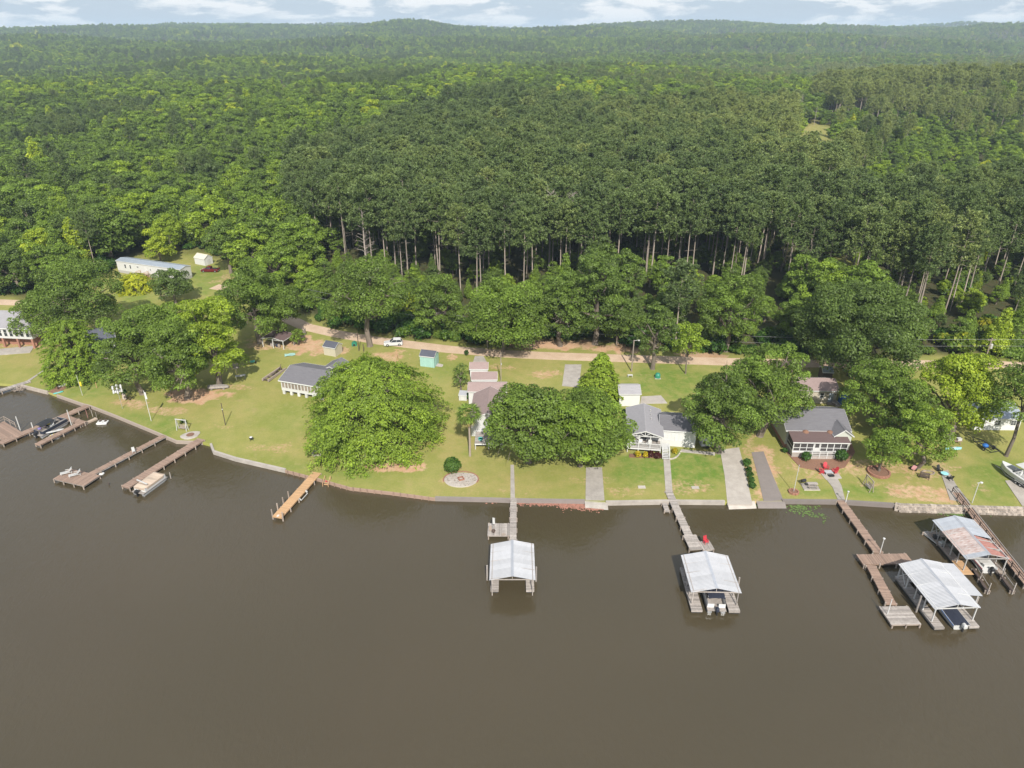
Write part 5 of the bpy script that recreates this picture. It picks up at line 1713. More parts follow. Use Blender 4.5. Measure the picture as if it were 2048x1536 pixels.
# lean to roof on its far side
me_ = panel_mesh(.92, 2.3)
for k in range(7):
    o = mesh_obj('lean_to_panel', me_, 'metal_roof', t_, (2.75, 8.9 / 2 - .46 - k * .92, 2.86), (0, .12, 0))
for k in range(3):
    m_ = MB(); m_.box(4.8, 4.3 - k * 2.9, 1.1, .1, .1, 3.0); m_.build('post', 'white', t_)
def rust_mats(s_, k, n_):
    if s_ < 0:
        return 'pale_blue_metal' if k >= n_ - 3 else ('rust' if k >= 1 else 'pale_blue_metal')
    return 'pale_blue_metal' if k >= n_ * .48 else None
t_ = boathouse('boathouse with rust streaked roof panels and one collapsing side', (67.75, 84.0), .0, 6.4, 9.1, 2.9, .85, rust_mats, wall='galv', front=.2, deck='oldwood', posts=6)
me_ = panel_mesh(.92, 3.7)
for k in range(5):
    mesh_obj('fallen_roof_panel', me_, 'rusty', t_, (.05, -4.55 + .46 + k * .92 + .1, 3.72 - .03 * k), (0, .32 + .03 * math.sin(k * 2), -.04 * (k % 2)))
m_ = MB()
for i in range(20):
    m_.box(-2.55, -5.1 + i * .15, .66, 1.5, .14, .04, c='r')
m_.build('new_boards', 'newwood', t_, kind='stuff')
# fingers in front of it
for u0, v0, u1, v1, lb in ((1947, 1137, 1976, 1183, 'dark narrow finger pier with pale rails, nearer the blue covered boat'), (1987, 1130, 2026, 1183, 'dark narrow finger pier below the fallen red roof panels')):
    q = pier('finger_pier', lb, [(xy(u0, v0, .5), xy(u1, v1, .5), .45, .5)], 'darkwood', 'greywood', cat='finger pier', step=3)
    A = Vector((*xy(u0, v0, .5), 0)); B = Vector((*xy(u1, v1, .5), 0))
    for k in (.45, 1.0):
        p = A.lerp(B, k) - q.location
        m_ = MB(); m_.box(p.x, p.y, .9, .11, .11, 2.2); m_.build('post', 'greywood', q)
    m_ = MB(); p = A - q.location; r_ = B - q.location; m_.bar((p.x, p.y, 1.3), (r_.x, r_.y, 1.3), .06); m_.build('rail', 'greywood', q)
t_ = pier('finger_pier', 'white edged float at the back corner of the rusty roofed boathouse', [(xy(1850, 1063, .4), xy(1882, 1087, .4), 1.0, .4)], 'greywood', cat='float', frame='white')
for u, v, tv, lb in ((974.5, 1160, 1131, 'pale mooring post on the near corner of the centre boathouse beside the tan side'), (1072, 1163, 1134, 'pale mooring post on the other corner of the centre boathouse'), (1476, 1172, 1155, 'pale mooring post behind the dark topped boat shelter'), (1832, 1224, 1192, 'stout pale post between the float and the lean to boathouse'), (1949, 1215, 1194, 'pale post at the outer corner of the lean to boathouse')):
    pole('mooring_post', lb, u, v, tv, 'greywood', .13, 0)
for u, v, tv, lb in ((342, 957, 945, 'slim pale stake in the water off the covered pontoon boat'), (218, 970, 965, 'short dark stake in open water between two docks')):
    pole('stake', lb, u, v, tv, 'greywood' if u > 300 else 'darkwood', .09, 0, 'stake')
for u, v, tv, lb in ((1691, 1006, 984, 'white lamp post where the long walkway meets the bank'), (1760, 1106, 1078, 'white lamp post on the corner of the T platform'), (1775, 1228, 1199, 'thin pale pole on the floating grey platform')):
    o, p, h = pole('lamp_post', lb, u, v, tv, 'white', .06, .6, 'lamp post')
    if u < 1770:
        m_ = MB(); m_.lathe([(0, h - .02), (.16, h), (.18, h + .14), (0, h + .2)], 10); q = m_.build('lamp_head', 'white', o)
# ------------------------------------------------------------------ boats
def circ(r, n, z=0, y=0, sx=1, sz=1):
    return [Vector((r * sx * math.cos(2 * math.pi * k / n), y, z + r * sz * math.sin(2 * math.pi * k / n))) for k in range(n)]

def outboard(parent, x, y, z, cowl='black', leg='black'):
    m_ = MB()
    m_.loft([[Vector((x + sx * a, y + sy * b - .12, z + h)) for a, b in ((-.2, -.32), (.2, -.32), (.24, 0), (.2, .24), (-.2, .24), (-.24, 0))] for h, sx, sy in ((.25, .8, .8), (.35, 1.05, 1.05), (.7, 1.0, 1.0), (.86, .6, .7))])
    o = m_.build('outboard_motor', cowl, parent)
    m_ = MB(); m_.box(x, y - .1, z - .15, .14, .3, .85); m_.box(x, y - .2, z - .55, .1, .55, .06); m_.lathe([(0, -.1), (.08, -.1), (.1, .1), (0, .2)], 8, at=(x, y - .15, z - .72)); m_.build('motor_leg', leg, o)
    m_ = MB()
    for k in range(3):
        a = k * 2.094
        m_.box(x + .12 * math.cos(a), y - .34, z - .72 + .12 * math.sin(a), .16, .03, .1, 0, None, 0, -a)
    m_.build('propeller', 'alu', o)
    return o

def pontoon(name, label, stern, bow, side='gel', top=None, cat='pontoon boat', L=None, Wd=2.5, seats='greywood', cowl='black', cush=('purple', 'pink'), cy0=1.0):
    """stern and bow: world xy"""
    S = Vector((*stern, 0)); B = Vector((*bow, 0))
    d = B - S
    yaw = math.atan2(d.y, d.x) - math.pi / 2
    L = L or d.length
    c = (S + B) / 2
    t_ = thing(name, label, cat, (c.x, c.y, 0), yaw)
    h = L / 2
    for s_ in (-1, 1):
        m_ = MB(); x = s_ * (Wd / 2 - .36)
        m_.loft([[Vector((x + p.x, y, p.z)) for p in circ(r, 10, z)] for y, r, z in ((-h + .3, .24, .18), (-h + .32, .32, .18), (h - .9, .32, .18), (h - .4, .24, .26), (h, .05, .38))])
        m_.build('pontoon_tube', 'alu', t_)
    m_ = MB(); m_.box(0, -.05, .6, Wd, L - .3, .1); m_.build('boat_deck', 'greywood', t_)
    m_ = MB()
    x0, y0, y1 = Wd / 2 - .08, -h + .7, h - .55
    for s_ in (-1, 1):
        m_.box(s_ * x0, (y0 + y1) / 2, .96, .05, y1 - y0, .62)
    m_.box(0, y1, .96, Wd - .2, .05, .62); m_.box(-.75, y0, .96, .9, .05, .62); m_.box(.75, y0, .96, .9, .05, .62)
    fe = m_.build('fence_panel', side, t_)
    m_ = MB()
    for s_ in (-1, 1):
        m_.bar((s_ * x0, y0, 1.32), (s_ * x0, y1, 1.32), .05)
    m_.bar((-x0, y1, 1.32), (x0, y1, 1.32), .05); m_.build('rail', 'alu', fe)
    if top != 'cover':
        for sx, sy, ln in ((-1, y1 - 1.2, 2.0), (1, y1 - 1.2, 2.0), (-1, y0 + 1.0, 1.6)):
            m_ = MB(); m_.box(sx * (x0 - .4), sy, .86, .6, ln, .42); m_.box(sx * (x0 - .12), sy, 1.2, .16, ln, .4); m_.build('seat', seats, t_)
        m_ = MB(); m_.box(x0 - .5, -.2, 1.05, .7, .6, .8); m_.prism([(-.1, 1.45), (.2, 1.45), (.2, 1.75)], x0 - .8, x0 - .2, 'x'); m_.build('console', 'gel', t_)
        for k, mt in enumerate(cush):
            m_ = MB(); m_.lathe([(.0, 0), (.3, .02), (.34, .2), (.0, .32)], 8, at=(-x0 + .45, y0 + .9 + k * 1.0, 1.06)); m_.build('cushion', mt, t_)
    if top == 'cover':
        m_ = MB()
        rings = []
        n_ = 9
        for i in range(n_):
            y = y0 - .1 + (y1 - y0 + .2) * i / (n_ - 1)
            e = .86 if i in (0, n_ - 1) else 1
            pk = (1.55 + .10 * math.sin(i * 2.1) + .05 * (i % 2)) * (.93 if i in (0, n_ - 1) else 1)
            rings.append([Vector((x * (x0 + .06) * e, y, z)) for x, z in ((-1, 1.0), (-1.0, 1.36), (-.55, pk - .04), (0, pk), (.5, pk - .07), (1.0, 1.36), (1, 1.0))])
        m_.loft(rings, True); m_.build('boat_cover', 'beige', t_)
        m_ = MB(); m_.bar((-x0 - .6, -h + 2.1, 1.65), (x0 - .3, -h + 1.6, 1.66), .22, .07); m_.build('folded_canopy', 'white', t_)
    elif top:
        m_ = MB()
        rings = []
        for i in range(6):
            y = -h + cy0 + 2.9 * i / 5
            pk = 2.35 - .05 * abs(i - 2.5)
            rings.append([Vector((x * 1.12, y, z + pk)) for x, z in ((-1, -.14), (-.6, .02), (0, .08), (.6, .02), (1, -.14), (.6, -.02), (0, .04), (-.6, -.02))])
        m_.loft(rings, True); m_.build('canopy', top, t_)
        for s_ in (-1, 1):
            m_ = MB(); m_.bar((s_ * x0, -h + 2.4, 1.3), (s_ * 1.1, -h + 1.1, 2.2), .04); m_.bar((s_ * x0, -h + 2.4, 1.3), (s_ * 1.1, -h + 3.8, 2.2), .04); m_.build('canopy_frame', 'alu', t_)
    outboard(t_, 0, -h + .12, .45, cowl)
    return t_

def runabout(name, label, loc, yaw, L=6.2, Wd=2.3, hull='gel', trim='navy', z=0.0, top=None, cowl='black', cat='motorboat', cover=None):
    t_ = thing(name, label, cat, (loc[0], loc[1], z), yaw)
    h = L / 2
    secs = [(-h, 1.0, .95, -.12), (-h * .4, 1.0, 1.0, -.2), (h * .15, .97, 1.08, -.2), (h * .55, .74, 1.18, -.1), (h * .85, .36, 1.3, .15), (h, .05, 1.38, .62)]
    m_ = MB()
    m_.loft([[Vector((x * Wd / 2 * w_, y, z_)) for x, z_ in ((-1, top_), (-.86, .22 + .2 * (kz + .2)), (0, kz), (.86, .22 + .2 * (kz + .2)), (1, top_), (.82, top_ + .02), (.6, top_ - .05), (-.6, top_ - .05), (-.82, top_ + .02))] for y, w_, top_, kz in secs])
    hu = m_.build('hull', hull, t_)
    m_ = MB()
    for s_ in (-1, 1):
        m_.tube([(s_ * Wd / 2 * w_ * 1.01, y, top_ - .08) for y, w_, top_, kz in secs], .04, 5)
    m_.build('rub_rail', trim, hu)
    m_ = MB(); m_.box(0, -h * .42, 1.02, Wd * .6, h * .8, .03); m_.box(0, h * .42, 1.15, Wd * .42, h * .42, .03); m_.build('cockpit_floor', 'galv' if hull == 'gel' else 'greywood', t_)
    if not cover:
        for x, y in ((-.5, -.1 * h), (.5, -.1 * h)):
            m_ = MB(); m_.box(x, y, 1.2, .5, .5, .35); m_.box(x, y - .24, 1.5, .5, .1, .5); m_.build('seat', 'white', t_)
        m_ = MB(); m_.box(0, -h * .82, 1.18, Wd * .66, .5, .32); m_.build('bench', 'white', t_)
        m_ = MB(); m_.prism([(h * .12, 1.08), (h * .2, 1.08), (h * .10, 1.5), (h * .08, 1.5)], -Wd * .36, Wd * .36, 'x'); m_.build('windshield', 'glass', t_)
    else:
        m_ = MB()
        m_.loft([[Vector((x * Wd / 2 * w_ * 1.02, y, t2 + zz)) for x, zz in ((-1, -.1), (-.9, .06), (0, .32 + .05 * math.sin(y * 3)), (.9, .06), (1, -.1))] for y, w_, t2, kz in secs[:5]], True)
        m_.build('boat_cover', cover, t_)
    if top:
        m_ = MB(); m_.box(.15, -h * .05, 2.55, 1.9, 1.7, .07); m_.build('hard_top', top, t_)
        for s_ in (-1, 1):
            for y in (-.7, .6):
                m_ = MB(); m_.bar((s_ * .75 + .15, y - .2, 1.05), (s_ * .85 + .15, y - .15, 2.55), .05); m_.build('top_post', 'alu', t_)
    outboard(t_, 0, -h - .22, .62, cowl)
    return t_

def trailer(label, loc, yaw, L=6.0, Wd=1.9, mat='galv', axles=2, z=0.0):
    t_ = thing('boat_trailer', label, 'trailer', (loc[0], loc[1], z), yaw)
    m_ = MB(); h = L / 2
    for s_ in (-1, 1):
        m_.bar((s_ * Wd / 2, -h, .5), (s_ * Wd / 2, h * .45, .5), .09, .12); m_.bar((s_ * Wd / 2, h * .45, .5), (0, h, .48), .09, .12)
        m_.bar((s_ * .45, -h + .3, .68), (s_ * .35, h * .35, .68), .12, .06)
    for y in (-h + .05, -h * .4, h * .1, h * .42):
        m_.bar((-Wd / 2, y, .48), (Wd / 2, y, .48), .08, .1)
    m_.bar((0, h, .48), (0, h + 1.2, .45), .1); m_.build('frame', mat, t_)
    for a in range(axles):
        for s_ in (-1, 1):
            m_ = MB(); y = -h * .45 + a * .78
            m_.loft([[Vector((s_ * (Wd / 2 + .14) + o_, p.x + y, p.z)) for p in circ(r, 12, .32)] for o_, r in ((-.1, .24), (-.09, .32), (.09, .32), (.1, .24))]); wl = m_.build('wheel', 'tyre', t_)
            m_ = MB(); m_.loft([[Vector((s_ * (Wd / 2 + .14) + o_, p.x + y, p.z)) for p in circ(r, 10, .32)] for o_, r in ((s_ * .08, .18), (s_ * .115, .12))]); m_.build('rim', 'alu', wl)
            m_ = MB(); m_.box(s_ * (Wd / 2 + .14), y, .70, .26, .72, .04); m_.build('fender', mat, t_)
    return t_

pontoon('pontoon_boat', 'navy pontoon boat with a black canopy and colourful gear in the dock slip', xy(73, 874, .3), xy(131, 842, .3), 'navy', 'black', cush=('purple', 'pink', 'yellow'))
pontoon('pontoon_boat', 'white pontoon boat under a beige cover tied to the straight dock', xy(275, 990, .3), xy(326, 953, .3), 'gel', 'cover')
pontoon('pontoon_boat', 'boat with a dark navy top and white stern parked under a boathouse', xy(1430, 1213, .3), xy(1420, 1177, .3), 'gel', 'navy', L=6.0, Wd=2.5, cush=(), cy0=.75, cowl='navy')
runabout('motorboat', 'white boat with a blue cover under the lean to boathouse', xy(1897, 1222, .5), .05 - .0, 5.6, 2.2, 'gel', 'blue', -.15, cowl='white', cover='navy')
p = xy(1962, 1118, .5)
runabout('motorboat', 'white open motorboat under the rusty roofed boathouse', (p[0] - .3, p[1] + .6), .02, 6.2, 2.3, 'gel', 'red', -.1)
g = G(2034, 962)
yb = math.radians(17)
trailer('two axle trailer under the white boat parked on the pale pad', (g.x, g.y), yb, 6.4, 2.0, 'galv', 2, g.z)
runabout('motorboat', 'white fishing boat with a hard top standing on its trailer on land', (g.x, g.y), yb, 7.0, 2.5, 'gel', 'galv', g.z + .58, 'white')
g = G(1966, 893)
trailer('empty black boat trailer on the grass below the yellow green tree', (g.x, g.y), math.radians(12), 5.4, 1.9, 'black', 1, g.z)
g2 = G(1968, 899)
t_ = thing('blue_tarp_bag', 'blue tarp bundle lying on the empty black trailer', 'tarp', (g2.x, g2.y, g2.z + .72), .3)
m_ = MB(); m_.lathe([(0, 0), (.5, .02), (.55, .25), (.3, .45), (0, .5)], 10); m_.build('tarp', 'blue', t_)

# small craft
def tub_boat(label, uv, yaw):
    p = xy(*uv, .2)
    t_ = thing('pedal_boat', label, 'small boat', (*p, 0), yaw)
    m_ = MB(); m_.loft([[Vector((x * sx, y * sy, z)) for x, y in ((-1.0, -.6), (-.8, -.72), (.8, -.72), (1.0, -.6), (1.0, .6), (.8, .72), (-.8, .72), (-1.0, .6))] for sx, sy, z in ((.8, .75, -.15), (1, 1, .1), (1, 1, .32), (.93, .9, .36))]); m_.build('hull', 'gel', t_)
    for x in (-.5, .5):
        m_ = MB(); m_.box(x, .25, .37, .5, .5, .04); m_.box(x, .48, .55, .5, .08, .36); m_.build('seat_well', 'darkwood', t_)
    m_ = MB(); m_.box(0, -.3, .42, .3, .5, .2); m_.build('console', 'white', t_)
    return t_
tub_boat('floating white tub shaped boat with two dark seats', (205, 845), .1)
p = xy(109, 874, .1)
t_ = thing('towable_tube', 'round white and yellow inflatable tube floating beside the slip', 'float', (*p, 0), .6)
m_ = MB(); m_.lathe([(0, .16), (.55, .14), (.72, .30), (.95, .36), (1.15, .22), (1.1, 0), (.4, -.08)], 18); m_.build('tube', 'white', t_)
m_ = MB(); m_.box(.2, .1, .36, .18, 1.6, .03, .3); m_.box(-.4, 0, .34, .16, 1.4, .03, .3); m_.build('stripe', 'yellow', t_)
def board(name, label, p, z, yaw, L, w_, mat, cat='paddle board'):
    t_ = thing(name, label, cat, (*p, z), yaw)
    m_ = MB(); m_.loft([[Vector((y, x * w_ / 2 * e, zz)) for x, zz in ((-1, 0), (-.8, .07), (.8, .07), (1, 0), (.8, -.05), (-.8, -.05))] for y, e in ((-L / 2, .1), (-L * .4, .7), (-L * .1, 1), (L * .25, .95), (L * .42, .6), (L / 2, .08))]); m_.build('board', mat, t_)
    m_ = MB(); m_.box(0, 0, .085, L * .3, w_ * .5, .02); m_.build('deck_pad', 'galv', t_)
    return t_
board('paddle_board', 'white paddle board lying along the boat slip finger', xy(110, 862, .8), .82, math.radians(33), 3.0, .7, 'white')
p = xy(203, 947, .1)
t_ = thing('buoy', 'white round buoy floating beside the L shaped dock', 'buoy', (*p, 0))
m_ = MB(); m_.lathe([(0, -.2), (.4, -.1), (.48, .1), (.36, .26), (0, .3)], 12); m_.build('float', 'white', t_)
p = xy(268, 905, .8)
t_ = thing('dock_chair', 'white folding chair standing on the long arm of the L shaped dock', 'chair', (*p, .75), .6)
m_ = MB(); m_.box(0, 0, .42, .5, .5, .05); m_.build('seat', 'white', t_); m_ = MB(); m_.box(0, .27, .75, .5, .05, .6, 0, None, -.2); m_.build('backrest', 'white', t_)
for x in (-.22, .22):
    for y in (-.22, .22):
        m_ = MB(); m_.box(x, y, .2, .05, .05, .42); m_.build('leg', 'white', t_)
def lounger(label, uv, yaw):
    p = xy(*uv, .8)
    t_ = thing('sun_lounger', label, 'lounger', (*p, .75), yaw, None)
    m_ = MB()
    for k in range(8):
        m_.box(0, -.85 + k * .15, .34, .62, .10, .04)
    m_.build('seat', 'white', t_)
    m_ = MB()
    for k in range(6):
        m_.box(0, .38 + k * .11, .42 + k * .10, .62, .10, .03, 0, None, .75)
    m_.build('backrest', 'white', t_)
    m_ = MB()
    for s_ in (-1, 1):
        m_.bar((s_ * .34, -.95, .3), (s_ * .34, .95, .3), .06); m_.bar((s_ * .34, .35, .35), (s_ * .34, 1.0, .98), .05); m_.bar((s_ * .36, -.1, .58), (s_ * .36, .45, .58), .06)
    m_.build('frame', 'white', t_)
    for x in (-.32, .32):
        for y in (-.8, .8):
            m_ = MB(); m_.box(x, y, .15, .06, .06, .3); m_.build('leg', 'white', t_)
lounger('white plastic lounger on the dock platform, nearer its outer corner', (133, 947), -1.05)
lounger('white plastic lounger on the dock platform, nearer the walkway', (150, 951), -1.05)
# side float of the centre walkway
p = xy(987, 1064, .8)
t_ = thing('fire_pot', 'small brown chair and pot on the square side float', 'pot', (*p, .75)); m_ = MB(); m_.lathe([(.0, 0), (.2, 0), (.33, .3), (.28, .45), (.22, .4), (0, .1)], 10); m_.build('pot', 'darkwood', t_); m_ = MB(); m_.box(-.5, .2, .35, .5, .5, .06); m_.box(-.5, .43, .65, .5, .06, .6); m_.build('chair_back', 'oldwood', t_)
p = xy(1007, 1069, .8)
t_ = thing('rope_coil', 'coil of brown rope lying on the square side float', 'rope', (*p, .76)); m_ = MB(); m_.lathe([(.15, 0), (.3, 0), (.34, .06), (.3, .12), (.15, .1)], 12); m_.build('coil', 'oldwood', t_)
o, p, h = pole('flag_pole', 'short pole with a drooping flag on the square side float', 985, 1058, 1035, 'alu', .03, .75, 'flagpole')
m_ = MB(); m_.loft([[Vector((.04 + a, .05 * math.sin(a * 14 + z * 3), z)) for a in (0, .12, .24, .36)] for z in (h - .05, h - .5, h - 1.0, h - 1.25)], False, None, False); m_.build('flag', 'white', o)
# red chair and table on the platform by the second boathouse
p = xy(1411, 1086, .8)
t_ = thing('deck_chair', 'red chair on the little platform behind the dark topped boat shelter', 'chair', (*p, .75), .4)
m_ = MB(); m_.box(0, 0, .4, .6, .6, .06); m_.build('seat', 'red', t_); m_ = MB(); m_.box(0, .3, .8, .6, .07, .8, 0, None, -.25); m_.build('backrest', 'red', t_)
for x in (-.28, .28):
    m_ = MB(); m_.box(x, -.25, .3, .07, .07, .6); m_.box(x, .2, .2, .07, .07, .4); m_.box(x, -.02, .62, .1, .6, .04); m_.build('leg', 'red', t_)
# gear under the rusty roof
p = xy(1860, 1075, .6)
for k, (dx, dy, mt, lb) in enumerate(((3.2, 2.2, 'black', 'black bin on the side deck of the rusty roofed boathouse'), (3.3, .6, 'alu', 'silver box on the side deck of the rusty roofed boathouse'))):
    t_ = thing('storage_bin', lb, 'bin', (64.55 + .35, 87.0 - k * 1.6, .63), .3 * k)
    m_ = MB(); m_.loft([[Vector((x * s_, y * s_, z)) for x, y in ((-.4, -.3), (.4, -.3), (.4, .3), (-.4, .3))] for s_, z in ((.9, 0), (1, .45), (1.06, .47), (1.06, .55), (.9, .6))]); m_.build('bin_body', mt, t_)

# ------------------------------------------------------------------ cars
def car(name, label, cat, loc, yaw, paint, L=4.5, Wd=1.85, kind='suv'):
    t_ = thing(name, label, cat, loc, yaw)          # local +x is forward
    h = L / 2
    body = [(-h, .42), (-h + .02, .95), (-h + .15, 1.02), (h - 1.35, 1.0), (h - .35, .86), (h - .03, .72), (h, .42), (h - .1, .26), (-h + .1, .26)]
    m_ = MB()
    m_.loft([[Vector((x * e, y, .26 + (z - .26) * e2)) for x, z in body] for y, e, e2 in ((-Wd / 2, .965, .93), (-Wd / 2 + .1, 1, 1), (Wd / 2 - .1, 1, 1), (Wd / 2, .965, .93))])
    bo = m_.build('body', paint, t_)
    if kind == 'suv':
        gh = [(-h + .12, 1.0), (-h + .5, 1.58), (h - 2.35, 1.62), (h - 1.45, 1.0)]
    else:
        gh = [(-.45, 1.0), (-.35, 1.62), (.75, 1.64), (1.35, 1.0)]
    m_ = MB(); ins = .12
    m_.loft([[Vector((x, y * f, z)) for (x, z), f in zip(gh, (1, .84, .84, 1))] for y in (-Wd / 2 + ins, Wd / 2 - ins)]); m_.build('window_glass', 'glass', t_)
    m_ = MB()
    (x0, z0), (x1, z1) = gh[1], gh[2]
    m_.loft([[Vector((x, y, z)) for x, z in ((x0 - .06, z0 - .02), (x0, z0 + .05), (x1, z1 + .05), (x1 + .08, z1 - .03))] for y in (-Wd / 2 * .78, Wd / 2 * .78)]); m_.build('roof', paint, t_)
    m_ = MB()
    for s_ in (-1, 1):
        yb_, yt = s_ * (Wd / 2 - ins + .012), s_ * (Wd / 2 - ins + .012) * .84
        for a, b in (((gh[0][0], 1.0), gh[1]), (gh[3], gh[2]), (((gh[0][0] + gh[3][0]) / 2, 1.0), ((x0 + x1) / 2, z0))):
            m_.bar((a[0], yb_, a[1]), (b[0], yt, b[1]), .08, .05)
    m_.build('pillar', paint, t_)
    for x in (-h + .82, h - .88):
        for s_ in (-1, 1):
            m_ = MB(); y = s_ * (Wd / 2 - .1)
            m_.loft([[Vector((x + p.x, y + o_, p.z)) for p in circ(r, 14, .34)] for o_, r in ((-.11, .27), (-.1, .34), (.1, .34), (.11, .27))]); wl = m_.build('wheel', 'tyre', t_)
            m_ = MB(); m_.loft([[Vector((x + p.x, y + o_, p.z)) for p in circ(r, 10, .34)] for o_, r in ((s_ * .1, .21), (s_ * .13, .1))]); m_.build('rim', 'alu', wl)
    for s_ in (-1, 1):
        m_ = MB(); m_.box(h - .12, s_ * Wd * .36, .74, .2, .36, .14); m_.build('headlight', 'lamp', t_)
        m_ = MB(); m_.box(-h + .02, s_ * Wd * .38, .84, .08, .26, .2); m_.build('tail_light', 'redlens', t_)
        m_ = MB(); m_.box(gh[3][0] - .25, s_ * (Wd / 2 + .06), 1.02, .14, .18, .12); m_.build('mirror', paint, t_)
    m_ = MB(); m_.box(h - .02, 0, .45, .1, Wd * .9, .16); m_.box(-h + .02, 0, .45, .1, Wd * .9, .16); m_.build('bumper', 'black' if kind == 'suv' else 'alu', t_)
    if kind != 'suv':
        m_ = MB(); m_.box(-h + 1.0, 0, 1.035, 1.6, Wd - .4, .03); m_.build('cargo_bed', 'black', t_)
    return t_
g = G(787, 690)
g3 = G(806, 690)
car('parked_car', 'white car parked on the verge of the dirt road', 'car', g, math.pi + .12, 'carwhite')
g = G(421, 543)
car('pickup_truck', 'dark maroon pickup truck on the lawn by the mobile home', 'pickup truck', g, math.pi - .05, 'maroon', 5.4, 1.95, 'pickup')
# utility trailer with spare wheel by the porch house
g = G(1412, 893)
t_ = thing('cargo_trailer', 'small pale grey box trailer with a spare wheel by the lake oak', 'trailer', g, .05)
m_ = MB(); m_.loft([[Vector((x, y, z)) for x, z in ((-1.2, .5), (-1.2, 1.95), (-1.0, 2.1), (1.0, 2.1), (1.2, 1.95), (1.2, .5))] for y in (-.75, .75)]); m_.build('box_body', 'metal_roof', t_)
m_ = MB(); m_.loft([[Vector((-.7 + p.x, -.76 + o_, p.z)) for p in circ(r, 14, 1.35)] for o_, r in ((-.14, .16), (-.16, .32), (-.02, .32), (-.01, .2))]); m_.build('spare_wheel', 'tyre', t_)
for s_ in (-1, 1):
    m_ = MB(); m_.loft([[Vector((p.x, s_ * .72 + o_, p.z)) for p in circ(r, 12, .32)] for o_, r in ((-.1, .24), (-.09, .32), (.09, .32), (.1, .24))]); m_.build('wheel', 'tyre', t_)
m_ = MB(); m_.box(.35, -.77, 1.2, 1.0, .03, 1.3); m_.build('door', 'metal_blue', t_)
# ------------------------------------------------------------------ things in the yards
def tripost(name, label, uv, top, mat, r=.05, cat='pole'):
    return pole(name, label, uv[0], uv[1], top, mat, r, 0, cat, ground_=True)
o, p, h = tripost('flagpole', 'white flagpole on the lawn between the gourds and the swing frame', (302.5, 842), 783, 'white', .055, 'flagpole')
m_ = MB(); m_.loft([[Vector((.05 + a, .04 * math.sin(a * 15 + z * 2), z)) for a in (0, .1, .2, .3)] for z in (h - .15, h - .6, h - 1.2, h - 1.7)], False, None, False); m_.build('flag', 'white', o)
m_ = MB(); m_.lathe([(0, h), (.09, h + .05), (.09, h + .12), (0, h + .2)], 8); m_.build('finial', 'white', o)
o, p, h = tripost('flagpole', 'thin pole with a yellow flag beside the mud boat slip', (165, 791), 751, 'white', .045, 'flagpole')
m_ = MB(); m_.loft([[Vector((.04 + a, .04 * math.sin(a * 12 + z * 3), z)) for a in (0, .15, .3, .42)] for z in (h - 1.5, h - 2.0, h - 2.5)], False, None, False); m_.build('flag', 'yellow', o)
tripost('fence_post', 'short pale post near the yellow flag', (194, 776), 765, 'newwood', .07, 'post')
# gourd rack
o, p, h = tripost('gourd_rack', 'pole carrying a cluster of white purple martin gourds', (245, 817), 770, 'alu', .04, 'bird house')
m_ = MB()
for k in range(6):
    a = k * 1.047
    m_.bar((0, 0, h - .3), (math.cos(a) * .85, math.sin(a) * .85, h - .25), .035)
    m_.bar((0, 0, h - 1.2), (math.cos(a) * .85, math.sin(a) * .85, h - 1.15), .035)
m_.build('arm', 'alu', o)
gm = MB().lathe([(0, -.42), (.16, -.38), (.22, -.2), (.15, 0), (.05, .08), (0, .1)], 10).mesh('gourd')
for k in range(6):
    for zz, f in ((h - .3, .85), (h - 1.2, .85), (h - 1.2, .45)):
        a = k * 1.047
        mesh_obj('gourd', gm, 'white', o, (math.cos(a) * f, math.sin(a) * f, zz))
g = G(250, 797)
t_ = thing('stone_planter', 'grey stone pillar planter with a small green plant on the lawn', 'planter', g, .2)
m_ = MB(); m_.loft([[Vector((x * s_, y * s_, z)) for x, y in ((-.35, -.35), (.35, -.35), (.35, .35), (-.35, .35))] for s_, z in ((1.1, -.1), (1, .3), (.85, 1.0), (1.0, 1.1), (.8, 1.15))]); m_.build('pillar', 'stone', t_)
mesh_obj('plant', shrub_mesh('planter_plant', rg(300), .55, .9, 14, .2, 6), 'shrub', t_, (.2, .1, 1.1))['tint'] = .35
# swing frame
def swing(name, label, uvL, uvR, mat, h=2.1, seatmat='oldwood', hang=True):
    A, B = G(*uvL), G(*uvR)
    d = B - A; L = d.length
    t_ = thing(name, label, 'swing', (A + B) / 2, math.atan2(d.y, d.x))
    for x in (-L / 2, L / 2):
        m_ = MB(); m_.bar((x, -.35, -.1), (x, 0, h), .1); m_.bar((x, .35, -.1), (x, 0, h), .1); m_.build('leg', mat, t_)
    m_ = MB(); m_.bar((-L / 2 - .15, 0, h), (L / 2 + .15, 0, h), .13); m_.build('crossbar', mat, t_)
    m_ = MB()
    for k in range(5):
        m_.box(0, -.22 + k * .11, .5, L * .68, .09, .03, c='r')
    m_.build('seat', seatmat, t_)
    m_ = MB()
    for k in range(4):
        m_.box(0, .28 + k * .03, .6 + k * .12, L * .68, .03, .09, c='r')
    m_.build('backrest', seatmat, t_)
    for x in (-L * .32, L * .32):
        m_ = MB(); m_.tube([(x, -.2, .5), (x, 0, h)], .015, 4); m_.tube([(x, .3, .9), (x, 0, h)], .015, 4); m_.build('chain', 'galv', t_)
    return t_
swing('lawn_swing', 'white swing frame at the water edge in front of a spiky plant', (356, 859), (375, 861), 'white', 2.3)
swing('lawn_swing', 'weathered wooden porch swing on the lush grass near the tree ring', (1729, 969), (1742, 985), 'oldwood', 2.1, 'greywood')
g = G(366, 846)
t_ = thing('yucca_plant', 'spiky green yucca behind the white swing frame', 'plant', g)
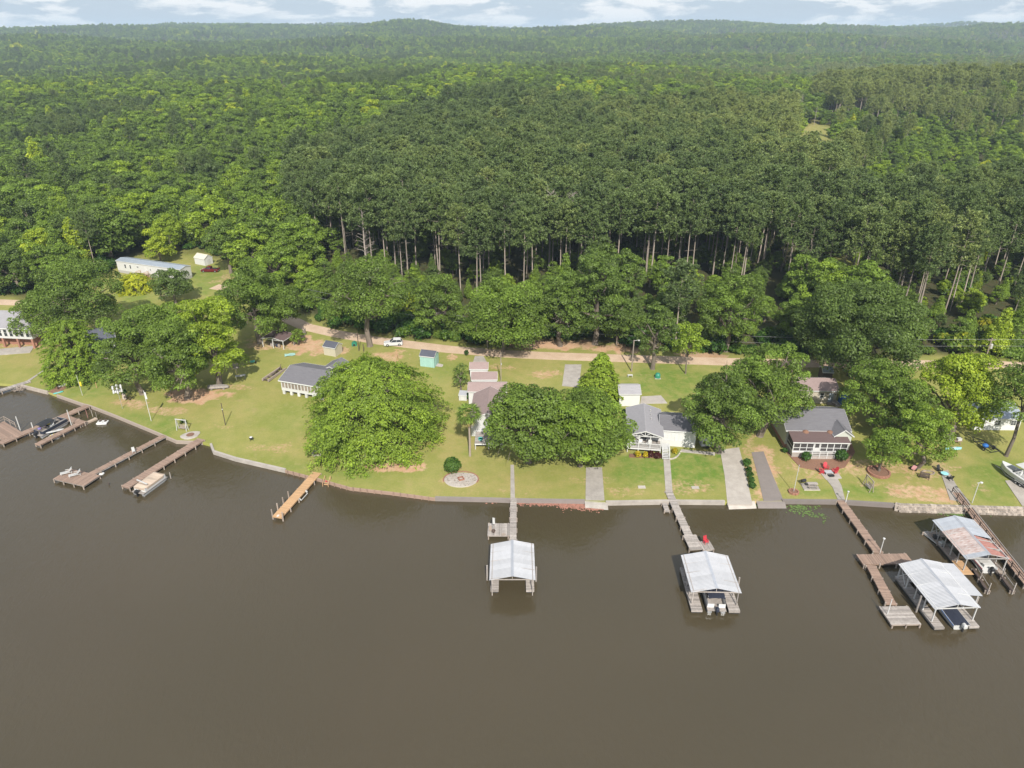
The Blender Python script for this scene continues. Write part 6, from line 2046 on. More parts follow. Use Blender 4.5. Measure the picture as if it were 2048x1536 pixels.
def blades(name, n, L, w_, rng, droop=.5):
    m_ = MB()
    for k in range(n):
        a = k * 2.4; e = .3 + 1.1 * rng.random()
        d = Vector((math.cos(a) * math.cos(e), math.sin(a) * math.cos(e), math.sin(e))); s_ = Vector((-math.sin(a), math.cos(a), 0)) * w_
        l_ = L * (.7 + .5 * rng.random())
        p0, p1, p2 = Vector((0, 0, .1)), d * l_ * .55, d * l_ - Vector((0, 0, droop * l_ * .3))
        m_.add([p0 - s_ * .5, p0 + s_ * .5, p1 + s_, p1 - s_, p2], [(0, 1, 2, 3), (3, 2, 4)], float(rng.random()))
    return m_.mesh(name)
mesh_obj('blades', blades('yucca_blades', 70, 1.15, .06, rg(301)), 'shrub', t_)['tint'] = .45
# slab fire ring by dock
g = G(381, 871)
t_ = thing('fire_ring', 'pale stone slab with a dark fire hollow where the straight dock meets land', 'fire pit', g, .5)
m_ = MB(); m_.loft([[Vector((1.75 * math.cos(a) * (1 + .12 * math.sin(3 * a)) * s_, 1.4 * math.sin(a) * s_, z)) for a in [k * .3927 for k in range(16)]] for s_, z in ((1.04, -.3), (1, .12), (.9, .18))]); m_.build('slab', 'concrete_light', t_)
m_ = MB(); m_.lathe([(.0, .18), (.55, .19), (.62, .24), (.75, .22)], 12); m_.build('ash_bed', 'mulch', t_)
# V posts
o, p, h = tripost('clothes_post', 'dark leaning post standing alone on the open lawn', (451, 850), 806, 'darkwood', .08, 'post')
m_ = MB(); m_.box(.0, 0, h * .72, .16, .16, .2); m_.build('insulator', 'white', o)
for u, v, tv, lb in ((718, 702, 664, 'dark utility post beside the cream shed'), (727.5, 703, 688, 'short dark post next to the utility post')):
    tripost('utility_post', lb, (u, v), tv, 'darkwood', .09, 'post')
o, p, h = tripost('clothesline_post', 'pale T shaped clothesline post below the white car', (795, 722), 699, 'newwood', .06, 'post')
m_ = MB(); m_.bar((-.6, 0, h), (.6, 0, h), .09); m_.build('crossbar', 'newwood', o)
o, p, h = tripost('utility_pole', 'slim pale pole beside the mauve roofed sheds', (1002, 762), 705, 'treated', .09, 'utility pole')
m_ = MB(); m_.box(.12, 0, h * .6, .2, .16, .4); m_.build('meter_box', 'galv', o)
# kettle grill and ring
g = G(503, 881)
t_ = thing('kettle_grill', 'small round black grill with a white lid edge on the lawn', 'grill', g)
m_ = MB(); m_.lathe([(0, .3), (.3, .38), (.36, .55), (.3, .75), (0, .84)], 14); m_.build('bowl', 'black', t_)
m_ = MB(); m_.lathe([(.30, .75), (.2, .82), (0, .86)], 14); m_.build('lid', 'white', t_)
for k in range(3):
    m_ = MB(); m_.bar((.2 * math.cos(k * 2.1), .2 * math.sin(k * 2.1), .42), (.36 * math.cos(k * 2.1), .36 * math.sin(k * 2.1), 0), .04); m_.build('leg', 'black', t_)
def stone_ring(name, label, uv, R, mat, n=14, h=.3, cat='fire pit', bed='mulch', rows=1, w_=.3, zb=.12):
    g = G(*uv)
    t_ = thing(name, label, cat, g)
    bm_ = MB().box(0, 0, 0, 2 * math.pi * R / n * .94, w_, h / rows * .95).mesh('ring_block')
    for r in range(rows):
        for k in range(n):
            a = (k + .5 * (r % 2)) * 2 * math.pi / n
            mesh_obj('block', bm_, mat, t_, (R * math.cos(a), R * math.sin(a), h / rows * (r + .5) - .02), (0, 0, a + math.pi / 2 + rnd.uniform(-.05, .05)))
    m_ = MB(); m_.lathe([(0, zb + .06), (R * .55, zb + .03), (R - w_ * .5, zb), (R - w_ * .5, -.2)], 16); m_.build('bed', bed, t_)
    return t_
stone_ring('stone_ring', 'small pale stone fire ring on the lawn beside the spreading cypress', (635, 908), .85, 'concrete_light', 10, .35)
stone_ring('tree_planter', 'round brick planter wall around the small tree', (1757, 946), 1.75, 'brick', 22, .45, 'planter', 'mulch', 2, .26, .3)
stone_ring('pole_planter', 'small stone ring planter at the foot of the white flagpole', (1587, 985), .75, 'brick', 10, .35, 'planter', 'mulch', 1, .22, .2)
# big gravel fire pit
g = G(922, 959)
t_ = thing('gravel_fire_pit', 'large round fire pit of pale gravel with a brick square', 'fire pit', g)
m_ = MB(); m_.loft([[Vector((2.9 * math.cos(a) * s_, 2.3 * math.sin(a) * s_, z)) for a in [k * .2618 for k in range(24)]] for s_, z in ((1.02, -.2), (1, .06), (.6, .10), (.1, .11))]); m_.build('gravel_bed', 'concrete_light', t_)
pb = MB().box(0, 0, 0, .36, .2, .14).mesh('edge_brick')
for k in range(30):
    a = -.3 + k * .125
    mesh_obj('brick', pb, 'brick', t_, (3.0 * math.cos(a), 2.4 * math.sin(a), .06), (0, 0, a + 1.57 + rnd.uniform(-.1, .1)))
for k in range(4):
    a = .4 + k * math.pi / 2
    m_ = MB(); m_.box(.42 * math.cos(a), .42 * math.sin(a), .2, .9, .2, .26, a + math.pi / 2); m_.build('brick_side', 'brick', t_)
m_ = MB()
for k in range(260):
    a = rnd.random() * 6.283; r = math.sqrt(rnd.random())
    s_ = rnd.uniform(.08, .2)
    m_.box(2.7 * r * math.cos(a), 2.1 * r * math.sin(a), .09, s_, s_ * rnd.uniform(.6, 1), .08, rnd.random() * 3, 'r')
m_.build('pebbles', 'stone', t_, kind='stuff')
# palm
def palm(label, uv, topv):
    g = G(*uv); H = ztop(g.y + .3, topv) - g.z
    t_ = thing('palm_tree', label, 'palm', g)
    rng = rg(320)
    th = H - 1.2
    m_ = MB(); m_.tube([(0, 0, -.3), (.05, 0, th * .4), (.0, .05, th * .8), (0, 0, th)], [.24, .19, .17, .2], 9); m_.build('trunk', 'treated', t_)
    def fan(m_, a, e, L, w_, n=9):
        d = Vector((math.cos(a) * math.cos(e), math.sin(a) * math.cos(e), math.sin(e))); s_ = Vector((-math.sin(a), math.cos(a), 0)); up = s_.cross(d) * -1
        c = d * L * .5
        m_.bar((0, 0, 0), c, .03, c=.3)
        for k in range(n):
            f = (k / (n - 1) - .5) * 2.4
            dd = (d * math.cos(f) + s_ * math.sin(f)).normalized()
            tip = c + dd * L * .62 - Vector((0, 0, .28 * L * abs(f) * .5 + .12 * L))
            q = s_ * math.cos(f) - d * math.sin(f)
            m_.add([c, c + dd * L * .3 + q * w_, tip, c + dd * L * .3 - q * w_], [(0, 1, 2, 3)], float(rng.random()))
    m_ = MB()
    for k in range(26):
        fan(m_, k * 2.4, .95 - 1.35 * (k / 26), 2.5, .11)
    for i in range(len(m_.v)):
        m_.v[i] = (m_.v[i][0], m_.v[i][1], m_.v[i][2] + th)
    mesh_obj('fronds', m_.mesh('palm_fronds'), 'leaf', t_)['tint'] = .4
    m_ = MB()
    for k in range(20):
        fan(m_, k * 2.4 + 1, -.75 - .6 * rng.random(), 1.9, .10, 7)
    for i in range(len(m_.v)):
        m_.v[i] = (m_.v[i][0] * .8, m_.v[i][1] * .8, m_.v[i][2] + th - .15)
    mesh_obj('dead_fronds', m_.mesh('palm_dead'), M['deadpalm'], t_)
    return t_
M['deadpalm'] = pm('dead_palm_fronds', (.40, .24, .12), .9, .4, 3)
palm('tall palm with a skirt of dead brown fronds by the grey deck', (940, 912), 815)
# shrubs
def shrub(label, uv, wpx, hpx, tint, key, ball=True, name='shrub', cat='shrub', dens=16, size=.2, n=9):
    g = G(*uv); dz = project(g.x, g.y, g.z)[2]
    R = wpx * dz / FPX / 2; H = hpx * dz / FPX * 1.05
    t_ = thing(name, label, cat, g, key)
    mesh_obj('foliage', shrub_mesh('shrub_foliage', rg(400 + key), R, H, dens, size, n, ball), 'shrub', t_)['tint'] = tint
    m_ = MB(); m_.tube([(0, 0, -.2), (0, 0, H * .5)], [.09, .05], 6); m_.build('stem', 'bark', t_)
    return t_
shrub('round dark green bush by the gravel fire pit', (905, 945), 40, 32, .55, 1, True)
shrub('clipped round green bush between the two boat ramps', (1493, 932), 19, 16, .45, 2, True)
shrub('round green bush at the steps of the small railed deck', (1611, 922), 22, 20, .42, 3, True)
shrub('wide green bush on the far side of the small railed deck', (1681, 922), 30, 24, .36, 4, True)
shrub('little green shrub in the mulch beside the screened porch', (1569, 905), 14, 9, .4, 5, True)
shrub('small dark green shrub beside the road near the mauve roofed sheds', (933, 711), 10, 11, .3, 6, True)
shrub('yellow bush under the porch railing, first from the lawn oak', (1275, 915), 13, 14, 1.0, 7, True)
shrub('yellow bush under the porch railing, between two dark red ones', (1290, 916), 12, 14, 1.0, 8, True)
shrub('dark red bush under the porch railing beside the yellow ones', (1300, 915), 15, 15, .0, 9, True)
shrub('dark red bush under the porch railing next to the stairs', (1314, 917), 17, 14, .0, 10, True)
shrub('yellow bush beyond the white porch stairs', (1349, 906), 14, 10, .98, 11, True)
shrub('dark green shrub against the side of the white porch house', (1247, 834), 10, 18, .3, 12, True)
shrub('yellow green shrub at the edge of the white porch house lawn', (1240, 852), 10, 22, .75, 13, False)
shrub('green shrub beside the white well house', (937, 800), 12, 16, .4, 14, False)
for k, (u, v) in enumerate(((1497, 945), (1499.5, 955), (1502, 966), (1504.5, 977))):
    shrub('dense clipped green hedge plant in the strip between the boat ramps', (u, v), 15, 13, .42, 20 + k, True, 'hedge_plant', 'hedge')['group'] = 'hedge between the boat ramps'
# border stones of the yellow flower bed
g = G(1352, 916)
t_ = thing('edging_stones', 'curved row of pale edging stones beside the porch stairs', 'edging', g)
for k in range(8):
    m_ = MB(); m_.loft([[Vector((x * s_, y * s_, z)) for x, y in ((-.2, -.13), (.2, -.13), (.2, .13), (-.2, .13))] for s_, z in ((1, -.05), (.95, .14), (.6, .2))]); q = m_.build('stone', 'concrete_light', t_); q.location = (-1.1 + k * .34, -.4 + .05 * k * k, 0); q.rotation_euler = (0, 0, .2 * k)
# slabs in the lush lawns
for u, v, lb in ((1283.5, 974.5, 'pale concrete cover slab in the grass nearer the short ramp'), (1390.5, 975.5, 'pale concrete cover slab in the grass nearer the pale ramp')):
    g = G(u, v); t_ = thing('cover_slab', lb, 'slab', g); m_ = MB(); m_.box(0, 0, .02, 1.25, .75, .14); m_.build('slab', 'concrete_light', t_); m_ = MB(); m_.box(.3, 0, .10, .12, .12, .03); m_.build('lifting_ring', 'galv', t_)
# green well cover, bird bath, teal box
g = G(1315, 756)
t_ = thing('well_cover', 'dark green domed well cover on a pale pad', 'well cover', g)
m_ = MB(); m_.box(0, 0, .05, 1.3, 1.2, .16); m_.build('pad', 'concrete_light', t_); m_ = MB(); m_.lathe([(.62, .12), (.6, .8), (.42, 1.15), (0, 1.25)], 14); m_.build('dome', 'green', t_)
g = G(1260, 754)
t_ = thing('pump_table', 'small white bench beside the road lamp', 'bench', g); m_ = MB(); m_.box(0, 0, .5, 1.1, .5, .08); m_.build('seat', 'white', t_)
for x in (-.45, .45):
    m_ = MB(); m_.box(x, 0, .22, .08, .4, .5); m_.build('leg', 'white', t_)
g = G(709, 691)
t_ = thing('dog_house', 'teal plastic box on the bare ground near the cream shed', 'box', g, .1); m_ = MB(); m_.prism([(-.6, 0), (.6, 0), (.6, .7), (0, 1.1), (-.6, .7)], -.5, .5, 'y'); m_.build('box_body', 'green', t_); m_ = MB(); m_.box(0, -.5, .3, .5, .06, .5); m_.build('painted_opening', 'black', t_)  # solid black plate painted as the dark hollow; the body is not cut open
g = G(512, 722)
t_ = thing('tarp_sheet', 'crumpled pale green tarp on the lawn beside the carport', 'tarp', G(580, 710), .3); m_ = MB()
m_.loft([[Vector((x * 1.2, y * 1.0, .05 + .14 * abs(math.sin(x * 4 + y * 3)))) for x in (-1, -.5, 0, .5, 1)] for y in (-.8, -.3, .2, .7)], False, None, False); m_.build('tarp', 'mint', t_)
# clutter under the light green tree
g = G(437, 778)
t_ = thing('upturned_boat', 'upturned pale jon boat on blocks under the dark trees', 'boat', g, .12)
m_ = MB(); m_.loft([[Vector((y, x * w_ * .65, z * h_)) for x, z in ((-1, .45), (-.8, .85), (.8, .85), (1, .45), (.9, .4), (-.9, .4))] for y, w_, h_ in ((-2.1, .85, 1), (-.5, 1, 1), (1.0, .95, 1), (1.9, .6, .9), (2.2, .4, .75))]); m_.build('hull', 'greywood', t_)
for x in (-1.3, 1.2):
    m_ = MB(); m_.box(x, 0, .2, .4, 1.0, .42); m_.build('block', 'concrete_dark', t_)
g = G(482, 758)
t_ = thing('yard_table', 'grey metal table at the edge of the trees', 'table', g, .35)
m_ = MB(); m_.box(0, 0, .85, 2.1, .9, .05); m_.build('table_top', 'galv', t_)
for x in (-.9, .9):
    for y in (-.35, .35):
        m_ = MB(); m_.box(x, y, .42, .06, .06, .86); m_.build('leg', 'galv', t_)
g = G(474, 748)
t_ = thing('notice_board', 'pale board on a post beside the grey metal table', 'sign', g, .25)
m_ = MB(); m_.box(0, 0, 1.2, .1, .1, 2.6); m_.build('post', 'oldwood', t_); m_ = MB(); m_.box(.1, -.07, 2.0, 1.2, .05, 1.2); m_.build('board', 'greywood', t_)
g = G(505, 727)
t_ = thing('wheelbarrow', 'green wheelbarrow in the shade beside the carport', 'wheelbarrow', g, .4)
m_ = MB(); m_.loft([[Vector((x * s_, y * s_, z)) for x, y in ((-.5, -.35), (.6, -.3), (.6, .3), (-.5, .35))] for s_, z in ((.6, .3), (1, .62), (.94, .62), (.55, .36))]); m_.build('tray', 'teal', t_)
m_ = MB(); m_.bar((-.2, -.25, .3), (-1.1, -.3, .6), .05); m_.bar((-.2, .25, .3), (-1.1, .3, .6), .05); m_.build('handle', 'oldwood', t_); m_ = MB(); m_.loft([[Vector((.7 + p.x, o_, p.z)) for p in circ(.2, 10, .2)] for o_ in (-.05, .05)]); m_.build('wheel', 'tyre', t_)
# timber boat cradle beside the cottage
A = G(531, 764); B = G(566, 738)
d = B - A; L = d.length
t_ = thing('boat_cradle', 'long timber boat cradle lying on the grass beside the window wall cottage', 'cradle', (A + B) / 2, math.atan2(d.y, d.x))
for y in (-.75, .75):
    m_ = MB(); m_.box(0, y, .3, L, .26, .5); m_.build('beam', 'oldwood', t_)
for k in range(5):
    m_ = MB(); m_.box(-L / 2 + .4 + k * (L - .8) / 4, 0, .2, .2, 1.3, .24); m_.build('cross_beam', 'darkwood', t_)
m_ = MB(); m_.bar((-L * .2, -.3, .5), (L * .45, .3, .7), .2); m_.bar((L * .3, -.3, .5), (L * .5, .4, 1.3), .12); m_.build('tongue', 'darkwood', t_)
# flagpole on the right with ring
o, p, h = tripost('flagpole', 'slender white flagpole standing in a stone ring near the picnic slab', (1587, 985), 931, 'white', .05, 'flagpole')
m_ = MB(); m_.lathe([(0, h), (.08, h + .05), (.08, h + .1), (0, h + .16)], 8); m_.build('finial', 'alu', o)
# picnic slab
g = G(1620, 974)
t_ = thing('picnic_slab', 'pale concrete slab set into the grass near the flagpole', 'slab', g); m_ = MB(); m_.box(0, 0, 0, 2.7, 2.0, .2); m_.build('slab', 'concrete', t_); m_ = MB(); m_.box(0, -.98, .02, 2.72, .06, .19); m_.build('edge', 'concrete_light', t_)
t_ = thing('picnic_table', 'grey wooden picnic table standing on the concrete slab', 'picnic table', (g.x + .25, g.y - .1, g.z + .1))
m_ = MB()
for k in range(5):
    m_.box(0, -.3 + k * .15, .74, 1.7, .13, .04, c='r')
m_.build('table_top', 'greywood', t_)
for y in (-.65, .65):
    m_ = MB(); m_.box(0, y, .42, 1.7, .25, .04); m_.build('bench', 'greywood', t_)
for x in (-.6, .6):
    m_ = MB(); m_.bar((x, -.7, 0), (x, -.2, .74), .07); m_.bar((x, .7, 0), (x, .2, .74), .07); m_.bar((x, -.7, .4), (x, .7, .4), .07); m_.build('leg', 'oldwood', t_)
t_ = thing('smoker_grill', 'black barrel grill at the corner of the picnic slab', 'grill', (g.x - 1.0, g.y + .7, g.z + .1), .3)
m_ = MB(); m_.loft([[Vector((y, p.x, p.z)) for p in circ(r, 10, .75)] for y, r in ((-.42, .2), (-.4, .28), (.4, .28), (.42, .2))]); m_.build('barrel', 'black', t_)
for x in (-.35, .35):
    m_ = MB(); m_.bar((x, -.22, 0), (x, -.1, .6), .05); m_.bar((x, .22, 0), (x, .1, .6), .05); m_.build('leg', 'black', t_)
# red chairs round a table
def adirondack(label, loc, yaw, mat='red', group=None):
    t_ = thing('adirondack_chair', label, 'chair', loc, yaw, group)       # faces local -y
    m_ = MB()
    for k in range(5):
        m_.box(0, -.28 + k * .12, .38 - k * .025, .62, .11, .03)
    m_.build('seat', mat, t_)
    m_ = MB()
    for k in range(5):
        m_.box(-.26 + k * .13, .42, .72 - .02 * abs(k - 2) ** 2, .12, .03, .9 - .04 * abs(k - 2) ** 2, 0, None, -.38)
    m_.build('backrest', mat, t_)
    for s_ in (-1, 1):
        m_ = MB(); m_.box(s_ * .38, 0, .6, .16, .75, .035); m_.build('armrest', mat, t_)
        m_ = MB(); m_.box(s_ * .36, -.28, .3, .05, .12, .6); m_.build('leg', mat, t_)
        m_ = MB(); m_.bar((s_ * .32, -.3, .36), (s_ * .32, .5, .03), .05, .12); m_.build('rear_leg', mat, t_)
    return t_
for u, v, a, lb in ((1651, 938, .0, 'red chair behind the little patio table, nearest the deck'), (1643, 946, 1.3, 'red chair on the flagpole side of the little patio table'), (1669, 946, -1.2, 'red chair on the tree ring side of the little patio table')):
    adirondack(lb, G(u, v), a)
g = G(1656, 948)
t_ = thing('patio_table', 'low pale patio table between the red chairs', 'table', g, .1); m_ = MB(); m_.box(0, 0, .48, 1.3, .9, .07); m_.build('table_top', 'metal_roof', t_)
for x in (-.55, .55):
    for y in (-.35, .35):
        m_ = MB(); m_.box(x, y, .22, .07, .07, .46); m_.build('leg', 'white', t_)
g = G(1662, 953)
t_ = thing('fire_bowl', 'dark square fire bowl on the patio in front of the table', 'fire bowl', g, .1); m_ = MB(); m_.loft([[Vector((x * s_, y * s_, z)) for x, y in ((-.5, -.3), (.5, -.3), (.5, .3), (-.5, .3))] for s_, z in ((.8, .05), (1, .3), (.9, .3), (.7, .15))]); m_.build('bowl', 'black', t_)
for x in (-.35, .35):
    m_ = MB(); m_.box(x, 0, .05, .06, .4, .1); m_.build('leg', 'black', t_)
# white chairs on the porch
PM = PORCH.matrix_basis.copy()
pl = Matrix.Translation(PORCH.location) @ Matrix.Rotation(PORCH.rotation_euler.z, 4, 'Z')
for x, y, a, lb in ((-2.3, -4.2, .5, 'white porch chair at the lawn oak end of the porch'), (-.6, -4.0, 0, 'white porch chair in the middle of the porch'), (.9, -4.2, -.4, 'white porch chair nearest the stairs')):
    q = pl @ Vector((x, y, 1.03)); adirondack(lb, q, a + PORCH.rotation_euler.z, 'white')
q = pl @ Vector((-1.5, -3.6, 1.03))
t_ = thing('porch_table', 'small white side table between two porch chairs', 'table', q); m_ = MB(); m_.lathe([(.0, .5), (.4, .5), (.4, .55), (0, .56)], 12); m_.build('table_top', 'white', t_); m_ = MB(); m_.lathe([(.25, 0), (.06, .05), (.05, .5)], 8); m_.build('leg', 'white', t_)
# grill on the small deck
t_ = thing('gas_grill', 'black covered gas grill on the small railed deck', 'grill', (DECK2.x + 3.4, DECK2.y + 1.2, DECK2.z + .78), .2)
m_ = MB(); m_.loft([[Vector((x * s_, y * s_, z)) for x, y in ((-.6, -.32), (.6, -.32), (.6, .32), (-.6, .32))] for s_, z in ((.8, 0), (.85, .7), (1, .8), (.9, 1.1), (.55, 1.3))]); m_.build('cover', 'black', t_)
m_ = MB(); m_.bar((-.3, -.4, .95), (.3, -.4, .95), .04); m_.build('handle', 'alu', t_)
# blue tarp by the tan outbuilding
g = G(1691, 809)
t_ = thing('tarp_covered_load', 'bright blue tarp over a tall load beside the tan outbuilding', 'tarp', g, .1)
m_ = MB(); m_.loft([[Vector((x, y, z * (1 + .06 * math.sin(y * 5 + x * 4)))) for x, z in ((-1.0, .1), (-.9, 1.4), (-.4, 1.95), (.3, 1.9), (.85, 1.4), (1.05, .1))] for y in (-1.3, -.5, .4, 1.4)]); m_.build('tarp', 'blue', t_)
m_ = MB(); m_.box(0, 0, .05, 2.2, 3.0, .12); m_.build('pallet', 'white', t_)
g = G(1671, 812)
t_ = thing('brush_pile', 'heap of grey branches and boards near the pale blue door', 'brush pile', g, .4)
m_ = MB()
for k in range(26):
    a = rnd.uniform(-.5, .5); x = rnd.uniform(-.5, .5)
    m_.bar((x - .7 * math.sin(a), -.8, .1 + rnd.random() * .6), (x + .7 * math.sin(a), .8, .1 + rnd.random() * .9), .07, None, rnd.random())
m_.build('branches', 'greywood', t_)
# right lawn: bench group, bicycle, kayak, cooler, jet ski
g = G(1827, 940)
t_ = thing('bicycle_cart', 'old garden cart with pinkish rags leaning near the low branches', 'cart', g, .8)
m_ = MB(); m_.box(0, 0, .5, 1.1, .6, .3); m_.build('tray', 'pink', t_)
for x in (-.45, .45):
    m_ = MB(); m_.loft([[Vector((p.x, x + o_, p.z)) for p in circ(.3, 12, .3)] for o_ in (-.05, .05)]); m_.build('wheel', 'tyre', t_)
m_ = MB(); m_.bar((.5, -.2, .6), (1.6, -.2, .3), .05); m_.bar((.5, .2, .6), (1.6, .2, .3), .05); m_.build('handle', 'oldwood', t_)
g = G(1848, 957)
t_ = thing('wooden_glider', 'dark slatted wooden bench on bare ground beside the stone path', 'bench', g, -.45)
m_ = MB()
for k in range(5):
    m_.box(0, -.25 + k * .12, .45, 1.5, .1, .03, c='r')
m_.build('seat', 'darkwood', t_); m_ = MB()
for k in range(4):
    m_.box(0, .32 + k * .03, .56 + k * .13, 1.5, .03, .1, c='r')
m_.build('backrest', 'darkwood', t_)
for x in (-.7, .7):
    m_ = MB(); m_.box(x, -.25, .3, .07, .07, .6); m_.box(x, .3, .45, .07, .07, .9); m_.box(x, 0, .62, .07, .65, .05); m_.build('leg', 'darkwood', t_)
g = G(1856, 946)
t_ = thing('garden_ring', 'low curved log edging on the bare ground behind the slatted bench', 'edging', g)
for k in range(8):
    a = k * .785; m_ = MB(); m_.bar((1.1 * math.cos(a), .6 * math.sin(a), .1), (1.1 * math.cos(a + .7), .6 * math.sin(a + .7), .1), .18); m_.build('log', 'oldwood', t_)
g = G(1888, 951)
t_ = thing('patio_set', 'pale turquoise low table on the stone path by the railed walkway', 'table', g, .1); m_ = MB(); m_.lathe([(0, .42), (.6, .42), (.62, .48), (0, .5)], 14); m_.build('table_top', 'turq', t_)
for k in range(4):
    m_ = MB(); m_.box(.4 * math.cos(k * 1.57 + .78), .4 * math.sin(k * 1.57 + .78), .2, .06, .06, .44); m_.build('leg', 'white', t_)
for dx, dy, a, lb in ((-.2, 1.25, .2, 'black chair behind the turquoise table, farther from the lake'), (.25, -1.25, 3.3, 'black chair at the turquoise table, nearer the lake')):
    adirondack(lb, (g.x + dx, g.y + dy, g.z), a, 'black')
g = G(1906, 899)
t_ = thing('kayak', 'pale turquoise kayak lying beside the brown sawhorse table', 'kayak', g, .05)
m_ = MB(); m_.loft([[Vector((x, y * w_, z)) for y, z in ((-1, .2), (-.7, .42), (0, .46), (.7, .42), (1, .2), (.6, .02), (-.6, .02))] for x, w_ in ((-1.5, .05), (-1.1, .28), (-.3, .4), (.5, .4), (1.2, .26), (1.55, .05))]); m_.build('hull', 'turq', t_); m_ = MB(); m_.box(0, 0, .47, .8, .4, .03); m_.build('cockpit', 'white', t_)
g = G(1907, 888)
t_ = thing('sawhorse_table', 'brown sawhorse table carrying white boxes under the yellow green tree', 'table', g, .05)
m_ = MB(); m_.box(0, 0, .8, 2.6, .9, .06); m_.build('table_top', 'redwood', t_)
for x in (-1, 1):
    m_ = MB(); m_.bar((x, -.45, 0), (x, 0, .78), .09); m_.bar((x, .45, 0), (x, 0, .78), .09); m_.build('leg', 'redwood', t_)
for dx, lb, s_ in ((-.8, 'white box on the brown sawhorse table, nearer the lawn swing side', .55), (.75, 'white box on the brown sawhorse table, nearer the trailer', .6)):
    q = thing('storage_box', lb, 'box', (g.x + dx, g.y, g.z + .84), .1); m_ = MB(); m_.box(0, 0, .2, s_ * 1.3, s_, .4); m_.build('box_body', 'white', q); m_ = MB(); m_.box(0, 0, .42, s_ * 1.36, s_ * 1.06, .05); m_.build('lid', 'white', q)
g = G(1893, 870)
t_ = thing('water_tank', 'white plastic tank partly hidden by the yellow green tree', 'tank', g); m_ = MB(); m_.lathe([(.6, 0), (.62, .9), (.5, 1.1), (.15, 1.2), (0, 1.25)], 14); m_.build('tank_body', 'white', t_); m_ = MB(); m_.lathe([(.14, 1.2), (.16, 1.32), (0, 1.34)], 10); m_.build('lid', 'black', t_)
o, p, h = tripost('lamp_post', 'white lamp post with a floodlight beside the railed walkway', (1944, 1006), 965, 'white', .06, 'lamp post')
m_ = MB(); m_.bar((-.3, 0, h - .1), (.4, 0, h - .05), .06); m_.lathe([(0, h - .15), (.2, h - .1), (.22, h + .05), (0, h + .12)], 10, at=(.4, 0, 0)); m_.build('lamp_head', 'white', o)
g = G(112, 789)
# canoe and raft in the boat slip
p = G(128, 771)
board('paddle_board', 'white and red raft lying in the mud boat slip', (p.x, p.y), p.z + .12, .7, 2.4, 1.1, 'white', 'raft')
p = G(117, 786)
board('paddle_board', 'teal paddle board on the grass edge of the mud boat slip', (p.x, p.y), p.z + .12, .7, 2.0, .7, 'teal')
g = G(36, 777)
t_ = thing('dock_ladder', 'tangle of pale driftwood at the inlet corner', 'driftwood', (g.x + .4, g.y - .8, .4), .3)
m_ = MB()
for k in range(22):
    m_.bar((rnd.uniform(-1.3, 1.3), rnd.uniform(-.6, .6), rnd.uniform(-.3, .2)), (rnd.uniform(-1.3, 1.3), rnd.uniform(-.8, .8), rnd.uniform(.1, .9)), .09, None, rnd.random())
m_.build('branches', 'oldwood', t_)

# ------------------------------------------------------------------ poles and wires
def utility(label, uv, topv, arm=True, transformer=False, lamp=False):
    o, p, h = tripost('utility_pole', label, uv, topv, 'treated', .13, 'utility pole')
    if arm:
        m_ = MB(); m_.bar((-.9, 0, h - .5), (.9, 0, h - .5), .1, .12); m_.build('cross_arm', 'treated', o)
        for x in (-.8, 0, .8):
            m_ = MB(); m_.lathe([(0, h - .45), (.06, h - .42), (.04, h - .28), (0, h - .25)], 8, at=(x, 0, 0)); m_.build('insulator', 'galv', o)
    if transformer:
        m_ = MB(); m_.lathe([(0, h - 2.5), (.28, h - 2.45), (.3, h - 1.5), (.1, h - 1.35), (0, h - 1.3)], 12, at=(.32, -.1, 0)); m_.build('transformer', 'galv', o)
    if lamp:
        m_ = MB(); m_.bar((0, 0, h - .15), (1.0, -.1, h + .05), .06); m_.lathe([(0, -.22), (.2, -.16), (.22, 0), (0, .1)], 10, at=(1.05, -.1, h + .02)); m_.build('lamp_head', 'white', o)
    return p, h
P1 = utility('utility pole on the orange bank behind the conical cypress', (1233, 692), 655)
P2 = utility('road lamp pole beside the small white bench', (1263, 743), 680, False, False, True)
P3 = utility('leaning utility pole with a pale transformer at the road in front of the bright woods', (1966, 733), 676, True, True)
P0 = utility('utility pole half hidden by the broad oak across the road', (975, 696), 636)
def wire(label, pts, r=.022):
    o0 = Vector(pts[0])
    t_ = MB()
    out_ = []
    for a, b in zip(pts[:-1], pts[1:]):
        a, b = Vector(a), Vector(b)
        for k in range(9):
            f = k / 8
            q = a.lerp(b, f); q.z -= 4 * f * (1 - f) * .012 * (b - a).length
            out_.append(q - o0)
    t_.tube(out_, r, 4)
    o = t_.build('power_line', 'cable'); o.location = o0
    return tag(o, label, 'power line')
def top(P, dx=0, dz=-.3):
    return (P[0].x + dx, P[0].y, P[0].z + P[1] + dz)
lft = G(620, 640); rgt = G(2300, 745)
wire('upper power line strung along the dirt road in front of the woods', [(lft.x, lft.y, lft.z + 8.5), top(P0), top(P1), top(P3, 0, -.3), (rgt.x, rgt.y, rgt.z + 9)])
wire('lower power line strung along the dirt road in front of the woods', [(lft.x, lft.y, lft.z + 6.8), top(P0, .1, -1.9), top(P1, .1, -1.9), top(P3, .1, -1.9), (rgt.x, rgt.y, rgt.z + 7.4)])
wire('short service wire from the bank pole to the road lamp pole', [top(P1, 0, -1.2), top(P2, 0, -.4)], .018)

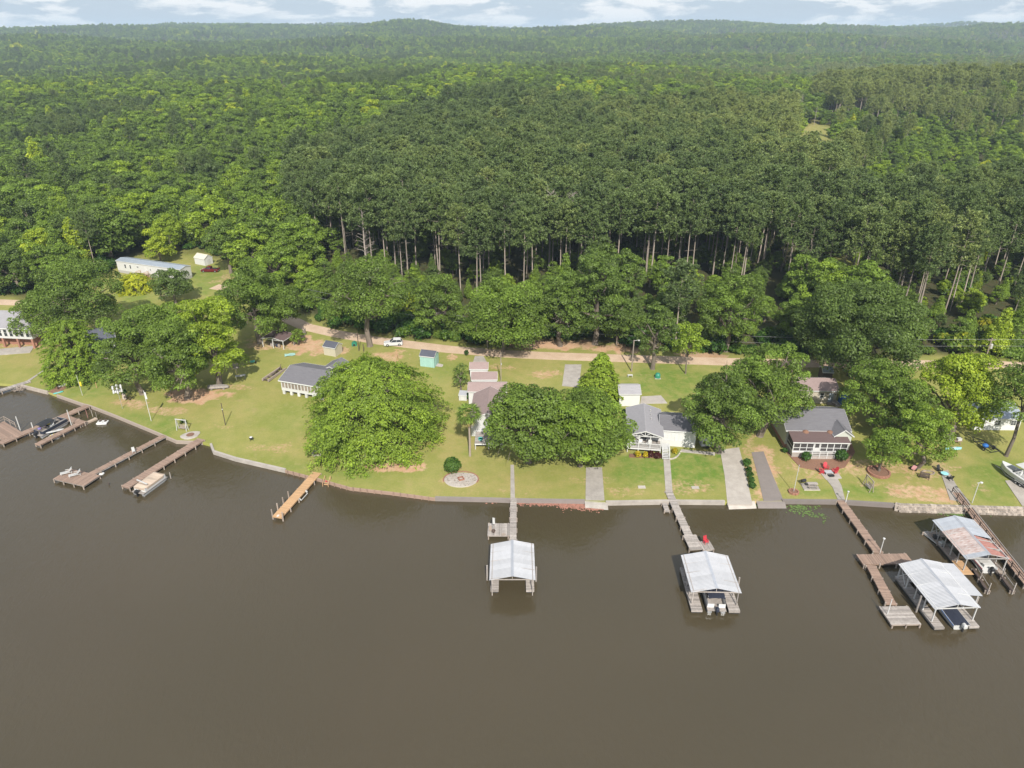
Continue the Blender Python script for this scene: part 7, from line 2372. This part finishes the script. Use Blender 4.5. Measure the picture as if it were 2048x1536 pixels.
# ------------------------------------------------------------------ dead trees, distant pale pole, undergrowth
def dead(label, uv, topv, R, key, nb=30, cb=.35):
    g = G(*uv); H = ztop(g.y, topv) - g.z
    ms = bare_tree('dead_tree', rg(key), H, R, nb, cb)
    t_ = thing('dead_tree', label, 'dead tree', g)
    mesh_obj('limbs', ms[0], 'deadwood', t_); mesh_obj('trunk', ms[1], 'deadwood', t_)
dead('bare grey dead pine at the edge of the pine stand', (735, 556), 412, 3.4, 501)
dead('grey leafless tree top standing in the middle of the pines, first of two', (1098, 545), 383, 3.6, 502, 40, .6)
dead('grey leafless tree top standing in the middle of the pines, second of two', (1138, 548), 385, 3.6, 503, 40, .6)
dead('tall pale dead trunk at the grassy clearing in the far pines', (1596, 248), 186, 2.0, 504, 8, .7)
dead('pale forked dead tree behind the grassy clearing', (1628, 250), 212, 3.0, 505, 12, .5)
def big_pine(label, uv, topv, key, lean=0.0):
    g = G(*uv); H = ztop(g.y, topv) - g.z
    ms = pine('pine_tree', rg(key), H, 4.6, nb=44, tufts=7, blades=15, cb=.52, dead=9)
    t_ = put_tree('pine_tree', ms, label, g, key, 1.0, .75, 'pine', 'pinebark')
    t_.rotation_euler = (0, lean, key)
big_pine('tall sunlit pine with a pale leaning trunk above the bright undergrowth', (1832, 640), 420, 601)
big_pine('second tall sunlit pine with a pale trunk, nearer the frame edge', (1888, 628), 428, 602)
big_pine('sunlit pine with a pale trunk at the frame edge', (2022, 592), 430, 603)
# bushes along the edge of the woods
sh = [shrub_mesh('bush', rg(700 + k), 1.9, 2.4, 5, .34, 12, False) for k in range(3)]
pts = []
rr_ = np.random.default_rng(77)
while len(pts) < 290:
    u = rr_.uniform(-20, 2080); f = np.interp(u, FRONT[:, 0], FRONT[:, 1])
    v = f - rr_.uniform(-4, 34) if u > 600 else f - rr_.uniform(0, 40)
    if u > 1640 and rr_.random() < .7:
        v = rr_.uniform(570, 705)
    g = G(u, v); pts.append((u, g))
pts.sort(key=lambda q: q[1].y)
for k, (u, g) in enumerate(pts):
    pw_ = next((wd for lim, wd in ((240, 'past the big white house'), (520, 'near the mobile home'), (690, 'above the carport'), (860, 'behind the pale trunked old oak'), (1000, 'behind the mauve sheds'), (1130, 'beside the broad roadside oak'),
                (1290, 'on the orange bank'), (1420, 'behind the white porch house'), (1560, 'behind the pale ramp'), (1690, 'behind the tan outbuilding'), (1850, 'around the very large dark oak'), (1960, 'behind the yellow green tree')) if u < lim), 'around the transformer pole')
    lb = 'green undergrowth bush at the forest edge, ' + pw_
    t_ = thing('bush', lb, 'bush', (g.x, g.y, g.z - .1), rr_.random() * 6, lb)
    s_ = rr_.uniform(.6, 1.5) * (1.45 if u > 1640 else 1); t_.scale = (s_, s_, s_ * rr_.uniform(.7, 1.2))
    mesh_obj('foliage', sh[k % 3], 'shrub', t_)['tint'] = float(np.clip(rr_.normal(.50 if u < 1650 else .66, .1), .2, .85))
# water plants
def pads(label, lst, n, mat, key):
    rng = np.random.default_rng(key)
    m_ = MB()
    for k in range(n):
        u0, v0, u1, v1, wv = lst[int(rng.integers(0, len(lst)))]
        f = rng.random(); u = u0 + (u1 - u0) * f + rng.normal() * 3; v = v0 + (v1 - v0) * f + abs(rng.normal()) * wv
        p = W(u, v, .02)
        if p.y > shore_y(p.x) - .1:
            continue
        r = rng.uniform(.07, .20); a = rng.random() * 6.28
        m_.add([(p.x + r * math.cos(a + t_ * 1.05) , p.y + r * math.sin(a + t_ * 1.05), .012 + rng.random() * .03 + (.03 if t_ % 2 else 0)) for t_ in range(6)], [(0, 1, 2, 3, 4, 5)], float(rng.random()))
    o = m_.build('water_plants', mat, kind='stuff')
M['lilyred'] = pm('reddish_water_plants', (.36, .17, .12), .7, .5, 2, pieces=.6)
M['lilygreen'] = pm('green_water_plants', (.11, .18, .04), .7, .5, 2, pieces=.7)
pads('', [(1120, 1005, 1200, 1010, 6), (1120, 1005, 1205, 1012, 5), (960, 1000, 1120, 1004, 2.5), (1035, 1003, 1120, 1006, 3)], 1500, M['lilyred'], 1)
pads('', [(1575, 1008, 1640, 1012, 5), (1580, 1010, 1610, 1014, 7), (1870, 1020, 1925, 1026, 6), (1890, 1022, 1950, 1026, 5), (1800, 1018, 1990, 1026, 3), (1503, 1006, 1530, 1010, 2), (1600, 1016, 1650, 1030, 8)], 420, M['lilygreen'], 2)
# ------------------------------------------------------------------ air
m, t = new_mat('pale_air')
o_ = nd(t, 'ShaderNodeOutputMaterial')
pv = nd(t, 'ShaderNodeVolumePrincipled', {'Color': (.68, .85, 1.0, 1), 'Density': 1.2e-4, 'Anisotropy': 0.0})
t.links.new(pv.outputs[0], o_.inputs['Volume'])
mb = MB()
mb.box(0, 3000, 94, 14000, 13600, 196)
hz = mb.build('haze', m, kind='stuff')
m.cycles.homogeneous_volume = True
